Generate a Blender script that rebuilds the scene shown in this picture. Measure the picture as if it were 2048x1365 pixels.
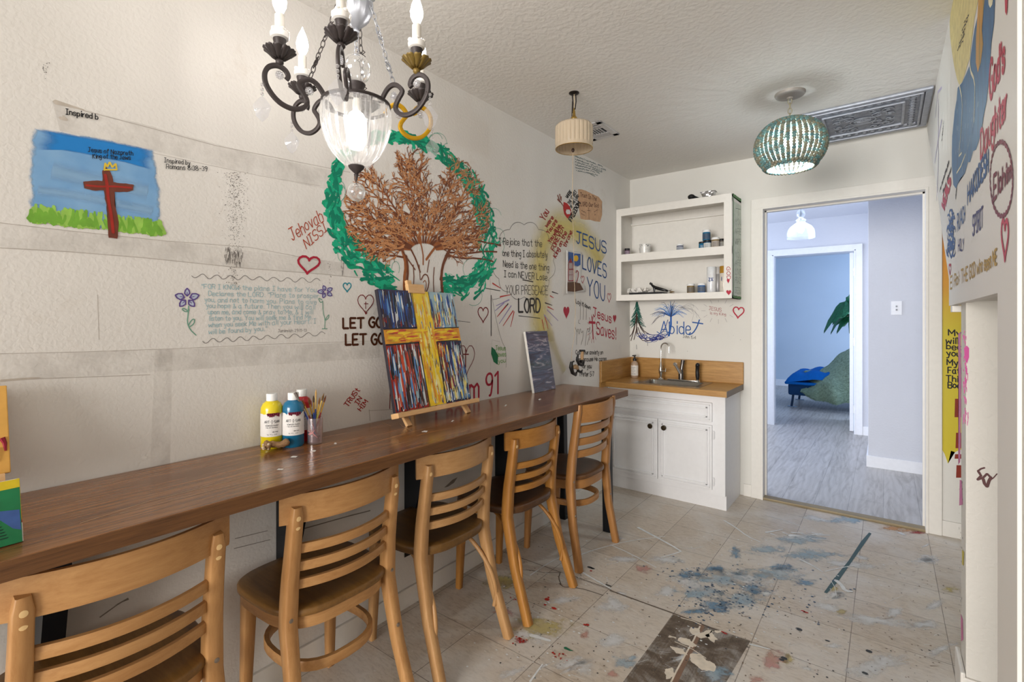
import bpy, bmesh, math, random
from mathutils import Vector, Matrix
sc = bpy.context.scene
for o in list(bpy.data.objects): bpy.data.objects.remove(o, do_unlink=True)
C = bpy.context.scene.collection
rnd = random.Random(7)
PI = math.pi
# ------------------------------------------------------------------ camera
FPX, YAW, HZ, CX, CH = 982.54, 0.6509, 638.0, 1.6852, 1.27
cam = bpy.data.cameras.new('camera'); camo = bpy.data.objects.new('camera', cam); C.objects.link(camo)
camo.location = (CX, 0, CH); camo.rotation_euler = (PI/2, 0, YAW)
cam.sensor_width = 36; cam.lens = FPX/2048*36; cam.shift_y = (HZ-682.5)/2048; cam.clip_start = 0.03
sc.camera = camo
# ------------------------------------------------------------------ world, lights, exposure
sc.view_settings.view_transform = 'Standard'; sc.view_settings.look = 'None'
sc.view_settings.exposure = -0.14; sc.view_settings.gamma = 1.0; sc.view_settings.use_curve_mapping = False
w = bpy.data.worlds.new('world'); sc.world = w; w.use_nodes = True
w.node_tree.nodes['Background'].inputs[0].default_value = (0.93, 0.96, 1.0, 1)
w.node_tree.nodes['Background'].inputs[1].default_value = 1.0
def area(name, loc, rot, sx, sy, power, col):
    l = bpy.data.lights.new(name, 'AREA'); l.shape = 'RECTANGLE'; l.size = sx; l.size_y = sy; l.energy = power; l.color = col
    o = bpy.data.objects.new(name, l); o.location = loc; o.rotation_euler = rot; C.objects.link(o); return o
area('rear_fill_light', (.9, -6.5, 1.5), (math.radians(90), 0, 0), 4.5, 2.6, 900, (1.0, .97, .93))  # added fill far behind the camera to even out the room's brightness
area('hall_added_fill_light', (-0.75, 5.1, 1.5), (0, math.radians(-90), 0), 1.5, 1.6, 55, (.70, .80, 1.0))  # added bluish fill for assumed daylight from the left; no window is built
area('bedroom_added_fill_light', (3.6, 8.6, 1.5), (0, math.radians(90), 0), 1.6, 2.2, 120, (.62, .77, 1.0))  # unseen bluish fill added for assumed bedroom daylight, in front of a solid wall
BULB = 34.0
# ------------------------------------------------------------------ projection of measured points on to real surfaces
SA, CA = math.sin(YAW), math.cos(YAW)
def at(u, v, ax, val):
    x = (u-1024)/FPX; z = (HZ-v)/FPX
    r = (-SA+CA*x, CA+SA*x, z); c = (CX, 0, CH)
    k = (val-c[ax])/r[ax]
    return Vector((c[0]+k*r[0], c[1]+k*r[1], c[2]+k*r[2]))
D = 3.822; CEIL = 2.417; XR = 1.878; TZ = 0.844; YH = 6.57
# ------------------------------------------------------------------ materials
def S(r, g=None, b=None):
    if g is None: r, g, b = r
    f = lambda c: (c/255/12.92) if c/255 <= .04045 else ((c/255+.055)/1.055)**2.4
    return (f(r), f(g), f(b), 1)
class N:
    def __init__(s, name):
        s.m = bpy.data.materials.new(name); s.m.use_nodes = True; s.t = s.m.node_tree; s.n = s.t.nodes
        s.p = s.n['Principled BSDF']; s.out = s.n['Material Output']
    def add(s, typ, **kw):
        x = s.n.new(typ)
        for k, v in kw.items():
            if k.startswith('i_'): x.inputs[int(k[2:]) if k[2:].isdigit() else k[2:].replace('_', ' ')].default_value = v
            else: setattr(x, k, v)
        return x
    def l(s, a, b): s.t.links.new(a, b)
    def coord(s, kind='Object', scale=(1, 1, 1)):
        tc = s.add('ShaderNodeTexCoord'); mp = s.add('ShaderNodeMapping'); mp.inputs['Scale'].default_value = scale
        s.l(tc.outputs[kind], mp.inputs[0]); return mp.outputs[0]
    def noise(s, vec, scale, detail=3, rough=.5, dist=0):
        x = s.add('ShaderNodeTexNoise'); x.inputs['Scale'].default_value = scale; x.inputs['Detail'].default_value = detail
        x.inputs['Roughness'].default_value = rough; x.inputs['Distortion'].default_value = dist
        if vec is not None: s.l(vec, x.inputs['Vector'])
        return x.outputs['Fac']
    def ramp(s, fac, stops, interp='LINEAR'):
        r = s.add('ShaderNodeValToRGB'); r.color_ramp.interpolation = interp; e = r.color_ramp.elements
        while len(e) < len(stops): e.new(.5)
        for i, (p, c) in enumerate(stops): e[i].position = p; e[i].color = c
        s.l(fac, r.inputs[0]); return r.outputs[0]
    def bump(s, h, strength=.3, dist=.01):
        b = s.add('ShaderNodeBump'); b.inputs['Strength'].default_value = strength; b.inputs['Distance'].default_value = dist
        s.l(h, b.inputs['Height']); s.l(b.outputs[0], s.p.inputs['Normal'])
    def mix(s, f, a, b, typ='MIX'):
        x = s.add('ShaderNodeMix'); x.data_type = 'RGBA'; x.blend_type = typ
        for sock, val in ((x.inputs[0], f), (x.inputs[6], a), (x.inputs[7], b)):
            if hasattr(val, 'links'): s.l(val, sock)
            else: sock.default_value = val
        return x.outputs[2]
MC = {}
def plain(col, rough=.6, metal=0., spec=.4, bump=None, name=None, var=0.06, coat=0):
    key = (tuple(col), rough, metal, spec, bump, var, coat)
    if key in MC: return MC[key]
    n = N(name or 'paint'); c = S(col) if max(col) > 1 else (*col, 1)
    n.p.inputs['Roughness'].default_value = rough; n.p.inputs['Metallic'].default_value = metal
    n.p.inputs['Specular IOR Level'].default_value = spec
    if coat: n.p.inputs['Coat Weight'].default_value = coat; n.p.inputs['Coat Roughness'].default_value = .1
    v = n.coord('Object')
    f = n.noise(v, 35, 3)
    lo = tuple(x*(1-var) for x in c[:3])+(1,); hi = tuple(min(1, x*(1+var)) for x in c[:3])+(1,)
    n.l(n.ramp(f, [(.3, lo), (.7, hi)]), n.p.inputs['Base Color'])
    if bump: n.bump(n.noise(v, bump[0], 4), bump[1], bump[2])
    MC[key] = n.m; return n.m
def emis(col, strength, name='lit_bulb'):
    n = N(name); n.p.inputs['Base Color'].default_value = (1, 1, 1, 1)
    n.p.inputs['Emission Color'].default_value = (*col, 1); n.p.inputs['Emission Strength'].default_value = strength; return n.m
def glass(tint=(1, 1, 1), refl=.25, rough=.02, name='clear_glass', milk=0.0):
    n = N(name); tr = n.add('ShaderNodeBsdfTransparent'); tr.inputs[0].default_value = (*tint, 1)
    gl = n.add('ShaderNodeBsdfGlossy'); gl.inputs['Roughness'].default_value = rough; gl.inputs[0].default_value = (1, 1, 1, 1)
    lw = n.add('ShaderNodeLayerWeight'); lw.inputs[0].default_value = refl
    mx = n.add('ShaderNodeMixShader'); n.l(lw.outputs['Facing'], mx.inputs[0]); n.l(tr.outputs[0], mx.inputs[1]); n.l(gl.outputs[0], mx.inputs[2])
    last = mx.outputs[0]
    if milk:
        tl = n.add('ShaderNodeBsdfTranslucent'); tl.inputs[0].default_value = (*tint, 1)
        df = n.add('ShaderNodeBsdfDiffuse'); df.inputs[0].default_value = (*tint, 1)
        a = n.add('ShaderNodeMixShader'); a.inputs[0].default_value = .5; n.l(tl.outputs[0], a.inputs[1]); n.l(df.outputs[0], a.inputs[2])
        b = n.add('ShaderNodeMixShader'); b.inputs[0].default_value = milk; n.l(last, b.inputs[1]); n.l(a.outputs[0], b.inputs[2]); last = b.outputs[0]
    n.l(last, n.out.inputs[0]); return n.m
def wood(dark, light, scale=(18, 2, 18), rough=.4, name='wood', coat=.0, k=1.0, spec=.4):
    n = N(name); v = n.coord('Object', scale)
    f = n.noise(v, 2.2*k, 6, .6, .8); g = n.noise(v, 9*k, 4, .7, .3)
    a = n.ramp(f, [(.3, S(dark)), (.7, S(light))]); m = n.mix(.35, a, n.ramp(g, [(.35, S(dark)), (.65, S(light))]))
    n.l(m, n.p.inputs['Base Color']); n.p.inputs['Roughness'].default_value = rough; n.p.inputs['Specular IOR Level'].default_value = spec
    n.p.inputs['Coat Weight'].default_value = coat; n.p.inputs['Coat Roughness'].default_value = .15
    n.bump(g, .08, .002); return n.m
def soft(col, noise_scale=20, amount=.8, alpha=1.0, lo=.35, hi=.6, rough=.6, stretch=(1, 1, 1), detail=5, name='brushed_paint', col2=None):
    """paint whose cover thins towards the brushed rim (uv.x runs 0 at rim to 1 inside)"""
    n = N(name); tc = n.add('ShaderNodeTexCoord'); sp = n.add('ShaderNodeSeparateXYZ'); n.l(tc.outputs['UV'], sp.inputs[0])
    f = n.noise(n.coord('Object', stretch), noise_scale, detail, .65)
    a = n.add('ShaderNodeMath', operation='MULTIPLY_ADD'); n.l(f, a.inputs[0]); a.inputs[1].default_value = amount; a.inputs[2].default_value = -amount/2
    b = n.add('ShaderNodeMath', operation='ADD'); n.l(a.outputs[0], b.inputs[0]); n.l(sp.outputs[0], b.inputs[1])
    mr = n.add('ShaderNodeMapRange'); mr.interpolation_type = 'SMOOTHSTEP'; n.l(b.outputs[0], mr.inputs[0])
    mr.inputs[1].default_value = lo; mr.inputs[2].default_value = hi; mr.inputs[3].default_value = 0; mr.inputs[4].default_value = alpha
    n.l(mr.outputs[0], n.p.inputs['Alpha'])
    c = S(col)
    if col2:
        g = n.noise(n.coord('Object', stretch), noise_scale*.6, 4); n.l(n.ramp(g, [(.35, c), (.65, S(col2))]), n.p.inputs['Base Color'])
    else: n.p.inputs['Base Color'].default_value = c
    n.p.inputs['Roughness'].default_value = rough; return n.m
# walls
def wallmat(name, c1, c2, bs=90, bstr=.35, grime=None, rough=.75, bd=.004):
    n = N(name); v = n.coord('Object')
    a = n.ramp(n.noise(v, 1.3, 4), [(.35, S(c1)), (.65, S(c2))])
    if grime:
        g = n.ramp(n.noise(n.coord('Object', (1, 1, .8)), 5, 8, .7), [(.58, (0, 0, 0, 1)), (.8, (1, 1, 1, 1))])
        a = n.mix(g, a, S(grime))
    n.l(a, n.p.inputs['Base Color']); n.p.inputs['Roughness'].default_value = rough; n.p.inputs['Specular IOR Level'].default_value = .3
    n.bump(n.noise(v, bs, 2, .4, .5), bstr, bd); return n.m
M_wall = wallmat('painted_wall_paint', (224, 220, 214), (230, 226, 221), 95, .22, grime=(214, 206, 196))
M_far = wallmat('far_wall_paint', (220, 217, 210), (226, 223, 217), 120, .12)
M_ceil = wallmat('textured_ceiling_paint', (228, 224, 218), (232, 229, 224), 48, .4, bd=.006)
M_trim = plain((228, 224, 217), .45, 0, .45, name='white_trim_paint', var=.02)
M_board = wallmat('painted_board_paint', (228, 224, 218), (232, 228, 223), 20, .05, rough=.55)
M_hall = wallmat('hall_paint', (212, 214, 222), (217, 219, 226), 60, .4)
M_bed = wallmat('bedroom_paint', (190, 205, 220), (196, 210, 224), 60, .2)
M_htrim = plain((238, 239, 243), .4, 0, .45, name='hall_trim_paint', var=.02)
# ------------------------------------------------------------------ mesh builder
class MB:
    def __init__(s): s.b = bmesh.new(); s.mi = 0; s.uv = s.b.loops.layers.uv.new('uv')
    def face(s, vs, uvx=None):
        try: f = s.b.faces.new(vs)
        except ValueError: return None
        f.material_index = s.mi; f.smooth = getattr(s, 'sm', False)
        if uvx is not None:
            for l, x in zip(f.loops, uvx): l[s.uv].uv = (x, 0)
        return f
    def v(s, p): return s.b.verts.new(p)
    def box(s, a, b, bev=0, mtx=None):
        x0, y0, z0 = a; x1, y1, z1 = b
        if bev:
            bev = min(bev, abs(x1-x0)*.45, abs(y1-y0)*.45, abs(z1-z0)*.45)
        t = bmesh.new(); bmesh.ops.create_cube(t, size=1)
        for q in t.verts: q.co = Vector(((x0+x1)/2+q.co.x*(x1-x0), (y0+y1)/2+q.co.y*(y1-y0), (z0+z1)/2+q.co.z*(z1-z0)))
        if bev: bmesh.ops.bevel(t, geom=t.edges[:], offset=bev, segments=2, profile=.6, affect='EDGES')
        s.merge(t, mtx); return s
    def merge(s, t, mtx=None):
        mp = {}
        for q in t.verts: mp[q] = s.v(mtx @ q.co if mtx else q.co)
        for f in t.faces: s.face([mp[q] for q in f.verts])
        t.free()
    def lathe(s, prof, c=(0, 0, 0), seg=24, mtx=None, flute=0, fn=0, cap=True):
        """prof: (r, z) list"""
        rings = []
        for r, z in prof:
            ring = []
            for i in range(seg):
                a = 2*PI*i/seg; rr = r*(1+flute*math.cos(fn*a)) if fn else r
                p = Vector((rr*math.cos(a), rr*math.sin(a), z))
                p = (mtx @ p if mtx else p)+Vector(c); ring.append(s.v(p))
            rings.append(ring)
        for a, b in zip(rings, rings[1:]):
            for i in range(seg): s.face([a[i], a[(i+1) % seg], b[(i+1) % seg], b[i]])
        if cap:
            if prof[0][0] > 1e-5: s.face(rings[0][::-1])
            if prof[-1][0] > 1e-5: s.face(rings[-1])
        return s
    def tube(s, pts, r, seg=8, closed=False, cap=True, flat=None):
        """r a number or list; flat=(w,h,up) gives a rectangular section"""
        pts = [Vector(p) for p in pts]; n = len(pts); rings = []
        prevN = None
        for i, p in enumerate(pts):
            if closed: t = pts[(i+1) % n]-pts[i-1]
            else: t = pts[min(i+1, n-1)]-pts[max(i-1, 0)]
            t.normalize()
            if flat:
                up = Vector(flat[2]); side = t.cross(up)
                if side.length < 1e-4: side = Vector((1, 0, 0))
                side.normalize(); u2 = side.cross(t).normalized(); w2, h2 = flat[0]/2, flat[1]/2
                if isinstance(r, (list, tuple)): w2 *= r[i]; h2 *= r[i]
                k = .2; cs = [(w2, h2*(1-k)), (w2*(1-k), h2), (-w2*(1-k), h2), (-w2, h2*(1-k)), (-w2, -h2*(1-k)), (-w2*(1-k), -h2), (w2*(1-k), -h2), (w2, -h2*(1-k))]
                rings.append([s.v(p+side*a+u2*b) for a, b in cs])
            else:
                if prevN is None:
                    ref = Vector((0, 0, 1)) if abs(t.z) < .9 else Vector((1, 0, 0)); nn = t.cross(ref).normalized()
                else: nn = (prevN-t*prevN.dot(t)).normalized()
                prevN = nn; bb = t.cross(nn); rr = r[i] if isinstance(r, (list, tuple)) else r
                rings.append([s.v(p+(nn*math.cos(2*PI*j/seg)+bb*math.sin(2*PI*j/seg))*rr) for j in range(seg)])
        m = len(rings[0]); rng = n if closed else n-1
        for i in range(rng):
            a, b = rings[i], rings[(i+1) % n]
            for j in range(m): s.face([a[j], a[(j+1) % m], b[(j+1) % m], b[j]])
        if cap and not closed: s.face(rings[0][::-1]); s.face(rings[-1])
        return s
    def sphere(s, c, r, sx=1, sy=1, sz=1, seg=12, rings=8):
        t = bmesh.new(); bmesh.ops.create_uvsphere(t, u_segments=seg, v_segments=rings, radius=r)
        for q in t.verts: q.co = Vector((q.co.x*sx+c[0], q.co.y*sy+c[1], q.co.z*sz+c[2]))
        s.merge(t); return s
    def prism(s, poly, z0, z1, fn=None):
        """poly of (a,b); fn(a,b,z)->Vector"""
        fn = fn or (lambda a, b, z: Vector((a, b, z)))
        lo = [s.v(fn(a, b, z0)) for a, b in poly]; hi = [s.v(fn(a, b, z1)) for a, b in poly]; n = len(poly)
        s.face(lo[::-1]); s.face(hi)
        for i in range(n): s.face([lo[i], lo[(i+1) % n], hi[(i+1) % n], hi[i]])
        return s
    def build(s, name, mats, parent=None, smooth=False, angle=None):
        me = bpy.data.meshes.new(name)
        bmesh.ops.recalc_face_normals(s.b, faces=s.b.faces[:])
        if smooth:
            for f in s.b.faces: f.smooth = True
        s.b.to_mesh(me); s.b.free()
        for m in (mats if isinstance(mats, (list, tuple)) else [mats]): me.materials.append(m)
        if smooth and angle is None: angle = 40
        o = bpy.data.objects.new(name, me); C.objects.link(o)
        if parent: o.parent = parent
        if smooth:
            try: me.set_sharp_from_angle(angle=math.radians(angle))
            except Exception: pass
        return o
def tag(o, label=None, cat=None, group=None, kind=None):
    for k, v in (('label', label), ('category', cat), ('group', group), ('kind', kind)):
        if v: o[k] = v
    return o
def thing(name, label, cat, loc=(0, 0, 0), rz=0, group=None):
    o = bpy.data.objects.new(name, None); C.objects.link(o); o.location = loc; o.rotation_euler = (0, 0, rz); o.empty_display_size = .05
    return tag(o, label, cat, group)
def struct(name, mb, m, label=None, smooth=False):
    o = mb.build(name, m, smooth=smooth); o['kind'] = 'structure'
    if label: o['label'] = label
    return o
def dup(o, parent=None):
    c = o.copy(); C.objects.link(c)
    if parent: c.parent = parent
    for ch in list(o.children): dup(ch, c)
    return c
# ------------------------------------------------------------------ strokes, lettering and washes on flat surfaces
FONT = {}
def _f(s):
    for line in s.strip().split('\n'):
        ch, rest = line[0], line[1:].strip()
        FONT[ch] = [[(int(p[0]), int(p[1])) for p in pl.split()] for pl in rest.split('/')]
_f('''A 02 38 62/14 54
B 02 08/08 48 57 56 45 05/45 54 53 42 02
C 57 48 28 06 04 22 42 53
D 02 08/08 38 56 54 32 02
E 58 08 02 52/05 45
F 58 08 02/05 45
G 57 48 28 06 04 22 42 53 55 35
H 02 08/52 58/05 55
I 22 28/08 48/02 42
J 08 58/38 33 22 12 03
K 02 08/58 05 52
L 08 02 52
M 02 08 34 68 62
N 02 08 52 58
O 28 48 56 54 42 22 04 06 28
P 02 08/08 48 57 56 45 05
Q 28 48 56 54 42 22 04 06 28/33 61
R 02 08/08 48 57 56 45 05/35 52
S 57 48 18 07 06 15 45 54 53 42 12 03
T 08 68/38 32
U 08 04 22 42 54 58
V 08 32 68
W 08 12 35 52 68
X 08 52/58 02
Y 08 35 68/35 32
Z 08 58 02 52
a 46 26 05 03 12 32 43/46 43 52
b 08 02/05 26 45 43 22 03
c 45 36 16 05 03 12 32 43
d 48 42/45 26 05 03 22 43
e 04 44 45 36 16 05 03 12 32 43
f 47 38 27 22/06 46
g 46 16 05 04 13 43/46 41 30 10 01
h 08 02/05 26 45 42
i 16 12/17 18
j 26 21 10 00/27 28
k 08 02/46 04 42
l 18 12
m 06 02/05 16 35 32/35 56 65 62
n 06 02/05 26 45 42
o 26 45 43 22 03 05 26
p 06 00/05 26 45 43 22 03
q 46 40/45 26 05 03 22 43
r 06 02/04 26 36
s 45 36 16 05 14 34 43 32 12 03
t 28 23 32 42/06 46
u 06 03 22 43/46 42
v 06 22 46
w 06 12 35 52 66
x 06 42/46 02
y 06 23/46 20 00
z 06 46 02 42
0 28 48 56 54 42 22 04 06 28
1 07 28 22
2 07 28 47 46 02 52
3 07 28 47 46 25 44 43 22 03
4 42 48 04 54
5 58 08 05 35 54 53 32 02
6 48 05 03 22 42 54 45 25 04
7 08 58 22
8 28 47 46 25 04 03 22 42 53 54 25 06 07 28
9 46 35 15 06 07 18 38 47 45 32 22
. 12 13
, 13 01
: 13 14/16 15
! 18 14/12 13
- 15 45
' 18 16
" 18 16/38 36
& 52 17 28 36 03 12 32 54
t 28 23 32 42/06 46
+ 25 21/04 44''')
FONT['$'] = [[(3, 9), (3, 0)], [(1, 6), (5, 6)]]       # small cross
def glyph_w(ch):
    if ch == ' ': return 3.2
    g = FONT.get(ch)
    return max(p[0] for pl in g for p in pl)+1.6 if g else 3
def layout(txt, jit=.25, r=rnd):
    x = 0; out = []
    for ch in txt:
        if ch != ' ' and ch in FONT:
            dy = r.uniform(-jit, jit)
            for pl in FONT[ch]:
                q = [(x+a+r.uniform(-jit, jit)*.4, b-2+dy+r.uniform(-jit, jit)*.5) for a, b in pl]
                if len(q) >= 6:   # round off curves
                    z = [q[0]]
                    for p0, p1 in zip(q, q[1:]): z += [(p0[0]*.75+p1[0]*.25, p0[1]*.75+p1[1]*.25), (p0[0]*.25+p1[0]*.75, p0[1]*.25+p1[1]*.75)]
                    q = z+[q[-1]]
                out.append(q)
        x += glyph_w(ch)
    return out, max(x-1.2, 1)
class Surf:
    """a flat surface: to2(px)->plane coords, to3(a,b,layer)->world"""
    def __init__(s, ax, val, sign): s.ax, s.val, s.sign = ax, val, sign
    def to2(s, u, v):
        p = at(u, v, s.ax, s.val); return [p[i] for i in range(3) if i != s.ax]
    def to3(s, a, b, off):
        q = [a, b]; q.insert(s.ax, s.val+s.sign*off); return Vector(q)
LW = Surf(0, 0.0, 1); FW = Surf(1, D, -1); RW = Surf(0, XR, -1); FL = Surf(2, 0.0, 1); NW = Surf(1, 2.17, -1); CLS = Surf(2, CEIL, -1)
class Ink:
    def __init__(s, surf, off=.0006): s.m = MB(); s.f = surf; s.off = off
    def ribbon2(s, q, w, taper=0):
        q = [Vector(p) for p in q]; n = len(q); st = 0
        for k in range(1, n-1):      # break the strip at sharp corners so that no limb of a letter pinches
            d0, d1 = q[k]-q[k-1], q[k+1]-q[k]
            if d0.length > 1e-7 and d1.length > 1e-7 and d0.normalized().dot(d1.normalized()) < .55:
                s._strip(q[st:k+1], w, taper, st/(n-1), k/(n-1)); st = k
        s._strip(q[st:], w, taper, st/(n-1) if n > 1 else 0, 1); return s
    def _strip(s, q, w, taper, k0, k1):
        n = len(q); L = []; R = []
        for i, p in enumerate(q):
            t = q[min(i+1, n-1)]-q[max(i-1, 0)]
            if t.length < 1e-7: t = Vector((1, 0))
            t.normalize(); nn = Vector((-t.y, t.x)); ww = w/2*(1-taper*(k0+(k1-k0)*i/max(1, n-1)))
            L.append(p+nn*ww); R.append(p-nn*ww)
        o = s.off+rnd.uniform(0, .00015)
        lv = [s.m.v(s.f.to3(*p, o)) for p in L]; rv = [s.m.v(s.f.to3(*p, o)) for p in R]
        for i in range(n-1): s.m.face([lv[i], lv[i+1], rv[i+1], rv[i]])
        for e, a_, va, vb, kk in ((q[0]-q[1], q[0], lv[0], rv[0], k0), (q[-1]-q[-2], q[-1], lv[-1], rv[-1], k1)):
            if e.length > 1e-7: s.m.face([va, vb, s.m.v(s.f.to3(*(a_+e.normalized()*w*.42*(1-taper*kk)), o))])
    def line(s, pts, w, smooth=0, taper=0):
        """pts: measured points"""
        q = list(pts)
        for _ in range(smooth):
            z = [q[0]]
            for p0, p1 in zip(q, q[1:]): z += [(p0[0]*.75+p1[0]*.25, p0[1]*.75+p1[1]*.25), (p0[0]*.25+p1[0]*.75, p0[1]*.25+p1[1]*.75)]
            q = z+[q[-1]]
        return s.ribbon2([s.f.to2(*p) for p in q], w, taper)
    def text(s, txt, a, b, h, w, h1=None, up=(0, -1), jit=.25):
        """baseline a->b in measured points, cap height h (h1 at the end)"""
        strokes, W = layout(txt, jit); h1 = h1 or h
        for pl in strokes:
            q = []
            for x, y in pl:
                k = x/W; hh = (h*(1-k)+h1*k)*y/6
                q.append(s.f.to2(a[0]+(b[0]-a[0])*k+up[0]*hh, a[1]+(b[1]-a[1])*k+up[1]*hh))
            s.ribbon2(q, w)
        return s
    def fill(s, pts, uv=False, inner=.55, rough=0):
        q = [Vector(s.f.to2(*p)) for p in pts]
        for _ in range(3 if rough else 0):
            z = []
            for k, p in enumerate(q):
                r = q[(k+1) % len(q)]; L = (r-p).length; z += [p, (p+r)/2+Vector((rnd.uniform(-1, 1), rnd.uniform(-1, 1)))*L*rough]
            q = z
        return s.fill2(q, uv, inner)
    def fill2(s, q, uv=False, inner=.55, off=None):
        off = s.off if off is None else off
        c = Vector((sum(p.x for p in q)/len(q), sum(p.y for p in q)/len(q))); n = len(q)
        if not uv:
            vs = [s.m.v(s.f.to3(*p, off)) for p in q]
            f = s.m.face(vs)
            if f and n > 4: bmesh.ops.triangulate(s.m.b, faces=[f])
        else:
            o = [s.m.v(s.f.to3(*p, off)) for p in q]; i_ = [s.m.v(s.f.to3(*(c+(p-c)*inner), off)) for p in q]; cc = s.m.v(s.f.to3(*c, off))
            for i in range(n):
                j = (i+1) % n; s.m.face([o[i], o[j], i_[j], i_[i]], [0, 0, 1, 1]); s.m.face([i_[i], i_[j], cc], [1, 1, 1])
        return s
    def heart(s, cx, cy, w, h, lw, fill=False, rot=0, shear=0):
        pts = []
        for i in range(25):
            t = 2*PI*i/24; x = 16*math.sin(t)**3/17; y = -(13*math.cos(t)-5*math.cos(2*t)-2*math.cos(3*t)-math.cos(4*t))/15
            x, y = x*math.cos(rot)-y*math.sin(rot), x*math.sin(rot)+y*math.cos(rot)
            pts.append((cx+x*w/2, cy+y*h/2+x*shear))
        if fill: s.fill(pts[:-1])
        else: s.line(pts, lw)
        return s
    def dots(s, pts, r0, r1):
        for p in pts:
            q = Vector(s.f.to2(*p)); r = rnd.uniform(r0, r1); n = rnd.choice([5, 6, 7]); a0 = rnd.random()*6; e = rnd.uniform(.5, 1)
            s.fill2([q+Vector((math.cos(a0+2*PI*i/n)*r, math.sin(a0+2*PI*i/n)*r*e)) for i in range(n)])
        return s
    def build(s, name, m, parent, label=None):
        o = s.m.build(name, m, parent)
        if label: o['label'] = label
        return o
def P(*a): return plain(a, .55, 0, .3, var=.12)
K_black, K_navy, K_red, K_dred = P(28, 26, 28), P(28, 62, 130), P(176, 40, 62), P(120, 28, 32)
K_brown, K_teal, K_pencil = P(78, 40, 20), P(150, 190, 196), P(105, 100, 100)
# ================================================================== SETTING
wl = struct('wall_left', MB().box((-.1, -2.3, 0), (0, D, CEIL)), M_wall, 'white textured drywall covered in hand painted verses and pictures')
m = MB(); m.box((-.1, D, 0), (.985, D+.12, CEIL)); m.box((.985, D, 2.052), (1.885, D+.12, CEIL)); m.box((1.885, D, 0), (2.7, D+.12, CEIL))
wb = struct('wall_back', m, M_far, 'white far wall with a doorway beside the sink')
ce = struct('ceiling', MB().box((-.1, -2.3, CEIL), (2.7, D+.12, CEIL+.08)), M_ceil, 'white textured drywall ceiling')
wr = struct('wall_right', MB().box((XR+.006, -2.3, 0), (XR+.1, 1.289, CEIL)), wallmat('right_wall_paint', (224, 221, 214), (229, 226, 220), 75, .6), 'off white textured wall at the right edge')
poly = [(1.289, 0), (1.289, CEIL), (3.80, CEIL), (3.80, 2.39), (3.48, 2.168), (3.19, 1.96), (3.02, 1.824), (2.777, 1.608), (2.55, 1.44), (2.53, 1.42), (2.53, 1.32), (1.49, 1.326), (1.49, 0)]
wrb = struct('wall_right', MB().prism(poly, XR, XR+.024, lambda a, b, z: Vector((z, a, b))), M_board, 'white painted board wall cut on a slant, lettered in red and blue')
m = MB(); m.box((XR+.014, 2.175, 0), (2.6, 2.30, CEIL), .004)
wp = struct('wall_partition', m, wallmat('partition_paint', (216, 212, 204), (222, 218, 211), 75, .5), 'short white partition wall end under the slanted board')
m = MB(); m.box((XR+.03, 1.47, 0), (2.6, 1.49, CEIL)); m.box((2.58, 1.49, 0), (2.7, D, CEIL)); m.box((XR+.024, 1.49, 1.327), (2.58, 2.175, 1.35))
struct('wall_niche', m, M_far)
m = MB(); m.box((XR+.004, 2.165, 0), (2.55, 2.175, .10), .004); m.box((XR, 2.165, 0), (XR+.0135, 2.33, .115), .006)
struct('baseboard_partition', m, M_trim)
# door casing
m = MB()
for x0, x1 in ((.921, .992), (1.878, 1.946)):
    m.box((x0, D-.02, 0), (x1, D, 2.115), .004)
m.box((.9215, D-.021, 2.045), (1.9455, D, 2.116), .004); m.box((.985, D-.026, 0), (.999, D+.14, 2.05), .002); m.box((1.871, D-.026, 0), (1.885, D+.14, 2.05), .002)
m.box((.985, D-.0255, 2.038), (1.885, D+.14, 2.052), .002)
m.box((.999, D+.05, 0), (1.009, D+.085, 2.038)); m.box((1.861, D+.05, 0), (1.871, D+.085, 2.038)); m.box((.999, D+.05, 2.028), (1.871, D+.085, 2.038))
struct('door_1', m, M_trim, 'white painted door casing around the doorway to the hall')
struct('trim_1', MB().box((.99, D-.015, .0), (1.88, D+.055, .016), .005), wood((128, 112, 84), (160, 144, 112), (2, 18, 18), .5), 'brown wood threshold strip across the doorway')
m = MB(); m.box((0.0, 2.78, 0), (.012, 3.40, .083), .003); m.box((.87, D-.012, 0), (.921, D, .085), .003); m.box((1.946, D-.012, 0), (2.58, D, .09), .003)
m.box((0, -2.2, 0), (.012, 2.78, .083), .003)
struct('baseboard_left', m, M_trim)
# tile floor
n = N('worn_tile_floor'); tc = n.add('ShaderNodeTexCoord'); sp = n.add('ShaderNodeSeparateXYZ'); n.l(tc.outputs['Object'], sp.inputs[0])
def mth(op, a, b=None, c=None):
    x = n.add('ShaderNodeMath', operation=op)
    for i, q in enumerate((a, b, c)):
        if q is None: continue
        if hasattr(q, 'links'): n.l(q, x.inputs[i])
        else: x.inputs[i].default_value = q
    return x.outputs[0]
tx = mth('DIVIDE', mth('SUBTRACT', sp.outputs[0], .957-3.075), .3075); ty = mth('DIVIDE', mth('SUBTRACT', sp.outputs[1], 2.105-6.1), .305)
fx, fy = mth('FRACT', tx), mth('FRACT', ty)
ex = mth('MINIMUM', fx, mth('SUBTRACT', 1, fx)); ey = mth('MINIMUM', fy, mth('SUBTRACT', 1, fy)); e = mth('MINIMUM', ex, ey)
wob = mth('MULTIPLY', n.noise(n.coord('Object'), 9, 3), .006)
line = mth('LESS_THAN', e, mth('ADD', wob, .0015))
cmb = n.add('ShaderNodeCombineXYZ'); n.l(mth('FLOOR', tx), cmb.inputs[0]); n.l(mth('FLOOR', ty), cmb.inputs[1])
wn = n.add('ShaderNodeTexWhiteNoise'); n.l(cmb.outputs[0], wn.inputs['Vector'])
base = n.ramp(wn.outputs['Value'], [(0, S(190, 175, 158)), (.5, S(202, 188, 172)), (1, S(214, 202, 188))])
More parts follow.
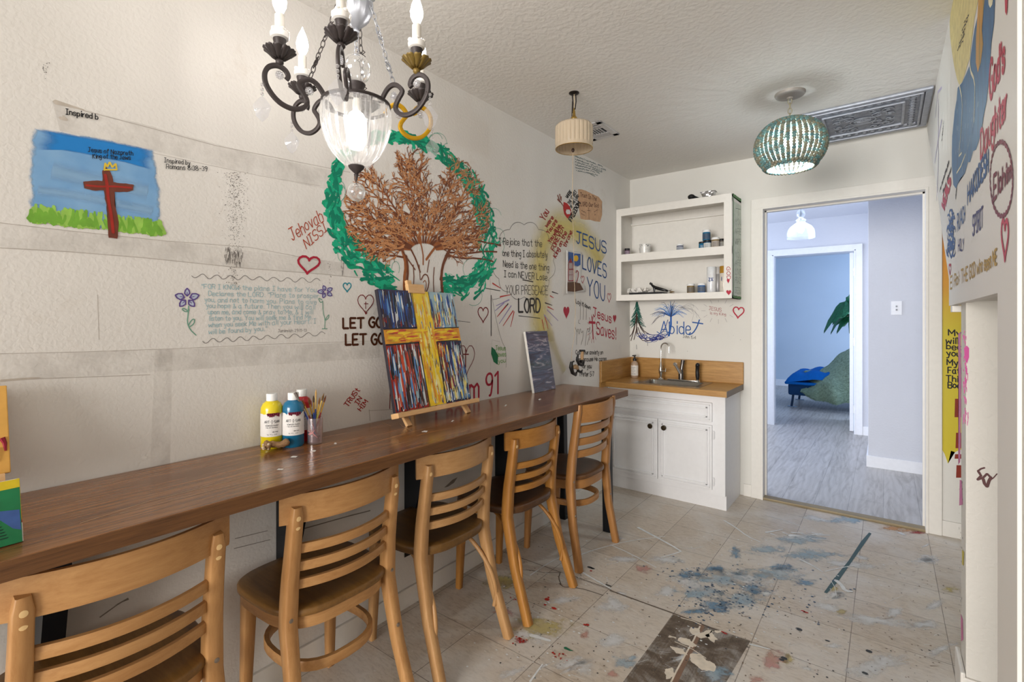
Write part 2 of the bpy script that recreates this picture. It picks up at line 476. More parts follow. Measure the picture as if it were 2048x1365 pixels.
st = n.ramp(n.noise(n.coord('Object', (1, 3.2, 1)), 26, 6, .72, .6), [(.34, S(146, 129, 111)), (.50, S(202, 188, 171)), (.75, S(220, 211, 198))])
a = n.mix(.5, base, st)
cl = n.ramp(n.noise(n.coord('Object'), 2.6, 7, .62, .4), [(.42, (0, 0, 0, 1)), (.68, (1, 1, 1, 1))]); a = n.mix(n.mix(1, cl, (.6, .6, .6, 1), 'MULTIPLY'), a, S(220, 218, 215))
spk = n.ramp(n.noise(n.coord('Object'), 75, 4, .8), [(.66, (0, 0, 0, 1)), (.72, (1, 1, 1, 1))]); a = n.mix(n.mix(1, spk, (.5, .5, .5, 1), 'MULTIPLY'), a, S(104, 90, 76))
sp2 = n.ramp(n.noise(n.coord('Object'), 48, 3, .7), [(.67, (0, 0, 0, 1)), (.7, (1, 1, 1, 1))]); a = n.mix(n.mix(1, sp2, (.6, .6, .6, 1), 'MULTIPLY'), a, S(226, 222, 214))
lc = n.add('ShaderNodeMix'); lc.data_type = 'RGBA'; n.l(mth('MULTIPLY', line, .72), lc.inputs[0]); n.l(a, lc.inputs[6]); lc.inputs[7].default_value = S(92, 80, 68)
n.l(lc.outputs[2], n.p.inputs['Base Color'])
n.l(n.ramp(n.noise(n.coord('Object'), 4, 4), [(.3, (.34, .34, .34, 1)), (.7, (.6, .6, .6, 1))]), n.p.inputs['Roughness']); n.p.inputs['Specular IOR Level'].default_value = .4
n.bump(n.noise(n.coord('Object'), 30, 5), .12, .003); M_tile = n.m
fl = struct('floor', MB().box((-.1, -2.3, -.05), (2.7, D+.02, 0)), M_tile, 'beige vinyl tile floor spattered with paint')

# ---- floor paint, built on the floor where it lies
def blob(ink, cx, cy, rx, ry, n=18, j=.25, uv=True, inner=.5, rot=0):
    pts = []
    for i in range(n):
        a = 2*PI*i/n; k = 1+rnd.uniform(-j, j); x, y = math.cos(a)*rx*k, math.sin(a)*ry*k
        pts.append((cx+x*math.cos(rot)-y*math.sin(rot), cy+x*math.sin(rot)+y*math.cos(rot)))
    ink.fill(pts, uv, inner); return ink
# exposed sub floor
i = Ink(FL, .0004); i.fill([(1347, 1230), (1501, 1283), (1432, 1400), (1216, 1405)])
n = N('bare_subfloor'); v = n.coord('Object', (140, 2, 1)); g = n.noise(v, 1.5, 3)
big = n.noise(n.coord('Object', (1, 1.6, 1)), 9, 6, .7, .6)
c = n.ramp(big, [(.36, S(84, 70, 56)), (.48, S(112, 96, 80)), (.58, S(146, 138, 130)), (.70, S(186, 180, 170))])
n.l(n.mix(n.ramp(g, [(.35, (0, 0, 0, 1)), (.7, (.45, .45, .45, 1))]), c, S(60, 50, 40)), n.p.inputs['Base Color']); n.p.inputs['Roughness'].default_value = .7
i.build('bare_subfloor_patch', n.m, fl, 'dark brown bare patch where one tile is missing')
i = Ink(FL, .0012)
for q in ([(1381, 1255), (1398, 1258), (1400, 1268), (1415, 1262), (1432, 1262), (1420, 1275), (1402, 1279), (1384, 1270)],
          [(1362, 1276), (1380, 1280), (1395, 1292), (1385, 1297), (1368, 1290), (1355, 1283)], [(1338, 1272), (1352, 1276), (1352, 1279), (1336, 1276)],
          [(1410, 1272), (1424, 1262), (1436, 1280), (1428, 1287), (1420, 1282)], [(1380, 1310), (1400, 1308), (1412, 1322), (1430, 1330), (1428, 1345), (1404, 1342), (1386, 1328)],
          [(1340, 1293), (1368, 1300), (1376, 1312), (1352, 1308)], [(1330, 1340), (1344, 1336), (1350, 1352), (1332, 1360)], [(1412, 1258), (1436, 1268), (1448, 1264), (1440, 1262)]):
    i.fill(q, rough=.16)
i.line([(1362, 1237), (1385, 1243), (1402, 1251)], .006).line([(1400, 1254), (1388, 1280), (1370, 1312), (1352, 1345), (1340, 1370)], .006).line([(1350, 1285), (1385, 1300), (1412, 1318)], .004)
i.build('cream_paint_drip', P(226, 214, 196), fl, 'cream paint drips')
i = Ink(FL, .0009); i.line([(1404, 1252), (1391, 1282), (1372, 1318), (1348, 1368)], .02)
i.build('rust_paint_strip', P(134, 104, 84), fl)
i = Ink(FL, .001); i.line([(1220, 1182), (1280, 1204), (1347, 1228), (1410, 1252), (1440, 1265)], .007)
i.line([(1052, 1140), (1085, 1146), (1122, 1147)], .003).line([(1118, 1168), (1128, 1176), (1142, 1175), (1170, 1180), (1206, 1192)], .004, 1).line([(1145, 1152), (1180, 1165), (1222, 1180)], .004)
i.line([(1003, 1104), (1050, 1120), (1122, 1146)], .003).line([(1120, 1147), (1117, 1157), (1122, 1170)], .004, 1)
i.build('cracked_floor_joint', P(96, 82, 70), fl, 'dark cracked joint across the tiles')
# milky white sweeps
M_sweep = soft((232, 232, 232), 6, .7, .42, .2, .9, stretch=(1, 1, 1), name='white_wash')
def sweep(ink, pts, w, taper=0):
    q = [Vector(FL.to2(*p)) for p in pts]
    for _ in range(2):
        z = [q[0]]
        for a_, b_ in zip(q, q[1:]): z += [a_*.75+b_*.25, a_*.25+b_*.75]
        q = z+[q[-1]]
    n_ = len(q); rows = []
    for k, p in enumerate(q):
        t = (q[min(k+1, n_-1)]-q[max(k-1, 0)]).normalized(); nn = Vector((-t.y, t.x)); ww = w*math.sin(PI*(k+.6)/(n_+.2))**.4
        rows.append([ink.m.v(FL.to3(*(p+nn*ww*s), ink.off)) for s in (-.5, 0, .5)])
    for k in range(n_-1):
        x0 = 0 if k == 0 else 1; x1 = 0 if k == n_-2 else 1
        for c_ in (0, 1): ink.m.face([rows[k][c_], rows[k][c_+1], rows[k+1][c_+1], rows[k+1][c_]], [0 if c_ == 0 else x0, x0 if c_ == 0 else 0, x1 if c_ == 0 else 0, 0 if c_ == 0 else x1])
M_wash = soft((226, 227, 228), 9, 2.2, .80, .20, 1.05, name='white_wash', detail=7)
i = Ink(FL, .0006)
for a_, b_, rx, ry in ((1600, 1075, 90, 14), (1500, 1160, 80, 22), (1390, 1175, 60, 18), (1700, 1130, 90, 12), (1230, 1215, 60, 24), (1150, 1330, 70, 30), (1130, 1200, 50, 14), (1750, 1240, 120, 16), (1660, 1215, 70, 14), (1850, 1120, 50, 12), (1250, 1120, 60, 12), (1760, 1330, 80, 30), (1330, 1120, 50, 12), (1060, 1270, 40, 20), (1640, 1040, 70, 10), (1850, 1250, 50, 16)): blob(i, a_, b_, rx, ry, inner=.1, rot=rnd.uniform(-.2, .2))
for _ in range(26):
    a_, b_ = rnd.uniform(1020, 1900), rnd.uniform(1060, 1360); r_ = rnd.uniform(14, 46)*(b_-638)/560; blob(i, a_, b_, r_, r_*rnd.uniform(.2, .4), inner=.05, rot=rnd.uniform(-.5, .5))
i.build('white_wash_patch', M_wash, fl, 'milky washed areas of dried paint')
i = Ink(FL, .0014); M_white = P(226, 228, 228)
for q, w_ in (([(1448, 1042), (1470, 1055), (1495, 1074), (1520, 1085)], .012), ([(1276, 1056), (1310, 1074), (1345, 1093), (1362, 1104)], .018), ([(1362, 1104), (1345, 1110), (1322, 1116)], .01), ([(1160, 1143), (1185, 1158), (1222, 1179)], .012),
             ([(1222, 1091), (1260, 1108), (1312, 1136)], .009), ([(1155, 1113), (1190, 1100), (1260, 1082), (1330, 1074)], .008), ([(1600, 1120), (1625, 1132), (1645, 1145)], .012), ([(1535, 1033), (1570, 1042), (1600, 1053)], .006), ([(1672, 1162), (1684, 1172), (1690, 1184), (1704, 1184)], .022),
             ([(1062, 1272), (1080, 1277), (1100, 1283)], .02), ([(1645, 1150), (1668, 1168), (1674, 1198)], .003), ([(1500, 1290), (1540, 1300)], .01), ([(1060, 1152), (1100, 1125), (1130, 1112)], .006), ([(1650, 1144), (1690, 1135), (1720, 1130)], .006),
             ([(1340, 1092), (1380, 1100), (1408, 1094)], .003), ([(1060, 1365), (1085, 1330)], .008)): i.line(q, w_, 1, .4)
for _ in range(16):
    a_ = rnd.uniform(1530, 1650); b_ = 1072+rnd.uniform(-6, 8); i.line([(a_, b_), (a_+rnd.uniform(10, 45), b_+rnd.uniform(-8, 8))], rnd.uniform(.004, .018), 0, .7)
for _ in range(70):
    a_, b_ = rnd.uniform(1020, 1900), rnd.uniform(1050, 1360); q = rnd.uniform(-.6, .9); L_ = rnd.uniform(6, 34); i.line([(a_, b_), (a_+L_*math.cos(q), b_+L_*math.sin(q)*.6)], rnd.uniform(.001, .003), 0, .6)
i.dots([(rnd.gauss(1480, 150), rnd.uniform(1050, 1300)) for _ in range(170)], .002, .006)
i.dots([(rnd.gauss(1120, 90), rnd.uniform(1110, 1360)) for _ in range(110)], .002, .006)
i.build('white_paint_splash', M_white, fl, 'white paint splashes')
for nm, col, c2, spots in (('blue_paint_stain', (92, 138, 172), (120, 160, 190), ((1380, 1150, 36, 10), (1430, 1138, 26, 9), (1470, 1106, 12, 14), (1430, 1212, 40, 16), (1505, 1180, 34, 13), (1560, 1135, 30, 8), (1390, 1225, 34, 7), (1610, 1165, 26, 9))),
                           ('pale_blue_paint_stain', (150, 178, 196), (190, 200, 206), ((1440, 1160, 70, 22), (1480, 1200, 60, 20), (1540, 1150, 80, 16), (1400, 1190, 50, 16), (1620, 1110, 70, 12), (1430, 1350, 40, 20), (1250, 1325, 26, 16), (1530, 1100, 50, 10), (1700, 1040, 60, 9), (1600, 1080, 60, 10))),
                           ('pink_paint_stain', (206, 150, 146), (200, 160, 140), ((1545, 1325, 26, 26), (1515, 1360, 24, 10), (1170, 1272, 12, 10), (1010, 1225, 26, 10), (1290, 1140, 26, 8), (1225, 1350, 16, 8))),
                           ('yellow_paint_stain', (204, 186, 110), (196, 180, 130), ((1575, 1320, 16, 12), (1668, 1178, 12, 7), (1685, 1225, 14, 6), (1010, 1165, 40, 18), (1080, 1255, 60, 22), (1900, 1180, 20, 6))),
                           ('orange_paint_spill', (206, 144, 92), (200, 160, 110), ((1785, 1057, 38, 6), (1815, 1062, 20, 4))), ('red_paint_spill', (170, 24, 40), (150, 30, 40), ((1835, 1066, 24, 4), (1042, 1283, 12, 8)))):
    i = Ink(FL, .0009)
    for a_, b_, rx, ry in spots: blob(i, a_, b_, rx*1.35, ry*1.35, inner=.15)
    i.build(nm, soft(col, 22, 2.2, .75, .25, 1.05, col2=c2, name=nm), fl)
i = Ink(FL, .0012); i.fill([(1738, 1066), (1743, 1068), (1728, 1090), (1700, 1130), (1676, 1165), (1654, 1188), (1648, 1186), (1668, 1158), (1696, 1124), (1722, 1084)]); i.build('dark_teal_paint_line', soft((62, 92, 96), 60, .5, .95, -.3, -.1), fl, 'dark teal stripe of paint')
i = Ink(FL, .0013); i.dots([(rnd.gauss(1440, 45), rnd.gauss(1205, 22)) for _ in range(170)]+[(rnd.gauss(1560, 70), rnd.gauss(1180, 30)) for _ in range(70)]+[(1637, 1244+k*3) for k in range(3)]+[(rnd.gauss(1390, 40), rnd.gauss(1145, 14)) for _ in range(50)], .002, .007)
i.build('dark_blue_paint_drop', P(52, 82, 112), fl)
i = Ink(FL, .0013); i.dots([(1185, 1138), (1180, 1136)], .012, .018).dots([(1563, 1321), (1568, 1318), (1738, 1304), (1730, 1348), (1655, 1283), (1598, 1260)], .008, .013).dots([(rnd.uniform(1000, 1900), rnd.uniform(1080, 1365)) for _ in range(240)], .0012, .0042)
i.line([(1212, 1170), (1222, 1174)], .008).build('black_paint_drop', P(58, 60, 62), fl)
i = Ink(FL, .0013); i.dots([(1097, 1196), (1094, 1200), (1090, 1211), (1108, 1218), (1170, 1251), (1175, 1251), (1182, 1143), (1445, 1265), (1450, 1268), (1606, 1224), (1612, 1226)], .006, .014).dots([(rnd.gauss(1040, 8), rnd.gauss(1283, 4)) for _ in range(20)]+[(rnd.gauss(1035, 10), rnd.gauss(1195, 5)) for _ in range(14)]+[(rnd.gauss(1120, 9), rnd.gauss(1312, 5)) for _ in range(14)], .002, .006)
i.build('red_paint_drop', P(176, 44, 34), fl)
i = Ink(FL, .0011); i.dots([(rnd.uniform(1000, 1900), rnd.uniform(1060, 1365)) for _ in range(420)], .001, .004)
for _ in range(60):
    a_, b_ = rnd.uniform(1020, 1900), rnd.uniform(1080, 1360); q = rnd.uniform(-.3, .9); L_ = rnd.uniform(5, 22); i.line([(a_, b_), (a_+L_*math.cos(q), b_+L_*math.sin(q)*.6)], rnd.uniform(.001, .0025), 0, .6)
i.build('brown_scuff', P(124, 104, 86), fl)
i = Ink(FL, .0013); i.line([(1130, 1297), (1140, 1302), (1146, 1303)], .014, 0, .8).build('green_paint_drop', P(40, 110, 80), fl)
# ---- seams, tape bands and scuffs on the left wall
M_seam = P(186, 178, 170)
i = Ink(LW, .0004)
for q, w_ in (([(109, 203), (170, 222), (304, 257), (430, 291), (700, 345)], .0022), ([(304, 306), (520, 352), (640, 372)], .0012), ([(0, 446), (130, 461), (330, 482), (500, 495), (640, 522)], .0018), ([(0, 496), (140, 504), (290, 516), (480, 536), (640, 548), (720, 556)], .0022),
             ([(0, 708), (170, 704), (345, 698), (560, 688), (760, 682)], .0015), ([(0, 762), (80, 758), (300, 750)], .002), ([(195, 590), (198, 680)], .0012), ([(738, 820), (740, 842)], .003), ([(738, 822), (810, 818)], .002), ([(982, 640), (980, 540)], .002), ([(980, 750), (984, 680), (1000, 684)], .0012)): i.line(q, w_)
i.build('wallboard_seam', M_seam, wl)
i = Ink(LW, .0003)
for q in ([(104, 202), (300, 252), (520, 312), (680, 345), (680, 384), (520, 352), (300, 300), (120, 262)], [(0, 446), (330, 482), (640, 520), (760, 534), (760, 560), (480, 536), (290, 516), (0, 494)], [(0, 708), (345, 699), (760, 684), (760, 716), (345, 742), (0, 764)], [(310, 700), (345, 699), (340, 940), (300, 945)]): i.fill(q)
i.build('wallboard_tape', soft((206, 200, 194), 9, .9, .38, -.25, .35, name='joint_tape_paint'), wl, 'greyer painted tape bands')
i = Ink(LW, .0005); i.line([(110, 204), (168, 220)], .012, 0, .8).line([(120, 236), (133, 240), (126, 232)], .008, 0, .5)
i.line([(2, 762), (60, 757), (80, 756)], .006, 0, .7).build('torn_paper_edge', P(190, 180, 168), wl)
i = Ink(LW, .0006)
i.dots([(470+rnd.gauss(0, 11), 345+abs(rnd.gauss(0, 1))*95) for _ in range(520)]+[(rnd.gauss(466, 6), rnd.uniform(535, 570)) for _ in range(70)]+[(rnd.gauss(92, 3), rnd.gauss(138, 6)) for _ in range(20)]+[(rnd.gauss(660, 2), rnd.uniform(520, 570)) for _ in range(30)], .0006, .0016)
i.build('black_speckle', P(92, 86, 82), wl, 'column of tiny black scuff specks')
i = Ink(LW, .0007)
for a_, b_, w_, h_, n_ in ((456, 512, 9, 38, 34), (475, 515, 10, 38, 34), (684, 535, 4, 30, 12)):
    for _ in range(n_): x_ = rnd.gauss(a_, w_*.5); y_ = b_+rnd.uniform(-h_/2, h_/2-8); i.line([(x_, y_), (x_+rnd.uniform(-.6, .6), y_+rnd.uniform(4, 14))], rnd.uniform(.0008, .0024), 0, .5)
i.build('black_scuff', P(112, 106, 102), wl)
i = Ink(LW, .0012)
rnd2 = random.Random(3); i.fill([(282, 914), (288, 911), (294, 915), (290, 920), (284, 919)]).build('spackle_dab', P(226, 222, 216), wl)
i = Ink(LW, .0006); i.fill([(888, 976), (905, 960), (915, 955), (908, 966), (896, 974)]).line([(200, 1235), (232, 1212), (255, 1198)], .004, 0, .5).fill([(228, 1212), (256, 1196), (258, 1200), (238, 1208)])
i.line([(470, 1078), (535, 1062)], .002).line([(468, 1098), (540, 1080)], .002).line([(600, 1060), (700, 1032), (740, 1022)], .004)
i.build('grey_scrape', P(140, 132, 124), wl)
# lighter band painted under the counter
# ================================================================== HALL AND BEDROOM BEYOND THE DOOR
n = N('grey_plank_floor'); br = n.add('ShaderNodeTexBrick'); br.offset = .37; br.inputs['Scale'].default_value = 1.0
br.inputs['Brick Width'].default_value = 1.25; br.inputs['Row Height'].default_value = .19; br.inputs['Mortar Size'].default_value = .0022
br.inputs['Color1'].default_value = S(168, 162, 156); br.inputs['Color2'].default_value = S(186, 181, 177); br.inputs['Mortar'].default_value = S(92, 88, 84)
tc = n.add('ShaderNodeTexCoord'); mp = n.add('ShaderNodeMapping'); mp.inputs['Rotation'].default_value = (0, 0, PI/2); mp.inputs['Location'].default_value = (0, .04, 0); n.l(tc.outputs['Object'], mp.inputs[0]); n.l(mp.outputs[0], br.inputs[0])
g = n.ramp(n.noise(n.coord('Object', (9, 1.1, 1)), 1.6, 6, .6, 1.6), [(.36, S(140, 134, 128)), (.5, S(186, 181, 176)), (.7, S(204, 200, 197))])
wv = n.add('ShaderNodeTexWave'); wv.inputs['Scale'].default_value = 3.2; wv.inputs['Distortion'].default_value = 9; wv.inputs['Detail'].default_value = 2; wv.inputs['Detail Scale'].default_value = .8; n.l(n.coord('Object', (2.6, .8, 1)), wv.inputs[0])
g = n.mix(.25, g, n.ramp(wv.outputs['Fac'], [(.2, S(150, 144, 138)), (.7, S(206, 202, 198))]))
n.l(n.mix(.6, br.outputs[0], g), n.p.inputs['Base Color']); n.p.inputs['Roughness'].default_value = .38
struct('floor', MB().box((-1.1, D+.02, -.05), (4.0, 11.0, .004)), n.m, 'grey wood plank floor of the hall and bedroom')
m = MB(); m.box((1.562, 5.2, 0), (2.9, 6.57, CEIL), .003); struct('wall_hall_right', m, M_hall, 'pale grey textured wall with the light switch')
m = MB(); m.box((-1.1, YH, 0), (.60, YH+.12, CEIL)); m.box((.60, YH, 2.03), (1.42, YH+.12, CEIL)); m.box((1.42, YH, 0), (1.60, YH+.12, CEIL))
struct('wall_hall_back', m, M_hall)
struct('ceiling', MB().box((-1.1, D+.12, CEIL), (4.0, 11, CEIL+.08)), M_hall)
m = MB(); m.box((-1.1, D+.12, 0), (-1.0, 11, CEIL)); struct('wall_hall_left', m, M_hall)
m = MB(); m.box((2.7, D+.0, 0), (2.8, 5.2, CEIL)); struct('wall_hall_end', m, M_hall)
m = MB(); m.box((-1.0, 10.5, 0), (4.0, 10.6, CEIL)); m.box((3.9, YH, 0), (4.0, 10.5, CEIL)); m.box((1.6, YH+.0, 0), (3.9, YH+.12, CEIL))
struct('wall_bedroom', m, M_bed, 'pale blue grey bedroom wall')
m = MB()
m.box((.549, YH-.018, 0), (.625, YH, 2.09), .004); m.box((1.404, YH-.018, 0), (1.482, YH, 2.09), .004); m.box((.549, YH-.0185, 2.015), (1.482, YH, 2.09), .004)
m.box((.600, YH-.02, 0), (.616, YH+.14, 2.03), .002); m.box((1.408, YH-.02, 0), (1.42, YH+.14, 2.03), .002); m.box((.6, YH-.02, 2.018), (1.42, YH+.14, 2.03), .002)
struct('door_2', m, M_htrim, 'white casing around the bedroom doorway')
m = MB(); m.box((1.5595, 5.188, 0), (2.7, 5.2, .10), .003); m.box((1.55, 5.188, 0), (1.562, 6.57, .10), .003); m.box((1.482, YH-.012, 0), (1.562, YH, .10), .003); m.box((-1, YH-.012, 0), (.549, YH, .10), .003)
m.box((-1, 10.488, 0), (4, 10.5, .12), .003)
struct('baseboard_hall', m, M_htrim)
# bedroom door leaf, open into the room
t = thing('door_leaf', 'white bedroom door standing open against the right jamb', 'door', (1.395, YH+.10, .012))
m = MB(); m.box((-.036, 0, 0), (0, .76, 2.0), .003); m.build('door_panel', M_htrim, t)
for z in (.25, 1.0, 1.78): MB().box((.0, -.012, z-.045), (.009, .012, z+.045), .002).build('hinge', plain((200, 204, 210), .3, .8), t)
# light switch
t = thing('light_switch', 'white double toggle light switch plate on the hall wall', 'switch', (1.754, 5.2, 1.36))
MB().box((-.036, -.006, -.058), (.036, 0, .058), .003).build('switch_plate', M_htrim, t)
for z in (.014, -.014): MB().box((-.006, -.014, z-.008), (.006, -.005, z+.006), .002).build('toggle', plain((150, 152, 156), .4), t)
# hall pendant
hx, hy = 1.035, 5.42
t = thing('glass_pendant', 'clear glass dome pendant lamp in the hall', 'lamp', (hx, hy, CEIL))
MB().lathe([(.06, 0), (.06, -.015), (.03, -.024), (.004, -.03)], seg=20).build('canopy', plain((190, 196, 204), .3, .8), t, True)
MB().tube([(0, 0, -.02), (0, 0, -.20)], .004).build('stem', plain((120, 124, 130), .3, .8), t)
M_pg = glass((.93, .97, 1), .5, .03, 'pendant_glass', milk=.16)
MB().lathe([(.012, -.10), (.030, -.115), (.040, -.14), (.034, -.165), (.016, -.18), (.03, -.187), (.046, -.20), (.046, -.21), (.035, -.222), (.06, -.24), (.09, -.262), (.112, -.295), (.120, -.335), (.121, -.375), (.119, -.375)], seg=28, cap=False).build('glass_shade', M_pg, t, True)
MB().sphere((0, 0, -.285), .030, 1, 1, 1.3).build('bulb', emis((.80, .90, 1), 70), t, True)
# chaise with throw
t = thing('chaise', 'blue tufted chaise on slim metal legs in the bedroom', 'chaise', (0, 0, 0))
M_blue = plain((8, 104, 190), .85, 0, .2, bump=(300, .2, .001), name='blue_velvet')
x0, x1, y0, y1 = .52, 1.95, 8.0, 8.95
m = MB(); m.box((x0+.04, y0+.03, .175), (x1, y1-.03, .345), .03); m.build('base', plain((10, 62, 108), .85), t, True)
m = MB(); NX, NY = 44, 26; g = [[None]*(NY+1) for _ in range(NX+1)]
for a_ in range(NX+1):
    for b_ in range(NY+1):
        u_, v_ = a_/NX, b_/NY; tu = abs(math.sin(PI*u_*6)); tv = abs(math.sin(PI*v_*4)); ed = min(1, min(u_, 1-u_)*14, min(v_, 1-v_)*10)
        g[a_][b_] = m.v((x0+(x1-x0)*u_, y0+(y1-y0)*v_, .35+(.075+.045*(tu*tv)**.5)*ed**.5+.07*min(1, u_*4)))
for a_ in range(NX):
    for b_ in range(NY): m.face([g[a_][b_], g[a_+1][b_], g[a_+1][b_+1], g[a_][b_+1]])
m.box((x0, y0, .33), (x1, y1, .37), .02); m.build('seat_cushion', M_blue, t, True, 70)
m = MB()
for k, (a_, zz) in enumerate(((1.38, 0), (1.7, .05))): m.box((a_, y0+.02+k*.01, .45), (a_+.34, y1, .86+zz), .07)
m.build('back_cushion', M_blue, t, True)
for a_ in (x0+.10, x1-.1):
    for b_ in (y0+.09, y1-.09):
        m = MB(); m.tube([(a_, b_, .18), (a_-.02, b_-.02, .01)], .016); m.build('leg', plain((40, 60, 84), .3, .7), t, True); MB().box((a_-.07, b_-.04, .004), (a_+.05, b_+.0, .014), .003).build('foot_plate', plain((150, 176, 200), .25, .9), t)
# throw
m = MB(); NX, NY = 60, 60; g = [[None]*(NY+1) for _ in range(NX+1)]
edge_l = [(0, .70), (.25, .74), (.5, .86), (.75, 1.02), (1, 1.22)]
def lerp(tb, x):
    for (a_, b_), (c_, d_) in zip(tb, tb[1:]):
        if x <= c_: return b_+(d_-b_)*(x-a_)/(c_-a_)
    return tb[-1][1]
for a_ in range(NX+1):
    for b_ in range(NY+1):
        u_, v_ = a_/NX, b_/NY      # u left-right, v down the front then over the seat
        x = .73+.89*u_; zb = lerp([(0, .25), (.08, .17), (.3, .12), (.65, .13), (1, .18)], u_); top = lerp([(0, .27), (.06, .38), (.19, .48), (.33, .61), (.47, .76), (.63, .88), (.8, .93), (1, .95)], u_)
        if v_ < .5:
            k = v_/.5; z = zb+(top-zb)*k; y = y0-.04-.10*math.sin(PI*k)**.7*min(1, u_*5+.2)-.03*math.sin(u_*15+k*5)+.35*k*k
        else:
            k = (v_-.5)/.5; y = y0+.31+.30*k; z = max(.50, top-.30*k*k)
        w_ = .012*math.sin(u_*24+v_*5)+.008*math.sin(u_*11-v_*14)
        g[a_][b_] = m.v((x, y+w_, z+w_+rnd.uniform(-.004, .004)))
for a_ in range(NX):
    for b_ in range(NY): m.face([g[a_][b_], g[a_+1][b_], g[a_+1][b_+1], g[a_][b_+1]])
# tufts
def tuft(mm, n_):
    for _ in range(n_):
        a_ = rnd.randrange(NX); b_ = rnd.randrange(int(NY*.62)); p = g[a_][b_].co; d = Vector((rnd.uniform(-.5, .5), -1, rnd.uniform(-1, .3))).normalized()*rnd.uniform(.012, .024); s_ = Vector((rnd.uniform(-1, 1), 0, rnd.uniform(-1, 1))).normalized()*.004
        mm.face([mm.v(p-s_), mm.v(p+s_), mm.v(p+d)])
tuft(m, 6500)
o = m.build('throw_blanket', plain((156, 180, 158), .95, 0, .1, bump=(220, .9, .01), name='sage_fleece', var=.2), None, True, 80)
tag(o, 'fluffy sage green throw draped over the front of the chaise', 'blanket')
# plant behind chaise
t = thing('fiddle_leaf_plant', 'tall houseplant with broad glossy green leaves behind the chaise', 'plant', (1.42, 9.15, 0))
MB().lathe([(.10, 0), (.15, .02), (.17, .30), (.165, .30), (.15, .27), (.001, .27)], seg=20).build('pot', plain((225, 226, 230), .4), t, True)
m = MB(); m.tube([(0, 0, .26), (-.03, 0, .8), (-.07, 0, 1.2), (-.10, 0, 1.45)], .013); m.tube([(-.05, 0, 1.0), (.03, .02, 1.3), (.06, 0, 1.55)], .010); m.build('stem', plain((50, 30, 44), .7), t, True)
M_leaf = plain((34, 112, 74), .35, 0, .5, var=.35, name='leaf_green'); 
def leaf(base, d, L, W, droop, parent):
    mm = MB(); d = Vector(d).normalized(); side = d.cross(Vector((.25, -.8, .55))).normalized(); rows = []
    for k in range(9):
        s_ = k/8; c_ = Vector(base)+d*L*s_+Vector((0, 0, -droop*s_**2+.05*math.sin(PI*s_))); ww = W*1.25*math.sin(PI*min(1, s_*.92+.06))**.7
        row = []
        for q in range(5):
            e_ = (q-2)/2; row.append(mm.v(c_+side*ww*e_+Vector((0, 0, abs(e_)*-.025+.03*abs(e_)+.014*math.sin(s_*18+q)))))
        rows.append(row)
    for k in range(8):
        for q in range(4): mm.face([rows[k][q], rows[k+1][q], rows[k+1][q+1], rows[k][q+1]])
    o = mm.build('leaf', M_leaf, parent, True, 80); md = o.modifiers.new('solid', 'SOLIDIFY'); md.thickness = .002
for b_, d_, L, W, dr in (((-.08, 0, 1.40), (-1, -.5, .3), .36, .10, .30), ((-.09, 0, 1.43), (-.6, -.8, .3), .30, .10, .22), ((-.09, 0, 1.42), (-.2, -1, .6), .28, .10, .16), ((-.10, 0, 1.44), (-1, -.2, .1), .42, .10, .42), ((-.06, 0, 1.30), (-1, -.3, .2), .30, .10, .30), ((-.08, 0, 1.45), (-.4, -.3, .9), .26, .10, .05), ((.0, 0, 1.28), (.7, -.7, .4), .30, .09, .24), ((-.06, 0, 1.1), (.5, -.8, .3), .26, .10, .22), ((-.07, 0, 1.15), (.9, -.5, .2), .30, .10, .3),
                       ((.05, 0, 1.52), (-.3, -.7, .8), .26, .09, .1), ((.06, 0, 1.55), (.6, -.6, .7), .28, .10, .14), ((.05, 0, 1.5), (.2, -1, .1), .30, .10, .28), ((-.09, 0, 1.38), (-1, .1, .0), .34, .09, .34), ((-.02, .0, 1.36), (-.5, -.9, -.1), .30, .09, .30)):
    leaf(b_, d_, L, W, dr, t)
o = MB().lathe([(.001, -.012), (.21, -.012), (.22, 0), (.21, .012), (.001, .012)], seg=40, mtx=Matrix.Rotation(PI/2, 3, 'X')).build('round_wall_plate', plain((176, 202, 216), .5), None, True)
o.location = (1.60, 10.475, 1.24); tag(o, 'round pale disc on the bedroom wall behind the plant', 'wall decoration')
#NEXT
# ================================================================== COUNTER TABLE
M_table = wood((82, 48, 24), (162, 110, 64), (16, 1.1, 16), .24, 'dark_stained_wood', coat=.25)
M_tedge = wood((78, 48, 24), (122, 82, 46), (20, 2, 40), .45, 'dark_wood_edge')
M_blk = plain((20, 22, 26), .45, .3, .4, name='black_steel', var=.03)
t = thing('bar_table', 'long dark brown wooden bar table running along the left wall', 'table', (0, 0, 0))
m = MB(); TB = TZ-.038
m.box((.004, -1.6, TB+.002), (.452, 2.766, TZ), .003); m.mi = 1; m.box((.448, -1.6, TB), (.4535, 2.767, TZ-.002), .001)
m.build('tabletop', [M_table, M_tedge], t)
MB().box((.438, 2.28, TB-.022), (.448, 2.50, TB+.004), .001).box((.30, 2.44, TB-.022), (.448, 2.50, TB), .001).build('edge_block', plain((92, 46, 24), .4), t)
for y in (-.35, .25, .86, 1.43, 2.06):
    m = MB(); m.prism([(.002, TB), (.185, TB), (.058, .40), (.002, .22)], y, y+.045, lambda a, b, z: Vector((a, z, b))); m.build('bracket', M_blk, t)
m = MB(); m.tube([(.36, 2.665, TB), (.36, 2.69, 0.0)], 1, flat=(.05, .05, (1, 0, 0)), cap=True); m.box((.10, 2.63, TB-.03), (.385, 2.70, TB)); m.build('leg', M_blk, t)
m = MB(); m.tube([(.05, 2.665, TB), (.05, 2.69, 0.0)], 1, flat=(.05, .05, (1, 0, 0)), cap=True); m.build('leg', M_blk, t)
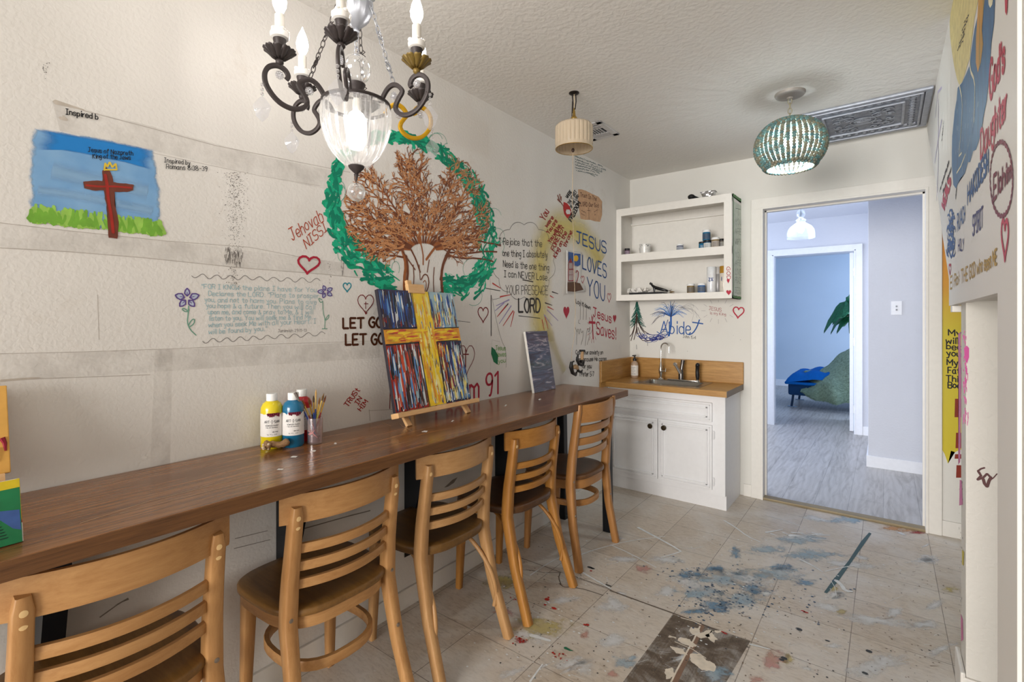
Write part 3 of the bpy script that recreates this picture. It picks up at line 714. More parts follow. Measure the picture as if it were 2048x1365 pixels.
# scratches and paint marks on the top
TT = Surf(2, TZ, 1); i = Ink(TT, .0005); M_scr = P(206, 170, 130)
for q, w_ in (([(160, 1048), (300, 1003), (480, 958), (620, 925), (740, 896)], .0016), ([(400, 975), (430, 966)], .0012), ([(800, 849), (805, 854), (822, 862)], .0015), ([(765, 846), (782, 853)], .0012), ([(700, 866), (724, 864)], .001), ([(240, 1028), (460, 972)], .001)): i.line(q, w_)
i.build('scratch', M_scr, t)
for a_, b_, w_ in ((560, 940, 7), (588, 915, 8), (850, 864, 6), (628, 903, 4), (905, 843, 3), (1010, 812, 3), (670, 888, 3), (1080, 800, 2)): Ink(TT, .0007).fill([(a_-w_, b_+1), (a_-w_*.3, b_-2), (a_+w_, b_-1.6), (a_+w_*.5, b_+1.5)], rough=.15).build('white_paint_fleck', P(230, 228, 224), t)
# ================================================================== CHAIRS
def cmats(dark, light, sd, sl):
    return dict(post=wood(dark, light, (14, 14, 1.6), .42, 'chair_wood_upright'), rail=wood(dark, light, (14, 1.6, 14), .42, 'chair_wood_rail'), seat=wood(sd, sl, (2, 14, 14), .4, 'chair_seat_wood'), apron=wood(dark, light, (3, 3, 20), .42, 'chair_apron_wood'))
M_bolt = plain((150, 140, 130), .3, .9); M_plug = plain((232, 196, 140), .45)
def arcpts(x0, ya, yb, bow, z, n=14, over=0):
    out = []
    for k in range(n+1):
        s_ = k/n; y = ya-over+(yb-ya+2*over)*s_; out.append((x0+bow*(1-(2*s_-1)**2), y, z))
    return out
def chair(name, label, mats, xy, style, rz=0):
    """local: x towards the back, y across, origin on the floor below the back"""
    t = thing(name, label, 'chair', (xy[0], xy[1], 0), rz, 'wooden slat back chairs along the bar table')
    tall = style == 'tall'; H = .835 if tall else .762; hw = .192 if tall else .167; sz = .455
    if tall: prof = [(.03, 0), (-.012, .22), (-.03, .42), (-.02, .56), (0, .70), (.018, H)]
    else: prof = [(.09, 0), (.012, .22), (-.032, .42), (-.025, .54), (-.008, .66), (.006, H)]
    def px(z):
        for (a0, z0), (a1, z1) in zip(prof, prof[1:]):
            if z <= z1: return a0+(a1-a0)*(z-z0)/(z1-z0)
        return prof[-1][0]
    for s_ in (-1, 1):
        m = MB(); zs = [H*k/22 for k in range(23)]
        if not tall: zs = zs[:-1]+[H-.006]
        m.tube([(px(z), s_*(hw+(.018*(1-z/H)**2)), z) for z in zs], [(.88+.16*math.exp(-((z-.44)/.16)**2)) for z in zs][:-1]+[.6], flat=(.040, .037, (0, 1, 0)))
        p = m.build('rear_leg', mats['post'], t, True, 50)
        if style != 'brace':
            for z in (.44, .27): MB().lathe([(.007, 0), (.006, .003), (.001, .004)], seg=10, mtx=Matrix.Rotation(PI/2, 3, 'Y'), c=(px(z)+.019, s_*(hw+.006), z)).build('bolt', M_bolt, p)
        if not tall:
            for z in ((.725, .70) if style == 'hoop' else (.725,)): MB().lathe([(.0075, 0), (.0065, .0015), (.001, .002)], seg=12, mtx=Matrix.Rotation(PI/2, 3, 'Y'), c=(px(z)+.0165, s_*hw, z)).build('wood_plug', M_plug, p)
        m = MB(); m.tube([(-.335, s_*.150, 0), (-.325, s_*.146, .25), (-.32, s_*.143, sz-.03)], [.72, .95, 1.1], flat=(.036, .036, (0, 1, 0))); m.build('front_leg', mats['post'], t, True, 50)
    # crest rail
    zc, hc = (.785, .090) if tall else (.748, .080)
    over = -.004 if tall else .034; m = MB()
    bow = .052
    m.tube([(p[0]-.030*(0 if tall else 1)-(.0 if tall else -.004)+.0, p[1], p[2]) for p in arcpts(px(zc), -hw, hw, bow if tall else bow*1.1, zc, 18, over)], 1, flat=(.014 if not tall else .018, hc, (0, 0, 1)))
    m.build('crest_rail', mats['rail'], t, True, 50)
    for z in ((.702, .637, .573) if tall else (.632, .580, .528)):
        m = MB(); m.tube([(p[0], p[1], p[2]) for p in arcpts(px(z)-.004, -hw, hw, .046, z, 14, -.004)], 1, flat=(.014, .036 if tall else .026, (0, 0, 1))); m.build('slat', mats['rail'], t, True, 50)
    # seat: rounded trapezoid
    def outline(k=1.0, n=44):
        pts = []
        for q in range(n):
            a_ = 2*PI*q/n; c_, s2 = math.cos(a_), math.sin(a_); e_ = 2/3.4
            x = -.172+.188*k*math.copysign(abs(c_)**e_, c_); y = .197*k*math.copysign(abs(s2)**e_, s2)*(1-.10*c_)
            pts.append((x, y))
        return pts
    thick = .034 if style == 'brace' else .024
    m = MB(); O = outline(); rings = []
    for k, z in ((.96, sz-thick), (1, sz-thick+.005), (1, sz-.005), (.97, sz), (.80, sz-.001), (.5, sz-.006)): rings.append([m.v((x, y, z)) for x, y in outline(k)])
    for a_, b_ in zip(rings, rings[1:]):
        for q in range(44): m.face([a_[q], a_[(q+1) % 44], b_[(q+1) % 44], b_[q]])
    m.face(rings[0][::-1]); m.face(rings[-1]); m.build('seat', mats['seat'], t, True, 60)
    if style != 'brace':
        m = MB(); dz = .034 if style == 'hoop' else .045; ra = [[m.v((x, y, z)) for x, y in outline(k)] for k, z in ((.95, sz-thick+.002), (.95, sz-thick-dz), (.86, sz-thick-dz), (.86, sz-thick+.002))]
        for a_, b_ in zip(ra, ra[1:]):
            for q in range(44): m.face([a_[q], a_[(q+1) % 44], b_[(q+1) % 44], b_[q]])
        m.build('seat_apron', mats['apron'], t, True, 60)
        # bent wood hoop between the legs
        zz = .27 if style == 'hoop' else .30; m = MB(); pts = []
        for q in range(33):
            a_ = 2*PI*q/32; pts.append((-.155+.152*math.copysign(abs(math.cos(a_))**.8, math.cos(a_)), .142*math.copysign(abs(math.sin(a_))**.8, math.sin(a_)), zz))
        m.tube(pts[:-1], 1, closed=True, flat=(.016, .030, (0, 0, 1))); m.build('footring', mats['rail'], t, True, 60)
    else:
        for s_ in (-1, 1):
            m = MB(); pts = []
            for q in range(15):
                k = q/14; pts.append((-.175+.215*math.sin(k*PI/2)**1.3*1.0, s_*(.118+.05*k), sz-.045-.245*(1-math.cos(k*PI/2))**1.0))
            pts.append((px(.13)-.008, s_*(hw-.008), .12)); m.tube(pts, .0085, 8); m.build('side_brace', mats['post'], t, True, 60)
        for s_ in (-1, 1):
            m = MB(); pts = [(-.165-.15*math.sin(k/10*PI/2), s_*(.110+.03*k/10), sz-.045-.20*(1-math.cos(k/10*PI/2))) for k in range(11)]; m.tube(pts, .0085, 8); m.build('front_brace', mats['post'], t, True, 60)
    return t
MA = cmats((162, 114, 66), (192, 146, 94), (104, 72, 34), (134, 96, 48))
MBm = cmats((164, 120, 74), (190, 148, 100), (90, 62, 28), (118, 84, 40))
MC_ = cmats((150, 98, 40), (180, 126, 60), (68, 42, 22), (92, 60, 32))
MD = cmats((154, 104, 54), (180, 128, 74), (88, 56, 30), (112, 76, 42))
chair('dining_chair', 'honey wood slat back chair nearest the camera, cut off by the lower left corner', MA, (.402, .342), 'hoop')
chair('dining_chair', 'honey wood slat back chair with a bentwood hoop, second from the camera', MA, (.397, .878), 'hoop')
chair('dining_chair', 'pale worn slat back chair with curved side braces, middle of the row', MBm, (.400, 1.363), 'brace')
chair('dining_chair', 'orange toned slat back chair with a dark seat, fourth from the camera', MC_, (.417, 1.843), 'brace')
chair('dining_chair', 'taller slat back chair with uprights flush to the top rail, beside the sink cabinet', MD, (.432, 2.372), 'tall')
# ================================================================== SINK CABINET
M_cab = plain((232, 231, 232), .42, 0, .45, name='white_cabinet_paint', var=.015)
CF, CR = 3.400, .848
t = thing('sink_cabinet', 'white two door base cabinet under the sink', 'cabinet', (0, 0, 0))
m = MB(); m.box((.003, CF+.002, .10), (CR, D-.002, .757), .003); m.box((.003, CF+.038, 0), (CR-.002, D-.002, .11)); m.build('carcass', M_cab, t)
def raised(m, x0, x1, z0, z1, y, fr=.042):
    """panel with a stepped moulded frame facing -y"""
    m.box((x0, y-.016, z0), (x1, y, z1), .003)
    for d0, d1, h in ((.012, .020, .006), (.028, .040, .009)):
        a0, a1, b0, b1 = x0+d0, x1-d0, z0+d0, z1-d0; w_ = d1-d0
        m.box((a0, y-.016-h, b0), (a0+w_, y-.014, b1), .003); m.box((a1-w_, y-.016-h, b0), (a1, y-.014, b1), .003)
        m.box((a0, y-.016-h, b0), (a1, y-.014, b0+w_), .003); m.box((a0, y-.016-h, b1-w_), (a1, y-.014, b1), .003)
m = MB(); raised(m, .035, .768, .585, .712, CF+.002); m.build('false_drawer', M_cab, t)
M_knob = plain((74, 62, 46), .3, .8)
for x0, x1, kx, hs in ((.035, .398, .352, 0), (.402, .768, .450, .772)):
    m = MB(); raised(m, x0, x1, .135, .563, CF+.002); d = m.build('door', M_cab, t)
    m = MB(); m.lathe([(.006, 0), (.005, -.012), (.016, -.018), (.018, -.024), (.014, -.029), (.001, -.030)], seg=20, mtx=Matrix.Rotation(-PI/2, 3, 'X'), c=(kx, CF-.014, .508)); m.build('knob', M_knob, d, True)
    if hs:
        for z in (.50, .19): m = MB(); m.box((hs, CF-.006, z-.022), (hs+.012, CF+.003, z+.022), .003); m.tube([(hs+.006, CF-.007, z-.028), (hs+.006, CF-.007, z+.028)], .004); m.build('hinge', M_cab, d)
M_lam = wood((150, 106, 54), (196, 150, 86), (2, 26, 26), .35, 'oak_laminate')
M_lamy = wood((150, 106, 54), (196, 150, 86), (26, 2, 26), .35, 'oak_laminate_side')
t = thing('sink_counter', 'oak laminate countertop with a low backsplash along both walls', 'countertop', (0, 0, 0))
m = MB(); CT = .800; SX0, SX1, SY0, SY1 = .215, .665, 3.42, 3.735
m.box((.003, 3.355, CT-.040), (.868, SY0, CT), .004); m.box((.003, SY0, CT-.036), (SX0, SY1, CT)); m.box((SX1, SY0, CT-.036), (.868, SY1, CT)); m.box((.003, SY1, CT-.036), (.868, D-.002, CT)); m.build('counter_slab', M_lam, t)
m = MB(); m.box((.862, 3.356, CT-.041), (.8695, D-.002, CT-.001)); m.build('end_strip', plain((120, 104, 88), .5), t)
m = MB(); m.box((.003, D-.020, CT-.002), (.872, D-.001, .957), .006); m.build('backsplash', M_lam, t)
m = MB(); m.box((.001, 3.275, CT-.002), (.020, D-.02, .957), .006); m.box((.001, 3.275, CT-.04), (.012, 3.36, CT)); m.build('side_splash', M_lamy, t)
# sink
M_ss = plain((150, 146, 140), .28, .95, .5, name='stainless_steel', var=.04)
t = thing('kitchen_sink', 'stainless steel single bowl sink set in the oak counter', 'sink', (0, 0, 0))
m = MB(); z = CT+.003; a0, a1, b0, b1 = SX0-.012, SX1+.012, SY0-.012, SY1+.022; ia, ib, ja, jb = SX0+.03, SX1-.03, SY0+.022, SY1-.055
for box in (((a0, b0, CT), (a1, ja, z)), ((a0, jb, CT), (a1, b1, z)), ((a0, ja, CT), (ia, jb, z)), ((ib, ja, CT), (a1, jb, z))): m.box(*box, bev=.0012)
m.build('rim', M_ss, t)
m = MB()
def rr(x0, x1, y0, y1, r, z, n=6):
    out = []
    for cx_, cy_, a_ in ((x1-r, y1-r, 0), (x0+r, y1-r, 90), (x0+r, y0+r, 180), (x1-r, y0+r, 270)):
        for k in range(n+1): q = math.radians(a_+90*k/n); out.append(m.v((cx_+r*math.cos(q), cy_+r*math.sin(q), z)))
    return out
R_ = [rr(ia-.004, ib+.004, ja-.004, jb+.004, .04, z+.0005), rr(ia, ib, ja, jb, .04, z-.006), rr(ia+.008, ib-.008, ja+.008, jb-.008, .045, CT-.12), rr(ia+.03, ib-.03, ja+.03, jb-.03, .04, CT-.138)]
for p, q in zip(R_, R_[1:]):
    for k in range(len(p)): m.face([p[k], p[(k+1) % len(p)], q[(k+1) % len(p)], q[k]])
m.face(R_[-1]); m.build('basin', M_ss, t, True, 50)
MB().lathe([(.03, CT-.137), (.022, CT-.135), (.001, CT-.136)], c=((ia+ib)/2, (ja+jb)/2, 0), seg=16).build('drain', plain((80, 80, 80), .3, .9), t, True)
M_chr = plain((210, 208, 204), .12, 1.0, .5, name='chrome', var=.02)
zb = CT+.0035
# filter tap
fx_, fy_ = .300, SY1-.018
t = thing('filter_faucet', 'slim chrome gooseneck filter faucet at the left of the sink', 'faucet', (fx_, fy_, zb))
MB().lathe([(.022, 0), (.020, .006), (.011, .012), (.010, .03), (.016, .05), (.017, .075), (.011, .10), (.008, .12), (.006, .13)], seg=18).build('body', M_chr, t, True)
pts = [(0, 0, .12), (.002, 0, .22)]+[(.036-.034*math.cos(k/12*PI*1.08), -.012*math.sin(k/12*PI/2), .24+.040*math.sin(k/12*PI*1.08)) for k in range(13)]+[(.071, -.014, .205)]
MB().tube(pts, .0055, 10).build('spout', M_chr, t, True)
MB().tube([(.012, -.006, .062), (.045, -.022, .068)], .005, 8).tube([(.044, -.022, .062), (.046, -.022, .088)], [.006, .004], 8).build('handle', M_chr, t, True)
# main faucet
t = thing('sink_faucet', 'chrome and grey single lever faucet behind the basin', 'faucet', (.455, SY1-.015, zb))
m = MB(); m.box((-.10, -.020, 0), (.12, .022, .010), .005); m.build('base_plate', M_chr, t, True)
M_gun = plain((112, 108, 106), .25, .9)
MB().lathe([(.020, .008), (.020, .05), (.018, .075), (.013, .085), (.001, .087)], seg=18).build('body', M_gun, t, True)
MB().tube([(0, -.004, .05), (-.016, -.03, .095), (-.026, -.052, .125)], [.014, .012, .012], 12).tube([(-.025, -.052, .123), (-.030, -.062, .130)], [.014, .012], 12).build('spout', M_chr, t, True)
MB().tube([(0, .006, .075), (.006, .010, .12), (.010, .012, .155)], [.014, .013, .016], 12).build('lever', M_gun, t, True)
t = thing('side_sprayer', 'black hand sprayer standing at the right of the faucet', 'sprayer', (.575, SY1-.012, zb))
MB().lathe([(.020, 0), (.018, .010), (.010, .014), (.010, .02)], seg=16).build('holder', M_chr, t, True)
MB().tube([(0, 0, .015), (0, 0, .045), (-.002, 0, .075), (0, 0, .105), (.002, -.006, .122)], [.010, .015, .013, .014, .016], 12).sphere((.004, -.010, .125), .016, seg=12).build('spray_head', plain((22, 22, 24), .35), t, True)
# soap
t = thing('soap_bottle', 'clear amber soap bottle with white label and black pump by the corner', 'bottle', (.085, 3.72, CT))
MB().lathe([(.026, 0), (.028, .006), (.028, .105), (.024, .120), (.012, .130), (.012, .138)], seg=20).build('bottle_body', plain((176, 150, 128), .25, 0, .5), t, True)
m = MB(); m.lathe([(.0287, .018), (.0287, .098)], seg=20, cap=False); m.build('paper_label', plain((236, 232, 226), .6), t, True)
m = MB(); m.lathe([(.015, .134), (.015, .152), (.007, .156), (.006, .172)], seg=14); m.box((-.008, -.034, .172), (.010, .010, .181), .003); m.build('pump', plain((20, 20, 22), .4), t, True)
m = MB()
for k, z in enumerate((.085, .078, .070, .060, .052, .044, .034, .026)):
    for a_ in (-118, -100, -84, -68):
        if k in (2, 5) and a_ in (-118, -68): continue
        q = math.radians(a_); q2 = math.radians(a_+9); m.face([m.v((.0291*math.cos(x), .0291*math.sin(x), z+dz)) for x, dz in ((q, 0), (q2, 0), (q2, .0028), (q, .0028))])
m.build('label_print', K_black, t)
# ================================================================== WALL SHELF
t = thing('wall_shelf', 'white open wall cupboard with two compartments above the sink', 'shelf', (0, 0, 0))
SF, SR, SZ0, SZ1 = 3.572, .852, 1.410, 2.125
m = MB(); m.box((.002, SF+.003, SZ0), (.022, D-.001, SZ1)); m.box((SR-.020, SF+.003, SZ0), (SR, D-.001, SZ1)); m.box((.002, SF+.003, SZ1-.022), (SR, D-.001, SZ1)); m.box((.002, SF+.003, SZ0), (SR, D-.001, SZ0+.02)); m.build('carcass', M_trim, t)
MB().box((.02, D-.012, SZ0), (SR-.02, D-.002, SZ1)).box((.022, D-.03, 2.03), (SR-.02, D-.012, 2.045), .002).build('back_panel', M_trim, t)
MB().box((.02, SF+.004, 1.715), (SR-.02, D-.012, 1.768)).build('shelf_board', M_trim, t)
m = MB(); m.box((.002, SF-.016, SZ0), (.044, SF+.003, SZ1), .002); m.box((SR-.052, SF-.016, SZ0), (SR, SF+.003, SZ1), .002)
m.box((.0025, SF-.0162, SZ1-.056), (SR, SF+.003, SZ1), .002); m.box((.0025, SF-.0162, 1.712), (SR, SF+.003, 1.77), .002); m.box((.0025, SF-.0162, SZ0), (SR, SF+.003, SZ0+.046), .002); ff = m.build('face_frame', M_trim, t)
SS = Surf(0, SR, 1); FF = Surf(1, SF-.0165, -1)
i = Ink(SS, .0004); i.fill([(1466, 402), (1486, 414), (1486, 592), (1466, 590)]); i.build('pale_green_panel', P(206, 214, 200), t, 'pale green painted end panel')
i = Ink(SS, .0008); e2 = lambda: rnd.uniform(-.8, .8)
for (u0, v0), (u1, v1), w_ in (((1466, 390), (1487, 405), .020), ((1487, 403), (1487, 598), .012), ((1487, 598), (1466, 593), .018), ((1466.5, 594), (1466.5, 390), .018)):
    i.line([(u0+(u1-u0)*k/14+e2()*.3, v0+(v1-v0)*k/14+e2()) for k in range(15)], w_)
i.build('green_border', P(62, 118, 56), t, 'dark green brushed border')
i = Ink(SS, .001)
i.line([(1476, 408), (1476, 432)], .003).line([(1471, 417), (1481, 419)], .003)
for w_, y in (('YOU', 449), ('ARE', 468), ('WORTHY', 489), ('YOU', 515), ('ARE', 531), ('LOVED', 549), ('PRAISE', 566), ('JESUS', 586)): i.text(w_, (1470, y), (1485 if len(w_) > 4 else 1482, y+2), 11, .0022, 12)
i.build('end_panel_lettering', P(58, 86, 66), t, 'YOU ARE WORTHY YOU ARE LOVED PRAISE JESUS lettering')
i = Ink(FF, .0006); i.heart(1456.5, 562, 6, 10, .002, True)
Ink(FF, .0006).heart(1457.5, 585, 11, 11, .003, True).build('red_heart', K_red, t)
i.text('GOD', (1453, 534), (1454, 560), 7, .0035, 7, up=(1, 0)).build('red_lettering', K_red, t, 'GOD with red hearts')
# things on the shelf
def on(px_, y, z): return at(px_, 500, 1, y).x
shelf2, shelf1, topz = 1.768, SZ0+.0465, SZ1
def jar(name, label, x, y, z, r, h, col, lidcol, lab=None, group='paint jars on the wall shelf', capr=1.0, metal=0., drip=None):
    t = thing(name, label, 'jar', (x, y, z), 0, group)
    MB().lathe([(r*.92, 0), (r, .004), (r, h*.74), (r*.9, h*.80)], seg=20).build('jar_body', plain(col, .25, metal), t, True)
    MB().lathe([(r*.97*capr, h*.78), (r*capr, h*.80), (r*capr, h*.97), (r*.93*capr, h), (.001, h)], seg=20).build('lid', plain(lidcol, .45), t, True)
    if lab: MB().lathe([(r*1.012, h*.12), (r*1.012, h*.66)], seg=20, cap=False).build('paper_label', plain(lab, .5), t, True)
    m = MB()
    for k in range(3):
        for q in range(3):
            a_ = -1.9+q*.28; z_ = h*(.2+.14*k); m.face([m.v((r*1.03*math.cos(x_), r*1.03*math.sin(x_), z_+dz)) for x_, dz in ((a_, 0), (a_+.2, 0), (a_+.2, h*.05), (a_, h*.05))])
    m.build('label_print', P(60, 66, 80) if lab else P(190, 196, 204), t)
    return t
white, navy, gold = (236, 236, 236), (44, 58, 92), (150, 124, 76)
jar('paint_jar', 'small dark jar with black lid at the left end of the upper shelf', on(1254.5, 3.66, 0), 3.66, shelf2, .021, .060, (74, 56, 70), (26, 26, 30), (150, 130, 144))
jar('paint_jar', 'white lidded jar of navy paint standing alone mid upper shelf', on(1360, 3.66, 0), 3.66, shelf2, .025, .056, navy, white, (168, 172, 182))
jar('paint_jar', 'teal paint jar at the left of the stacked group', on(1405, 3.66, 0), 3.66, shelf2, .026, .058, (24, 104, 142), (30, 30, 34))
jar('paint_jar', 'dark lidded jar with pale label between the teal and gold jars', on(1415, 3.63, 0), 3.63, shelf2, .026, .062, (40, 80, 110), (30, 30, 34), (206, 208, 206))
jar('paint_jar', 'gold paint jar with white lid on the upper shelf', on(1431, 3.62, 0), 3.62, shelf2, .027, .074, gold, white, (170, 160, 150), metal=.3)
jar('paint_jar', 'dark grey jar tucked behind the cupboard frame', on(1443, 3.66, 0), 3.66, shelf2, .024, .066, (110, 104, 96), (36, 34, 32), (170, 166, 158))
jar('paint_jar', 'teal blue jar with white lid stacked on top of the others', on(1413, 3.645, 0), 3.645, shelf2+.060, .027, .078, (24, 108, 148), white, (60, 84, 110))
jar('paint_jar', 'gold paint jar with white lid on the lower shelf', on(1381.5, 3.66, 0), 3.66, shelf1, .027, .070, gold, white, (120, 110, 96), metal=.3)
jar('paint_jar', 'blue paint jar with white lid on the lower shelf', on(1403, 3.66, 0), 3.66, shelf1, .027, .070, (40, 96, 156), white, (92, 104, 124))
t = thing('paint_can', 'white paint can with dried drips on the upper shelf', 'can', (on(1290, 3.68, 0), 3.68, shelf2))
MB().lathe([(.040, 0), (.041, .003), (.041, .078), (.043, .080), (.043, .084), (.039, .084), (.038, .079), (.001, .079)], seg=28).build('can_body', plain((226, 224, 220), .35, .1), t, True)
m = MB()
for k in range(26):
    a_ = rnd.uniform(-2.8, -.3); z = rnd.choice([.083, .078, .07, rnd.uniform(.02, .07)]); s_ = rnd.uniform(.03, .12); h_ = rnd.uniform(.002, .008); m.face([m.v((.0415*math.cos(x_), .0415*math.sin(x_), z+dz-h_)) for x_, dz in ((a_, 0), (a_+s_, 0), (a_+s_, h_), (a_, h_))])
m.build('dried_drip', P(50, 46, 46), t)
m = MB(); m.tube([(.043*math.cos(a_/10*PI), -.01-.012*math.sin(a_/10*PI), .06-.06*math.sin(a_/10*PI)) for a_ in range(11)], .001, 5); m.build('wire_handle', plain((160, 160, 160), .3, .8), t)
t = thing('wood_strip', 'thin dark wooden strip lying on the upper shelf', 'strip', (on(1383, 3.70, 0), 3.70, shelf2)); MB().box((-.055, -.008, 0), (.06, .008, .008), .002).build('strip', plain((112, 88, 74), .6), t)
def spray(x, y, label, body, cap, txt=None, r=.0325, h=.185):
    t = thing('spray_can', label, 'can', (x, y, shelf1), 0, 'spray cans on the lower shelf')
    MB().lathe([(r*.94, 0), (r, .004), (r, h*.72), (r*.86, h*.76)], seg=22).build('can_body', plain(body, .3, .1), t, True)
    MB().lathe([(r*.98, h*.72), (r*.98, h*.98), (r*.9, h), (.001, h)], seg=22).build('cap', plain(cap, .4), t, True)
    if txt:
        m = MB(); st_, W = layout(txt, 0)
        for pl in st_:
            q = [(-1.93+(p[0]/W)*.95, h*.44+p[1]*.0042) for p in pl]
            for (a0, z0), (a1, z1) in zip(q, q[1:]):
                d_ = Vector((a1-a0, (z1-z0)/r)).normalized(); nx, nz = -d_.y*.0026/r, d_.x*.0026
                m.face([m.v((r*1.02*math.cos(a_), r*1.02*math.sin(a_), z_)) for a_, z_ in ((a0+nx, z0+nz), (a1+nx, z1+nz), (a1-nx, z1-nz), (a0-nx, z0-nz))])
        for k in range(5):
            z = h*(.12+.05*k); m.face([m.v((r*1.02*math.cos(a_), r*1.02*math.sin(a_), z+dz)) for a_, dz in ((-1.8, 0), (-1.2, 0), (-1.2, .002), (-1.8, .002))])
        m.build('label_print', P(44, 70, 128), t)
    return t
spray(on(1423, 3.67, 0), 3.67, 'white spray can printed 2X in blue', (232, 232, 234), (226, 228, 230), '2X')
spray(on(1436, 3.71, 0), 3.71, 'grey spray can behind the white one', (150, 148, 148), (190, 188, 186))
t = spray(on(1449, 3.66, 0), 3.66, 'spray can with gold cap at the right end of the lower shelf', (226, 218, 206), (176, 130, 40), 'E')
t = thing('black_tray', 'long flat black tray on the lower shelf', 'tray', (on(1300, 3.66, 0)-.005, 3.66, shelf1)); MB().box((-.145, -.05, 0), (.125, .05, .016), .004).build('tray', plain((20, 20, 22), .4), t)
o = MB(); 
for _ in range(3): o.sphere((rnd.uniform(-.02, .02), 0, .018), .035, 1.4, .8, .5, 10, 6)
m = MB()
for k in range(60):
    a_, b_ = rnd.uniform(-.07, .07), rnd.uniform(-.03, .03); d_ = Vector((rnd.uniform(-1, 1), rnd.uniform(-1, 1), rnd.uniform(.2, 1))).normalized()*.035; e_ = Vector((rnd.uniform(-1, 1), rnd.uniform(-1, 1), 0)).normalized()*.022
    z_ = .006*rnd.random(); p = Vector((a_, b_, z_)); m.face([m.v(p), m.v(p+e_), m.v(p+e_+d_*.8), m.v(p+d_)])
o = m.build('crumpled_tissue', plain((234, 230, 224), .8), None); o.location = (on(1278, 3.655, 0), 3.655, shelf1+.0165); tag(o, 'crumpled white tissue lying on the black tray', 'tissue')
o.scale = (1.15, .9, 1.25)
t = thing('panther_figurine', 'black sleek crouching animal figurine on the tray', 'figurine', (on(1310, 3.65, 0), 3.65, shelf1+.0165))
M_pan = plain((18, 18, 20), .25, 0, .6)
MB().tube([(-.030, 0, .062), (-.020, 0, .052), (0, 0, .036), (.04, 0, .024), (.075, 0, .014), (.10, 0, .010)], [.006, .009, .013, .012, .010, .004], 10).sphere((-.032, 0, .066), .010, 1.4, .8, .8).tube([(-.012, .004, .040), (-.010, .006, .0)], [.007, .004], 7).tube([(.0, -.008, .03), (.0, -.01, .0)], [.007, .004], 7).tube([(.07, .006, .014), (.095, .012, 0.002)], [.008, .004], 7).tube([(.10, 0, .010), (.12, .004, .008), (.125, 0, .016)], .002, 6).build('body', M_pan, t, True, 80)
MB().sphere((-.036, .006, .075), .003, seg=6, rings=5).sphere((-.036, -.006, .075), .003, seg=6, rings=5).build('ear', M_pan, t, True)
t = thing('coiled_cord', 'small brown and black coil at the end of the tray', 'cord', (on(1344, 3.64, 0), 3.64, shelf1)); MB().tube([(.016*math.cos(k*.7), .012*math.sin(k*.7), .004+.0012*k) for k in range(16)], .0028, 7).build('coil', plain((120, 96, 60), .6), t, True)
t = thing('black_brush', 'black round headed brush lying on top of the cupboard', 'brush', (on(1383, 3.60, 0), 3.60, topz)); t.scale = (1.4, 1.4, 1.4)
MB().sphere((0, 0, .016), .015, 1.2, 1.5, .95).tube([(.01, 0, .016), (.03, .02, .008), (.05, .04, .006)], [.008, .006, .004], 8).build('brush_head', plain((24, 24, 24), .6), t, True)
t = thing('foil_container', 'crinkled silver foil container on top of the cupboard', 'container', (on(1417, 3.64, 0), 3.64, topz))
m = MB(); A = [(-.03, -.022), (.03, -.022), (.03, .022), (-.03, .022)]; lo = [m.v((x*.8, y*.8, 0)) for x, y in A]; hi = [m.v((x*1.15, y*1.15, .042)) for x, y in A]; ri = [m.v((x*1.28, y*1.28, .041)) for x, y in A]
m.face(lo)
for k in range(4): m.face([lo[k], lo[(k+1) % 4], hi[(k+1) % 4], hi[k]]); m.face([hi[k], hi[(k+1) % 4], ri[(k+1) % 4], ri[k]])
bmesh.ops.subdivide_edges(m.b, edges=m.b.edges[:], cuts=4, use_grid_fill=True)
for v_ in m.b.verts: v_.co += Vector((rnd.uniform(-.002, .002), rnd.uniform(-.002, .002), rnd.uniform(-.0012, .0012) if v_.co.z > .002 else 0))
m.build('foil', plain((190, 190, 192), .2, .95), t)
t.scale = (1.35, 1.3, 1.2)
#NEXT
# ================================================================== CANVASES AND ART THINGS ON THE TABLE
def frame_mtx(bl, br, tl):
    """matrix whose x runs along the bottom, y up the slope, z out of the front face"""
    bl, br, tl = Vector(bl), Vector(br), Vector(tl); x = (br-bl).normalized(); y = (tl-bl); y = (y-x*y.dot(x)).normalized(); z = x.cross(y)
    M = Matrix((x, y, z)).transposed().to_4x4(); M.translation = bl; return M
def place(o, M): o.matrix_world = M
M_cside = plain((214, 210, 200), .7)
PAL = [plain(c, .4, 0, .5, name='acrylic', var=.1) for c in ((36, 34, 60), (34, 70, 140), (90, 140, 196), (222, 224, 222), (150, 40, 30), (196, 74, 40), (64, 40, 34), (236, 200, 40), (222, 150, 40), (232, 216, 130), (150, 176, 186), (46, 36, 70), (90, 60, 50), (20, 20, 28))]
def streaks(m, x0, x1, y0, y1, n, cols, w, l, vert=True, z=.0006, slope=0):
    for _ in range(n):
        m.mi = rnd.choice(cols); L = rnd.uniform(l*.4, l); W = rnd.uniform(w*.4, w)
        if vert: L = min(L, y1-y0); W = min(W, x1-x0)
        else: L = min(L, x1-x0); W = min(W, y1-y0)
        zz = z+rnd.uniform(0, .0012)
        if vert:
            x = rnd.uniform(x0, x1-W); y = rnd.uniform(y0, max(y0, y1-L)); q = [(x+W*.2, y), (x+W*.8, y+L*.03), (x+W, y+L*.4), (x+W*.7, y+L), (x+W*.3, y+L*.95), (x, y+L*.5)]
        else:
            x = rnd.uniform(x0, max(x0, x1-L)); y = rnd.uniform(y0, y1-W); q = [(x, y+W*.3), (x+L*.5, y), (x+L, y+W*.4), (x+L*.9, y+W*.8), (x+L*.4, y+W), (x+L*.05, y+W*.7)]
        m.face([m.v((a_, b_+slope*a_, zz)) for a_, b_ in q])
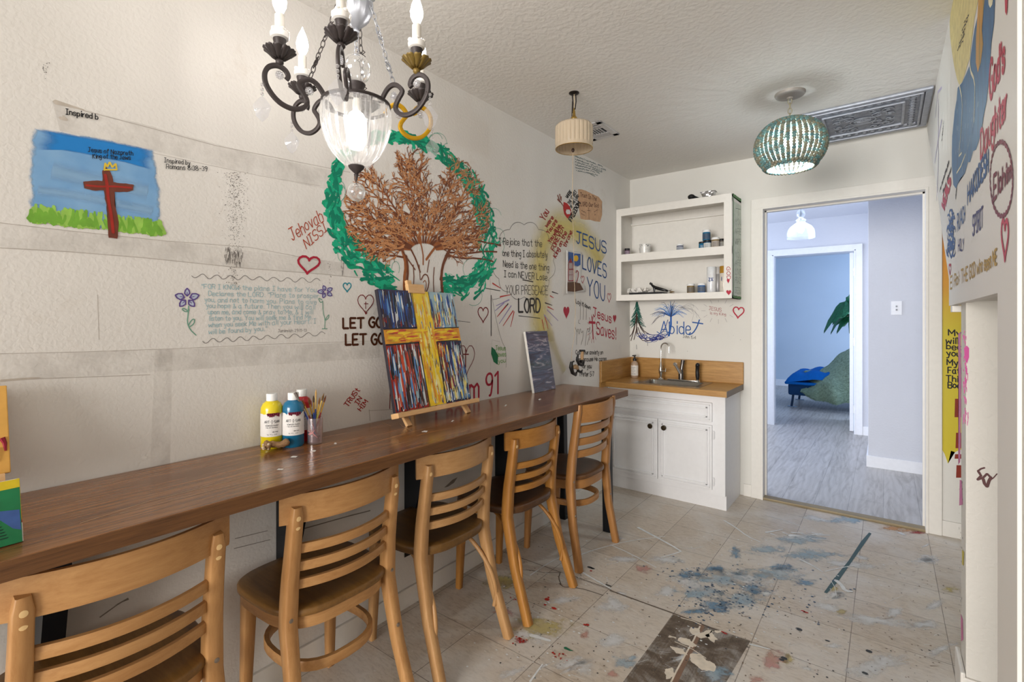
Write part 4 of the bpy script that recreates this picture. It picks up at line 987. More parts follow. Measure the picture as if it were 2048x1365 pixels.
# easel holding the cross canvas
CB0, CB1, CT0 = Vector((.176, 1.240, .905)), Vector((.176, 1.672, .905)), Vector((.060, 1.238, 1.390))
Mx = frame_mtx(CB0, CB1, CT0); Wc = (CB1-CB0).length; Hc = (CT0-CB0).length
t = thing('canvas_painting', 'large canvas of a yellow cross between blue and red streaks, on the easel', 'painting')
place(t, Mx)
m = MB(); m.box((0, 0, -.018), (Wc, Hc, 0), .002); m.build('canvas', plain((40, 36, 44), .6), t)
m = MB(); cx0, cx1 = .175, .275; hy0, hy1 = Hc*.545, Hc*.665
# base colours of each field, then strokes
for a_, b_, c_, d_, col in ((0, cx0, hy1, Hc, 11), (cx1, Wc, hy1, Hc, 10), (0, cx0, 0, hy0, 4), (cx1, Wc, 0, hy0, 0), (cx0, cx1, 0, Hc, 7), (0, cx0, hy0, hy1, 8), (cx1, Wc, hy0, hy1, 8)):
    m.mi = col; m.face([m.v((x, y, .0004)) for x, y in ((a_, c_), (b_, c_), (b_, d_), (a_, d_))])
streaks(m, 0, cx0, hy1, Hc, 190, [0, 11, 13, 1, 1, 2, 6, 3, 11], .012, .10)
streaks(m, 0, cx0, hy1, hy1+.06, 40, [4, 12, 0], .010, .05)
streaks(m, cx1, Wc, hy1, Hc, 150, [10, 10, 9, 2, 1, 3, 12], .012, .07); streaks(m, cx1, cx1+.06, hy1, hy1+.08, 40, [5, 4, 9], .012, .07)
streaks(m, 0, cx0, 0, hy0, 420, [4, 5, 5, 3, 2, 12, 3, 6, 0, 10, 13], .012, .13); streaks(m, 0, .04, 0, hy0, 50, [0, 13, 3, 2], .012, .13)
streaks(m, cx1, Wc, 0, hy0, 420, [1, 2, 10, 9, 4, 6, 3, 0, 9, 12], .010, .09); streaks(m, cx1, Wc, 0, .06, 50, [9, 10, 3], .012, .05); streaks(m, cx1, cx1+.05, hy0-.12, hy0, 50, [5, 4, 8], .010, .06)
streaks(m, cx0, cx1, 0, Hc, 190, [7, 7, 9, 8], .016, .12); streaks(m, cx0+.02, cx1, .0, Hc*.9, 120, [0, 1, 9, 3, 10], .006, .045)
streaks(m, 0, Wc, hy0, hy1, 150, [7, 8, 8, 7, 5], .012, .10, False, slope=0); streaks(m, 0, Wc, hy0, hy1, 20, [12, 6], .004, .06, False)
streaks(m, cx0, cx1, hy0-.02, hy1+.02, 60, [7, 9, 8], .016, .08)
m.mi = 13
for q in (((0, hy1), (cx0, hy1+.006), .004), ((cx1+.005, hy1), (Wc, hy1+.002), .004), ((0, hy0-.004), (cx0, hy0), .006), ((cx1+.005, hy0), (Wc-.02, hy0+.003), .003), ((cx0, hy1), (cx0+.004, Hc), .003), ((cx1+.006, hy1), (cx1, Hc), .003), ((cx1, 0), (cx1+.004, hy0), .003), ((cx0+.002, 0), (cx0-.003, hy0), .004)):
    (a_, b_), (c_, d_), w_ = q; d = Vector((c_-a_, d_-b_)).normalized()*w_/2; m.face([m.v((x, y, .0022)) for x, y in ((a_-d.y, b_+d.x), (c_-d.y, d_+d.x), (c_+d.y, d_-d.x), (a_+d.y, b_-d.x))])
m.build('painted_face', PAL, t)
M_pine = wood((206, 160, 108), (228, 186, 136), (3, 3, 12), .5, 'pine')
t = thing('table_easel', 'small pale wood tabletop easel holding the cross canvas', 'easel')
inv = lambda x, y, z: Mx @ Vector((x, y, z))
m = MB(); m.tube([inv(-.012, -.012, .006), inv(Wc+.022, -.012, .006)], 1, flat=(.045, .020, tuple(Mx.to_3x3() @ Vector((0, 1, 0))))); m.build('ledge', M_pine, t)
up = tuple(Mx.to_3x3() @ Vector((0, 0, 1)))
for x in (.075, Wc-.035):
    xf = x+(-.012 if x < .2 else .012); b_ = inv(xf, -.02, -.030); k = (b_.z-TZ); foot = b_+Vector((.030, 0, -k))
    m = MB(); m.tube([inv(Wc/2+(x-Wc/2)*.25, Hc*.9, -.030), b_, foot], 1, flat=(.026, .014, up)); m.build('front_leg', M_pine, t)
m = MB(); m.tube([inv(Wc/2-.02, -.01, -.030), inv(Wc/2-.02, Hc+.055, -.030)], 1, flat=(.026, .016, up)); m.build('mast', M_pine, t)
m = MB(); m.tube([inv(Wc/2-.055, Hc+.010, -.004), inv(Wc/2+.035, Hc+.010, -.004)], 1, flat=(.040, .020, up)); m.build('top_clamp', M_pine, t)
m = MB(); m.tube([inv(Wc/2, Hc*.5, -.045), (.022, 1.46, TZ+.002)], 1, flat=(.02, .012, (0, 1, 0))); m.build('rear_leg', M_pine, t)
# dark canvas leaning on the wall
B0, B1, T0 = Vector((.088, 2.308, TZ+.001)), Vector((.088, 2.535, TZ+.001)), Vector((.024, 2.305, 1.196))
Mx2 = frame_mtx(B0, B1, T0); W2 = (B1-B0).length; H2 = (T0-B0).length
t = thing('canvas_painting', 'narrow canvas of dark purple and blue swirls leaning on the wall', 'painting'); place(t, Mx2)
MB().box((0, 0, -.016), (W2, H2, 0), .002).build('canvas', plain((226, 222, 214), .7), t)
n = N('swirled_acrylic'); v = n.coord('Object', (1.2, 6.5, 1)); f = n.noise(v, 4.2, 5, .55, 2.2)
c = n.ramp(f, [(.30, S(52, 38, 50)), (.42, S(72, 60, 80)), (.5, S(78, 96, 122)), (.56, S(110, 98, 124)), (.62, S(190, 184, 194)), (.75, S(224, 216, 214))])
sp = n.add('ShaderNodeSeparateXYZ'); n.l(n.coord('Object', (1, 1/H2, 1)), sp.inputs[0])
band = n.ramp(sp.outputs[1], [(0, S(126, 124, 132)), (.3, S(96, 104, 130)), (.45, S(84, 106, 84)), (.55, S(66, 84, 112)), (.72, S(60, 70, 92)), (.84, S(92, 62, 70)), (1, S(56, 34, 44))])
n.l(n.mix(.32, c, band), n.p.inputs['Base Color']); n.p.inputs['Roughness'].default_value = .35; n.bump(f, .2, .003)
m = MB(); m.box((.001, .001, 0), (W2-.001, H2-.001, .0015)); m.build('painted_face', n.m, t)
# green canvas by the left edge
t = thing('canvas_painting', 'small canvas in green, blue and red standing at the front of the table', 'painting'); g0 = at(46, 1083, 2, TZ+.002)
place(t, frame_mtx(g0+Vector((.02, -.26, 0)), g0, g0+Vector((-.004, -.26, .124))))
Wg, Hg = .26, .118
MB().box((0, 0, -.018), (Wg, Hg, 0), .002).build('canvas', plain((226, 222, 214), .7), t)
m = MB(); gm = [plain(c, .45, var=.12, name='acrylic') for c in ((30, 124, 76), (222, 196, 40), (64, 96, 160), (190, 40, 40), (16, 60, 44), (236, 236, 232))]
def pf(pts, mi, z=.0008): m.mi = mi; m.face([m.v((a_, b_, z)) for a_, b_ in pts])
pf([(0, 0), (Wg, 0), (Wg, Hg), (0, Hg)], 0); pf([(0, .100), (Wg, .102), (Wg, Hg), (0, Hg)], 1, .0012); pf([(.19, .072), (Wg-.002, .060), (Wg-.001, .022), (.248, .028), (.232, .048), (.20, .066)], 2, .0012)
pf([(.16, .078), (.222, .080), (.232, .084), (.20, .087), (.16, .086)], 3, .0016); m.mi = 4
for k in range(9): a_ = .012+.0055*k; pf([(.17, a_), (.24-.002*k, a_+.001), (.242-.002*k, a_+.003), (.17, a_+.0022)], 4, .0018)
m.build('painted_face', gm, t)
m = MB(); m.mi = 0; m.box((Wg-.0005, .04, -.018), (Wg+.001, Hg, -.001)); m.mi = 1; m.box((Wg-.0004, .035, -.017), (Wg+.0016, .06, -.002)); m.mi = 2; m.box((Wg-.0003, .0, -.016), (Wg+.0022, .034, -.003)); m.build('painted_edge', [gm[1], gm[3], gm[5]], t)
# orange canvas on an easel, mostly out of frame
t = thing('canvas_painting', 'orange yellow canvas on an easel at the far left edge', 'painting')
q0 = at(22, 945, 0, .10); q1 = at(3, 772, 0, .045)
Mo = frame_mtx(Vector((.125, -.10, q0.z-.0)), Vector((.10, q0.y, q0.z)), Vector((.04, -.10+(q1.y-q0.y), q1.z))); Mo = frame_mtx(q0+Vector((.0, -.30, 0)), q0, q1+Vector((0, -.30, 0))); place(t, Mo); Ho = (q1-q0).length
MB().box((0, 0, -.018), (.30, Ho, 0), .002).build('canvas', plain((224, 170, 84), .55), t)
m = MB(); 
for x, y in ((.292, .050), (.276, .028)): m.tube([(x-.004, y+.030, .001), (x, y+.018, .001), (x+.001, y, .001)], [.0055, .004, .002], 6)
m.build('red_brush_mark', P(140, 30, 48), t)
t = thing('table_easel', 'pale wood easel ledge at the far left edge of the table', 'easel')
m = MB(); i2 = lambda x, y, z: Mo @ Vector((x, y, z)); m.tube([i2(-.05, -.012, .004), i2(.287, -.012, .004)], 1, flat=(.05, .022, tuple(Mo.to_3x3() @ Vector((0, 1, 0))))); m.build('ledge', M_pine, t)
bz = i2(.15, -.02, -.02); m = MB(); m.tube([i2(.15, Ho*.8, -.028), bz, Vector((bz.x+.04, bz.y, TZ))], 1, flat=(.028, .016, (1, 0, 1))); m.build('front_leg', M_pine, t)
m = MB(); m.tube([i2(.15, Ho*.5, -.04), Vector((.03, bz.y, TZ))], 1, flat=(.02, .012, (0, 1, 0))); m.build('rear_leg', M_pine, t)
# paint bottles
def bottle(x, y, col, label, rz, drip, r=.034, h=.176):
    t = thing('paint_bottle', label, 'bottle', (x, y, TZ), rz, 'tempera paint bottles on the bar table')
    MB().lathe([(r*.90, 0), (r, .006), (r, h*.70), (r*.97, h*.76), (r*.80, h*.83), (r*.50, h*.875), (r*.44, h*.88)], seg=32).build('bottle_body', plain(col, .22, 0, .5, name='tempera_bottle', coat=.4), t, True)
    MB().lathe([(r*.46, h*.875), (r*.50, h*.88), (r*.50, h*1.0), (r*.47, h*1.012), (.001, h*1.012)], seg=28).build('cap', plain((236, 236, 234), .4), t, True)
    lb = MB(); z0, z1 = h*.23, h*.655; ns = 30; a0, a1 = -1.75, 1.75; top = []
    for k in range(ns+1):
        a_ = a0+(a1-a0)*k/ns; top.append((a_, z1+(rnd.uniform(-.006, 0) if drip and abs(a_) < .9 else 0)))
    for (p, zp), (q, zq) in zip(top, top[1:]): lb.face([lb.v((r*1.012*math.cos(x_), r*1.012*math.sin(x_), z_)) for x_, z_ in ((p, z0), (q, z0), (q, zq), (p, zp))])
    lab = lb.build('paper_label', plain((232, 228, 224), .5, var=.02), t, True)
    m = MB()
    def txt(s_, z, hh, w_, span, off=0):
        st_, W = layout(s_, 0)
        for pl in st_:
            q = [(off-span/2+p[0]/W*span, z+p[1]/6*hh) for p in pl]
            for (p0, z0_), (p1, z1_) in zip(q, q[1:]):
                d_ = Vector(((p1-p0)*r, z1_-z0_))
                if d_.length < 1e-7: continue
                d_.normalize(); nx, nz = -d_.y*w_/2/r, d_.x*w_/2
                m.face([m.v((r*1.02*math.cos(a_), r*1.02*math.sin(a_), z_)) for a_, z_ in ((p0+nx, z0_+nz), (p1+nx, z1_+nz), (p1-nx, z1_-nz), (p0-nx, z0_-nz))])
    txt('ART-I-SAN', h*.485, .0085, .0012, 1.35); txt('TEMPERA PAINT', h*.425, .0042, .0007, 1.2); txt('FINE ART MATERIAL', h*.392, .0028, .0005, 1.1)
    m.face([m.v((r*1.02*math.cos(a_), r*1.02*math.sin(a_), z_)) for a_, z_ in ((-.45, h*.468), (0, h*.468), (.45, h*.468), (.45, h*.463), (0, h*.463), (-.45, h*.463))])
    txt('16 FL OZ', h*.265, .003, .0005, .9); txt('NON TOXIC', h*.31, .003, .0005, .5, .3)
    m.build('label_print', P(50, 52, 58), lab)
    if drip:
        m = MB()
        for k in range(7): a_ = -.35+.16*k; m.tube([(r*1.018*math.cos(a_), r*1.018*math.sin(a_), z1+.002), (r*1.018*math.cos(a_+.03), r*1.018*math.sin(a_+.03), z1-rnd.uniform(.004, .011))], [.004, .002], 6)
        m.build('paint_drip', P(110, 30, 52), lab)
    return t
face = lambda x, y: math.atan2(0-y, CX-x)
yb = at(531, 890, 2, TZ); bb = at(573, 888, 2, TZ)
bottle(.062, .815, (226, 204, 24), 'yellow paint bottle with torn white label, left of the row', face(.062, .815), True)
bottle(.100, .868, (14, 104, 144), 'blue paint bottle with white label, in front of the red bottle', face(.1, .868), True)
bottle(.052, .925, (186, 18, 34), 'red paint bottle with a white pump top, half hidden behind the blue bottle', face(.052, .925)-.25, False)
cp = Vector((.128, .930, TZ))
t = thing('water_cup', 'clear glass tumbler stained red and purple, holding paintbrushes', 'cup', cp)
M_cup = glass((.93, .86, .86), .55, .03, 'stained_glass_cup', milk=.12)
MB().lathe([(.024, .001), (.0245, .004), (.027, .088), (.0262, .088), (.0236, .006), (.001, .006)], seg=28).build('glass_wall', M_cup, t, True)
MB().lathe([(.0225, .0065), (.0236, .030), (.001, .0305)], seg=24).build('murky_water', glass((.58, .42, .46), .2, .05, 'murky_water', milk=.55), t, True)
m = MB()
fd = Vector((CX-cp.x, -cp.y, 0)).normalized(); sd = Vector((-fd.y, fd.x, 0)) ; c0 = fd*.0262
for k in range(14):
    a_ = rnd.uniform(0, 2*PI); L = rnd.uniform(.010, .024); 
    o_ = Vector((0, 0, .040)); p1 = math.cos(a_)*L; p2 = math.sin(a_)*L; rr_ = .0262
    pts = []
    for s_ in (0, .5, 1): an = -p1*s_/rr_-.25; pts.append(Vector((rr_*(fd.x*math.cos(an)-fd.y*math.sin(an)), rr_*(fd.y*math.cos(an)+fd.x*math.sin(an)), .040+p2*s_)))
    m.tube(pts, .0006, 4)
m.build('painted_star', P(226, 160, 160), t)
def brush(label, dx, dy, tip, hcol, fcol=(214, 178, 96), br=(120, 80, 40), flat=False):
    t = thing('paintbrush', label, 'paintbrush', cp, 0, 'paintbrushes in the tumbler')
    b_ = Vector((dx, dy, .010)); tp = Vector(tip)-cp; L = tp-b_
    P_ = lambda k: b_+L*k
    MB().tube([P_(0), P_(.3), P_(.62)], [.0012, .0028, .0024], 8).build('handle', plain(hcol, .3, 0, .5), t, True)
    MB().tube([P_(.61), P_(.85)], [.0026, .0028], 8).build('ferrule', plain(fcol, .3, .8), t, True)
    m = MB(); m.tube([P_(.84), P_(.92), P_(1.0)], [.0028, .0034 if not flat else .005, .0006 if not flat else .006], 8); m.build('bristles', plain(br, .8), t, True)
def tipat(u, v, x): return at(u, v, 0, x)
brush('wide flat brush with a blue handle, leaning furthest left', .010, .006, tipat(590, 786, .115), (34, 56, 130), (150, 110, 60), (120, 110, 104), True)
brush('paintbrush with a red handle leaning left beside the blue one', .008, .012, tipat(604, 800, .10), (150, 30, 30), br=(150, 96, 50))
brush('black handled paintbrush leaning slightly left', .004, .008, tipat(617, 796, .105), (30, 34, 28), (190, 150, 70))
brush('upright paintbrush with a navy handle and long gold tip', .0, .0, tipat(632, 779, .12), (30, 50, 110), (220, 190, 120), (190, 150, 90))
brush('short dark tipped paintbrush in the middle', .003, -.004, tipat(627, 791, .11), (40, 70, 150), (200, 160, 80), (80, 60, 40))
brush('olive handled paintbrush leaning right', -.006, -.006, tipat(640, 795, .125), (120, 128, 60), (206, 170, 90))
brush('yellow tipped paintbrush leaning right', -.008, -.010, tipat(648, 787, .13), (170, 150, 60), (210, 180, 100), (100, 70, 30))
brush('paintbrush with a dark red handle, rightmost of the bunch', -.010, -.002, tipat(652, 791, .13), (140, 30, 34), (214, 170, 80), (110, 60, 30))
# driftwood
t = thing('driftwood', 'short knobbly piece of driftwood lying before the paint bottles', 'driftwood')
a_, b_ = at(528, 896, 2, TZ+.014), at(578, 886, 2, TZ+.020); m = MB(); pts, rs = [], []
for k in range(13):
    s_ = k/12; p = a_.lerp(b_, s_); p.z = TZ+.016+.008*s_+.004*math.sin(s_*7); pts.append(p); rs.append(.0135-.004*math.sin(s_*PI)+(.004 if k < 3 else 0)+rnd.uniform(-.0015, .0015))
rs[0] = .008; rs[-1] = .006; m.tube(pts, rs, 10)
for v_ in m.b.verts: v_.co += Vector((rnd.uniform(-1, 1), rnd.uniform(-1, 1), rnd.uniform(-1, 1)))*.0011
m.build('stick', wood((110, 76, 46), (176, 140, 100), (40, 12, 40), .8, 'driftwood'), t, True, 70)
m = MB()
for _ in range(9): m.sphere(a_+Vector((rnd.uniform(-.012, .016), rnd.uniform(-.010, .012), rnd.uniform(-.004, .012))), rnd.uniform(.003, .006), 1, 1, .8, 7, 5)
m.build('bark_flake', plain((206, 182, 150), .8), t)
# ================================================================== PAPER PICTURE AND HANGING CORD
t = thing('paper_picture', 'curling paper drawing of a red tower and yellow sun pinned to the wall', 'picture')
def Lp(u, v, off): p = at(u, v, 0, off); return p
m = MB(); cols = 10; rows = 8; g = []
for a_ in range(cols+1):
    col = []
    for b_ in range(rows+1):
        u0 = 1133+(1163-1133)*a_/cols; u_ = u0+(8 if a_ == cols and b_ > 6 else 0)*(a_/cols); v_ = (501+4*a_/cols)+(587-501-4*a_/cols+(-3)*(a_/cols))*b_/rows
        off = .004+.020*(1-a_/cols)**2+.004*math.sin(b_); col.append(m.v(at(u_, v_, 0, off)))
    g.append(col)
for a_ in range(cols):
    for b_ in range(rows): m.face([g[a_][b_], g[a_+1][b_], g[a_+1][b_+1], g[a_][b_+1]])
o = m.build('paper', plain((232, 230, 226), .7, var=.02), t, True, 80); md = o.modifiers.new('solid', 'SOLIDIFY'); md.thickness = .001
PZ = 0
def papershape(name, mat_, shapes, lines=()):
    m = MB()
    def off(u): k = min(1, max(0, (u-1133)/30)); return .0065+.020*(1-k)**2+.006
    for q in shapes: m.face([m.v(at(u, v, 0, off(u)+PZ)) for u, v in q])
    for q, w_ in lines:
        for (u0, v0), (u1, v1) in zip(q, q[1:]):
            d_ = Vector((u1-u0, v1-v0)).normalized()*w_/2; m.face([m.v(at(u, v, 0, off(u)+.0004)) for u, v in ((u0-d_.y, v0+d_.x), (u1-d_.y, v1+d_.x), (u1+d_.y, v1-d_.x), (u0+d_.y, v0-d_.x))])
    m.build(name, mat_, t)
papershape('blue_sky', P(52, 92, 158), [[(1137, 504), (1147, 506), (1147, 530), (1143, 518), (1140, 518), (1137, 524)], [(1147, 507), (1161, 508), (1161, 530), (1156, 533), (1148, 531)]])
PZ = .0012
papershape('yellow_sun', P(226, 178, 40), [[(1152+5*math.cos(k*.785), 517+6.5*math.sin(k*.785)) for k in range(8)]])
papershape('brown_ground', P(96, 62, 40), [[(1135, 565), (1148, 564), (1160, 567), (1167, 580), (1150, 584), (1135, 583)]])
papershape('ground_fleck', P(196, 150, 110), [], [([(1137+rnd.uniform(0, 24), y), (1139+rnd.uniform(0, 24), y+rnd.uniform(-2, 2))], .8) for y in [rnd.uniform(567, 582) for _ in range(14)]])
papershape('red_tower', P(150, 34, 44), [[(1137, 526), (1141, 517), (1145, 526)]], [([(1138, 526), (1137, 562)], 1.6), ([(1146, 526), (1146, 562)], 1.4), ([(1137, 539), (1147, 539)], 2), ([(1137, 562), (1147, 562)], 2), ([(1138, 550), (1146, 550)], .8), ([(1142, 518), (1142, 560)], .8), ([(1152, 546), (1154, 541), (1157, 545), (1156, 556), (1153, 565)], 1.6)])
cordx, cordy = .425, 2.174
t = thing('pull_cord', 'thin twisted cord hanging from the fluted pendant down the wall', 'cord')
pz = lambda u, v, x: at(u, v, 0, x)
m = MB(); pts = [Vector((cordx-.006, cordy, 2.12)), pz(1144.5, 400, .38), pz(1147, 470, .30), pz(1148.5, 560, .22), pz(1151, 620, .16), pz(1149, 670, .12), pz(1144, 700, .09), pz(1143, 722, .075)]
fine = []
for a_, b_ in zip(pts, pts[1:]):
    for k in range(24): fine.append(a_.lerp(b_, k/24))
m.tube([p+Vector((math.cos(k*.9)*.0006, math.sin(k*.9)*.0006, 0)) for k, p in enumerate(fine)], .0016, 6); m.build('cord', plain((198, 178, 150), .8), t, True)
cx_ = fine[-1]
def critter(name, label, c, parts_b, parts_t):
    t = thing(name, label, 'figurine', c, 0, 'small figurines on the hanging cord'); m = MB()
    for pts, rs in parts_b: m.tube(pts, [r_*1.55 for r_ in rs], 9)
    m.build('black_body', plain((26, 24, 24), .45), t, True, 80); m = MB()
    for pts, rs in parts_t: m.tube(pts, [r_*1.45 for r_ in rs], 9)
    for k in range(7): pass
    m.build('tan_wrap', plain((176, 142, 104), .7, bump=(260, .8, .002)), t, True, 80)
q = at(1147, 738, 0, .075); e = lambda u, v, d=0: at(u, v, 0, .075+d)-q
critter('wrapped_figurine', 'black and tan curled figurine at the end of the hanging cord', q, [([e(1143, 724), e(1142, 735), e(1145, 746), e(1151, 750), e(1154, 744)], [.006, .009, .008, .007, .003]), ([e(1154, 732), e(1156, 742), e(1162, 745), e(1165, 740)], [.006, .006, .006, .002]), ([e(1143, 726), e(1148, 723)], [.004, .003])], [([e(1146, 735, .004), e(1151, 734, .004), e(1155, 737, .004)], [.008, .011, .008])])
q2 = at(1160, 718, 0, .075); e = lambda u, v, d=0: at(u, v, 0, .075+d)-q2
critter('wrapped_figurine', 'upright black and tan figurine with a black cap above the curled one', q2, [([e(1160, 702), e(1169, 702)], [.005, .005]), ([e(1156, 710), e(1154, 720), e(1158, 728), e(1164, 731)], [.004, .006, .008, .006]), ([e(1161, 724), e(1167, 722), e(1166, 732)], [.008, .007, .005])], [([e(1165, 704, .004), e(1164, 712, .004), e(1164, 720, .004)], [.006, .008, .007])])
# ================================================================== CEILING LAMPS AND VENTS
def link_chain(m, a, b, n, r=.007, wr=.0012, asp=1.5):
    a, b = Vector(a), Vector(b); d = (b-a)/n; dn = d.normalized(); s1 = dn.cross(Vector((1, .3, 0))).normalized(); s2 = dn.cross(s1)
    for k in range(n):
        c = a+d*(k+.5); s_ = s1 if k % 2 else s2; L = d.length*.62
        m.tube([c+dn*math.sin(2*PI*q/12)*L+s_*math.cos(2*PI*q/12)*r for q in range(12)], wr, 5, closed=True)
# fluted pendant
t = thing('fluted_pendant', 'small fluted glass drum pendant on a brass holder near the left wall', 'lamp', (.425, 2.174, CEIL))
MB().lathe([(.001, -.008), (.020, -.007), (.026, -.003), (.026, 0)], seg=24).build('canopy', plain((36, 30, 28), .4, .5), t, True)
m = MB()
for a_, b_, r_ in (((-.010, 0, -.004), (-.009, 0, -.10), .0035), ((.010, 0, -.004), (.006, 0, -.085), .003)): m.tube([a_, ((a_[0]+b_[0])/2+.003, .002, (a_[2]+b_[2])/2), b_], r_, 7)
m.tube([(-.010, 0, -.04), (-.013, 0, -.12), (-.019, 0, -.155)], .0018, 6); m.build('black_wire', plain((40, 32, 28), .6), t, True)
MB().tube([(.001, 0, -.004), (.002, 0, -.05), (0, 0, -.10)], .0022, 6).build('tan_cord', plain((200, 180, 146), .7), t, True)
M_brass = plain((196, 164, 92), .25, .95, name='brass')
MB().lathe([(.002, -.075), (.006, -.095), (.008, -.115), (.012, -.122), (.017, -.128), (.017, -.137), (.015, -.140), (.019, -.155), (.020, -.165)], seg=24).tube([(.018, 0, -.152), (.036, 0, -.154)], .0025, 6).tube([(.034, 0, -.150), (.036, 0, -.160)], .003, 6).build('brass_holder', M_brass, t, True)
M_fl = plain((232, 214, 188), .2, 0, .5, name='fluted_glass', var=.02); M_fl.node_tree.nodes['Principled BSDF'].inputs['Transmission Weight'].default_value = .35; M_fl.node_tree.nodes['Principled BSDF'].inputs['Roughness'].default_value = .18
m = MB(); R0 = .094; nf = 26
def frow(r, z, fl): return [m.v((r*(1+fl*(abs(math.sin(nf/2*2*PI*k/208))**.6-.6))*math.cos(2*PI*k/208), r*(1+fl*(abs(math.sin(nf/2*2*PI*k/208))**.6-.6))*math.sin(2*PI*k/208), z)) for k in range(208)]
rows = [frow(.022, -.160, 0), frow(.06, -.161, 0), frow(R0*.93, -.164, 0), frow(R0, -.172, 0), frow(R0, -.178, .055), frow(R0, -.262, .055), frow(R0, -.268, 0), frow(R0*1.01, -.284, 0), frow(R0*.975, -.285, 0), frow(R0*.965, -.268, 0), frow(R0*.965, -.262, .05), frow(R0*.965, -.18, .05)]
for a_, b_ in zip(rows, rows[1:]):
    for k in range(208): m.face([a_[k], a_[(k+1) % 208], b_[(k+1) % 208], b_[k]])
m.build('fluted_shade', M_fl, t, True, 50)
MB().tube([(R0*.99*math.cos(k/48*2*PI), R0*.99*math.sin(k/48*2*PI), -.285) for k in range(48)], .0018, 6, closed=True).build('rim_band', M_brass, t, True)
MB().sphere((-.006, 0, -.29), .008, 1, 1, 1.4).build('cord_bead', plain((60, 40, 30), .5), t, True)
# beaded pendant
bx, by = 1.296, 2.844
t = thing('beaded_pendant', 'round pendant lamp strung with weathered teal and tan wooden beads', 'lamp', (bx, by, CEIL))
M_cp = plain((160, 154, 148), .5, .3)
MB().lathe([(.001, -.030), (.012, -.029), (.016, -.022), (.035, -.020), (.050, -.016), (.066, -.012), (.070, -.004), (.070, 0)], seg=40).build('canopy', M_cp, t, True)
m = MB(); link_chain(m, (0, 0, -.028), (0, 0, -.128), 4, .009, .0022); m.build('chain', plain((176, 168, 140), .5, .4), t, True)
MB().lathe([(.003, -.118), (.006, -.125), (.016, -.140), (.030, -.150), (.030, -.153)], seg=20).build('top_cap', M_cp, t, True)
RB, zc, HB = .160, -.268, .132; nst = 38
BEADC = [plain(c, .7, name='wood_bead', var=.15) for c in ((104, 138, 136), (128, 124, 106), (88, 120, 122), (140, 140, 122), (108, 116, 104))]
prof = []
for k in range(25): a_ = -1.12+2.46*k/24; prof.append((RB*math.cos(a_)**.85 if math.cos(a_) > 0 else .02, zc-HB*math.sin(a_)))
# prof starts at top (a<0)
prof = [(.022+(RB-.022)*max(0, math.sin(PI*(k/24)**.9*.80+.07))**.75, zc+HB-2*HB*(k/24)*.93-.006) for k in range(25)]
prof = []
for k in range(23):
    th = math.radians(10+ (136-10)*k/22); prof.append((RB*math.sin(th)**.85, zc+HB*math.cos(th)))
for s_ in range(nst):
    a_ = 2*PI*s_/nst; m = MB()
    for k, (r, z) in enumerate(prof):
        m.mi = rnd.choice([0, 0, 1, 1, 2, 3, 4]); m.sphere((r*math.cos(a_), r*math.sin(a_), z), .0092*(.7 if r < .05 else 1), 1, 1, .95, 8, 6)
    m.build('bead_strand', BEADC, t, True, 80)
m = MB()
for z_, r_ in ((prof[-1][1]-.006, prof[-1][0]*1.02), (prof[-1][1]-.014, prof[-1][0]*.95)):
    nb = int(2*PI*r_/.0175)
    for k in range(nb): m.mi = rnd.choice([0, 1, 2, 3, 4]); m.sphere((r_*math.cos(2*PI*k/nb), r_*math.sin(2*PI*k/nb), z_), .0088, seg=8, rings=6)
m.build('bottom_ring', BEADC, t, True, 80)
m = MB()
for r_, z_ in ((RB*.97, zc), (RB*.80, zc+.08), (RB*.84, zc-.07)): m.tube([(r_*math.cos(k/40*2*PI), r_*math.sin(k/40*2*PI), z_) for k in range(40)], .0015, 5, closed=True)
m.build('wire_frame', plain((90, 100, 100), .5, .6), t, True)
m = MB()
for s_ in (-1, 1): m.sphere((s_*.012, s_*.004, zc+.02), .017, 1, 1, 1.35)
m.build('bulb', emis((.80, .95, 1.0), 60), t, True)
pl = bpy.data.lights.new('pendant_glow', 'POINT'); pl.energy = 15; pl.color = (.84, .95, 1.0); pl.shadow_soft_size = .03
plo = bpy.data.objects.new('pendant_glow', pl); C.objects.link(plo); plo.location = (bx, by, CEIL+zc-.012)
MB().tube([(0, 0, -.15), (0, 0, zc+.05)], .008).build('socket', plain((200, 200, 196), .4), t, True)
# ornate return grille
M_tin = plain((160, 164, 174), .45, .4, .5, name='pressed_tin', var=.12); M_tin2 = plain((140, 144, 154), .5, .4, .5, name='pressed_tin_dark', var=.2, bump=(60, .9, .006))
t = thing('ceiling_panel', 'pewter pressed tin panel with embossed ornament on the ceiling by the door', 'ceiling panel', (0, 0, 0))
gx0, gx1, gy0, gy1 = 1.287, 1.872, 3.165, 3.765
m = MB(); zt = CEIL
def rect_frame(m, x0, x1, y0, y1, w_, z0, z1, bev=.004):
    m.box((x0, y0, z0), (x1, y0+w_, z1), bev); m.box((x0, y1-w_, z0), (x1, y1, z1), bev); m.box((x0, y0+w_, z0), (x0+w_, y1-w_, z1), bev); m.box((x1-w_, y0+w_, z0), (x1, y1-w_, z1), bev)
rect_frame(m, gx0, gx1, gy0, gy1, .030, zt-.016, zt, .006); rect_frame(m, gx0+.034, gx1-.034, gy0+.034, gy1-.034, .012, zt-.020, zt, .005); rect_frame(m, gx0+.105, gx1-.105, gy0+.115, gy1-.115, .014, zt-.018, zt, .005); m.build('frame', M_tin, t)
m = MB(); m.box((gx0+.03, gy0+.03, zt-.006), (gx1-.03, gy1-.03, zt)); m.build('backing_plate', M_tin2, t)
m = MB()
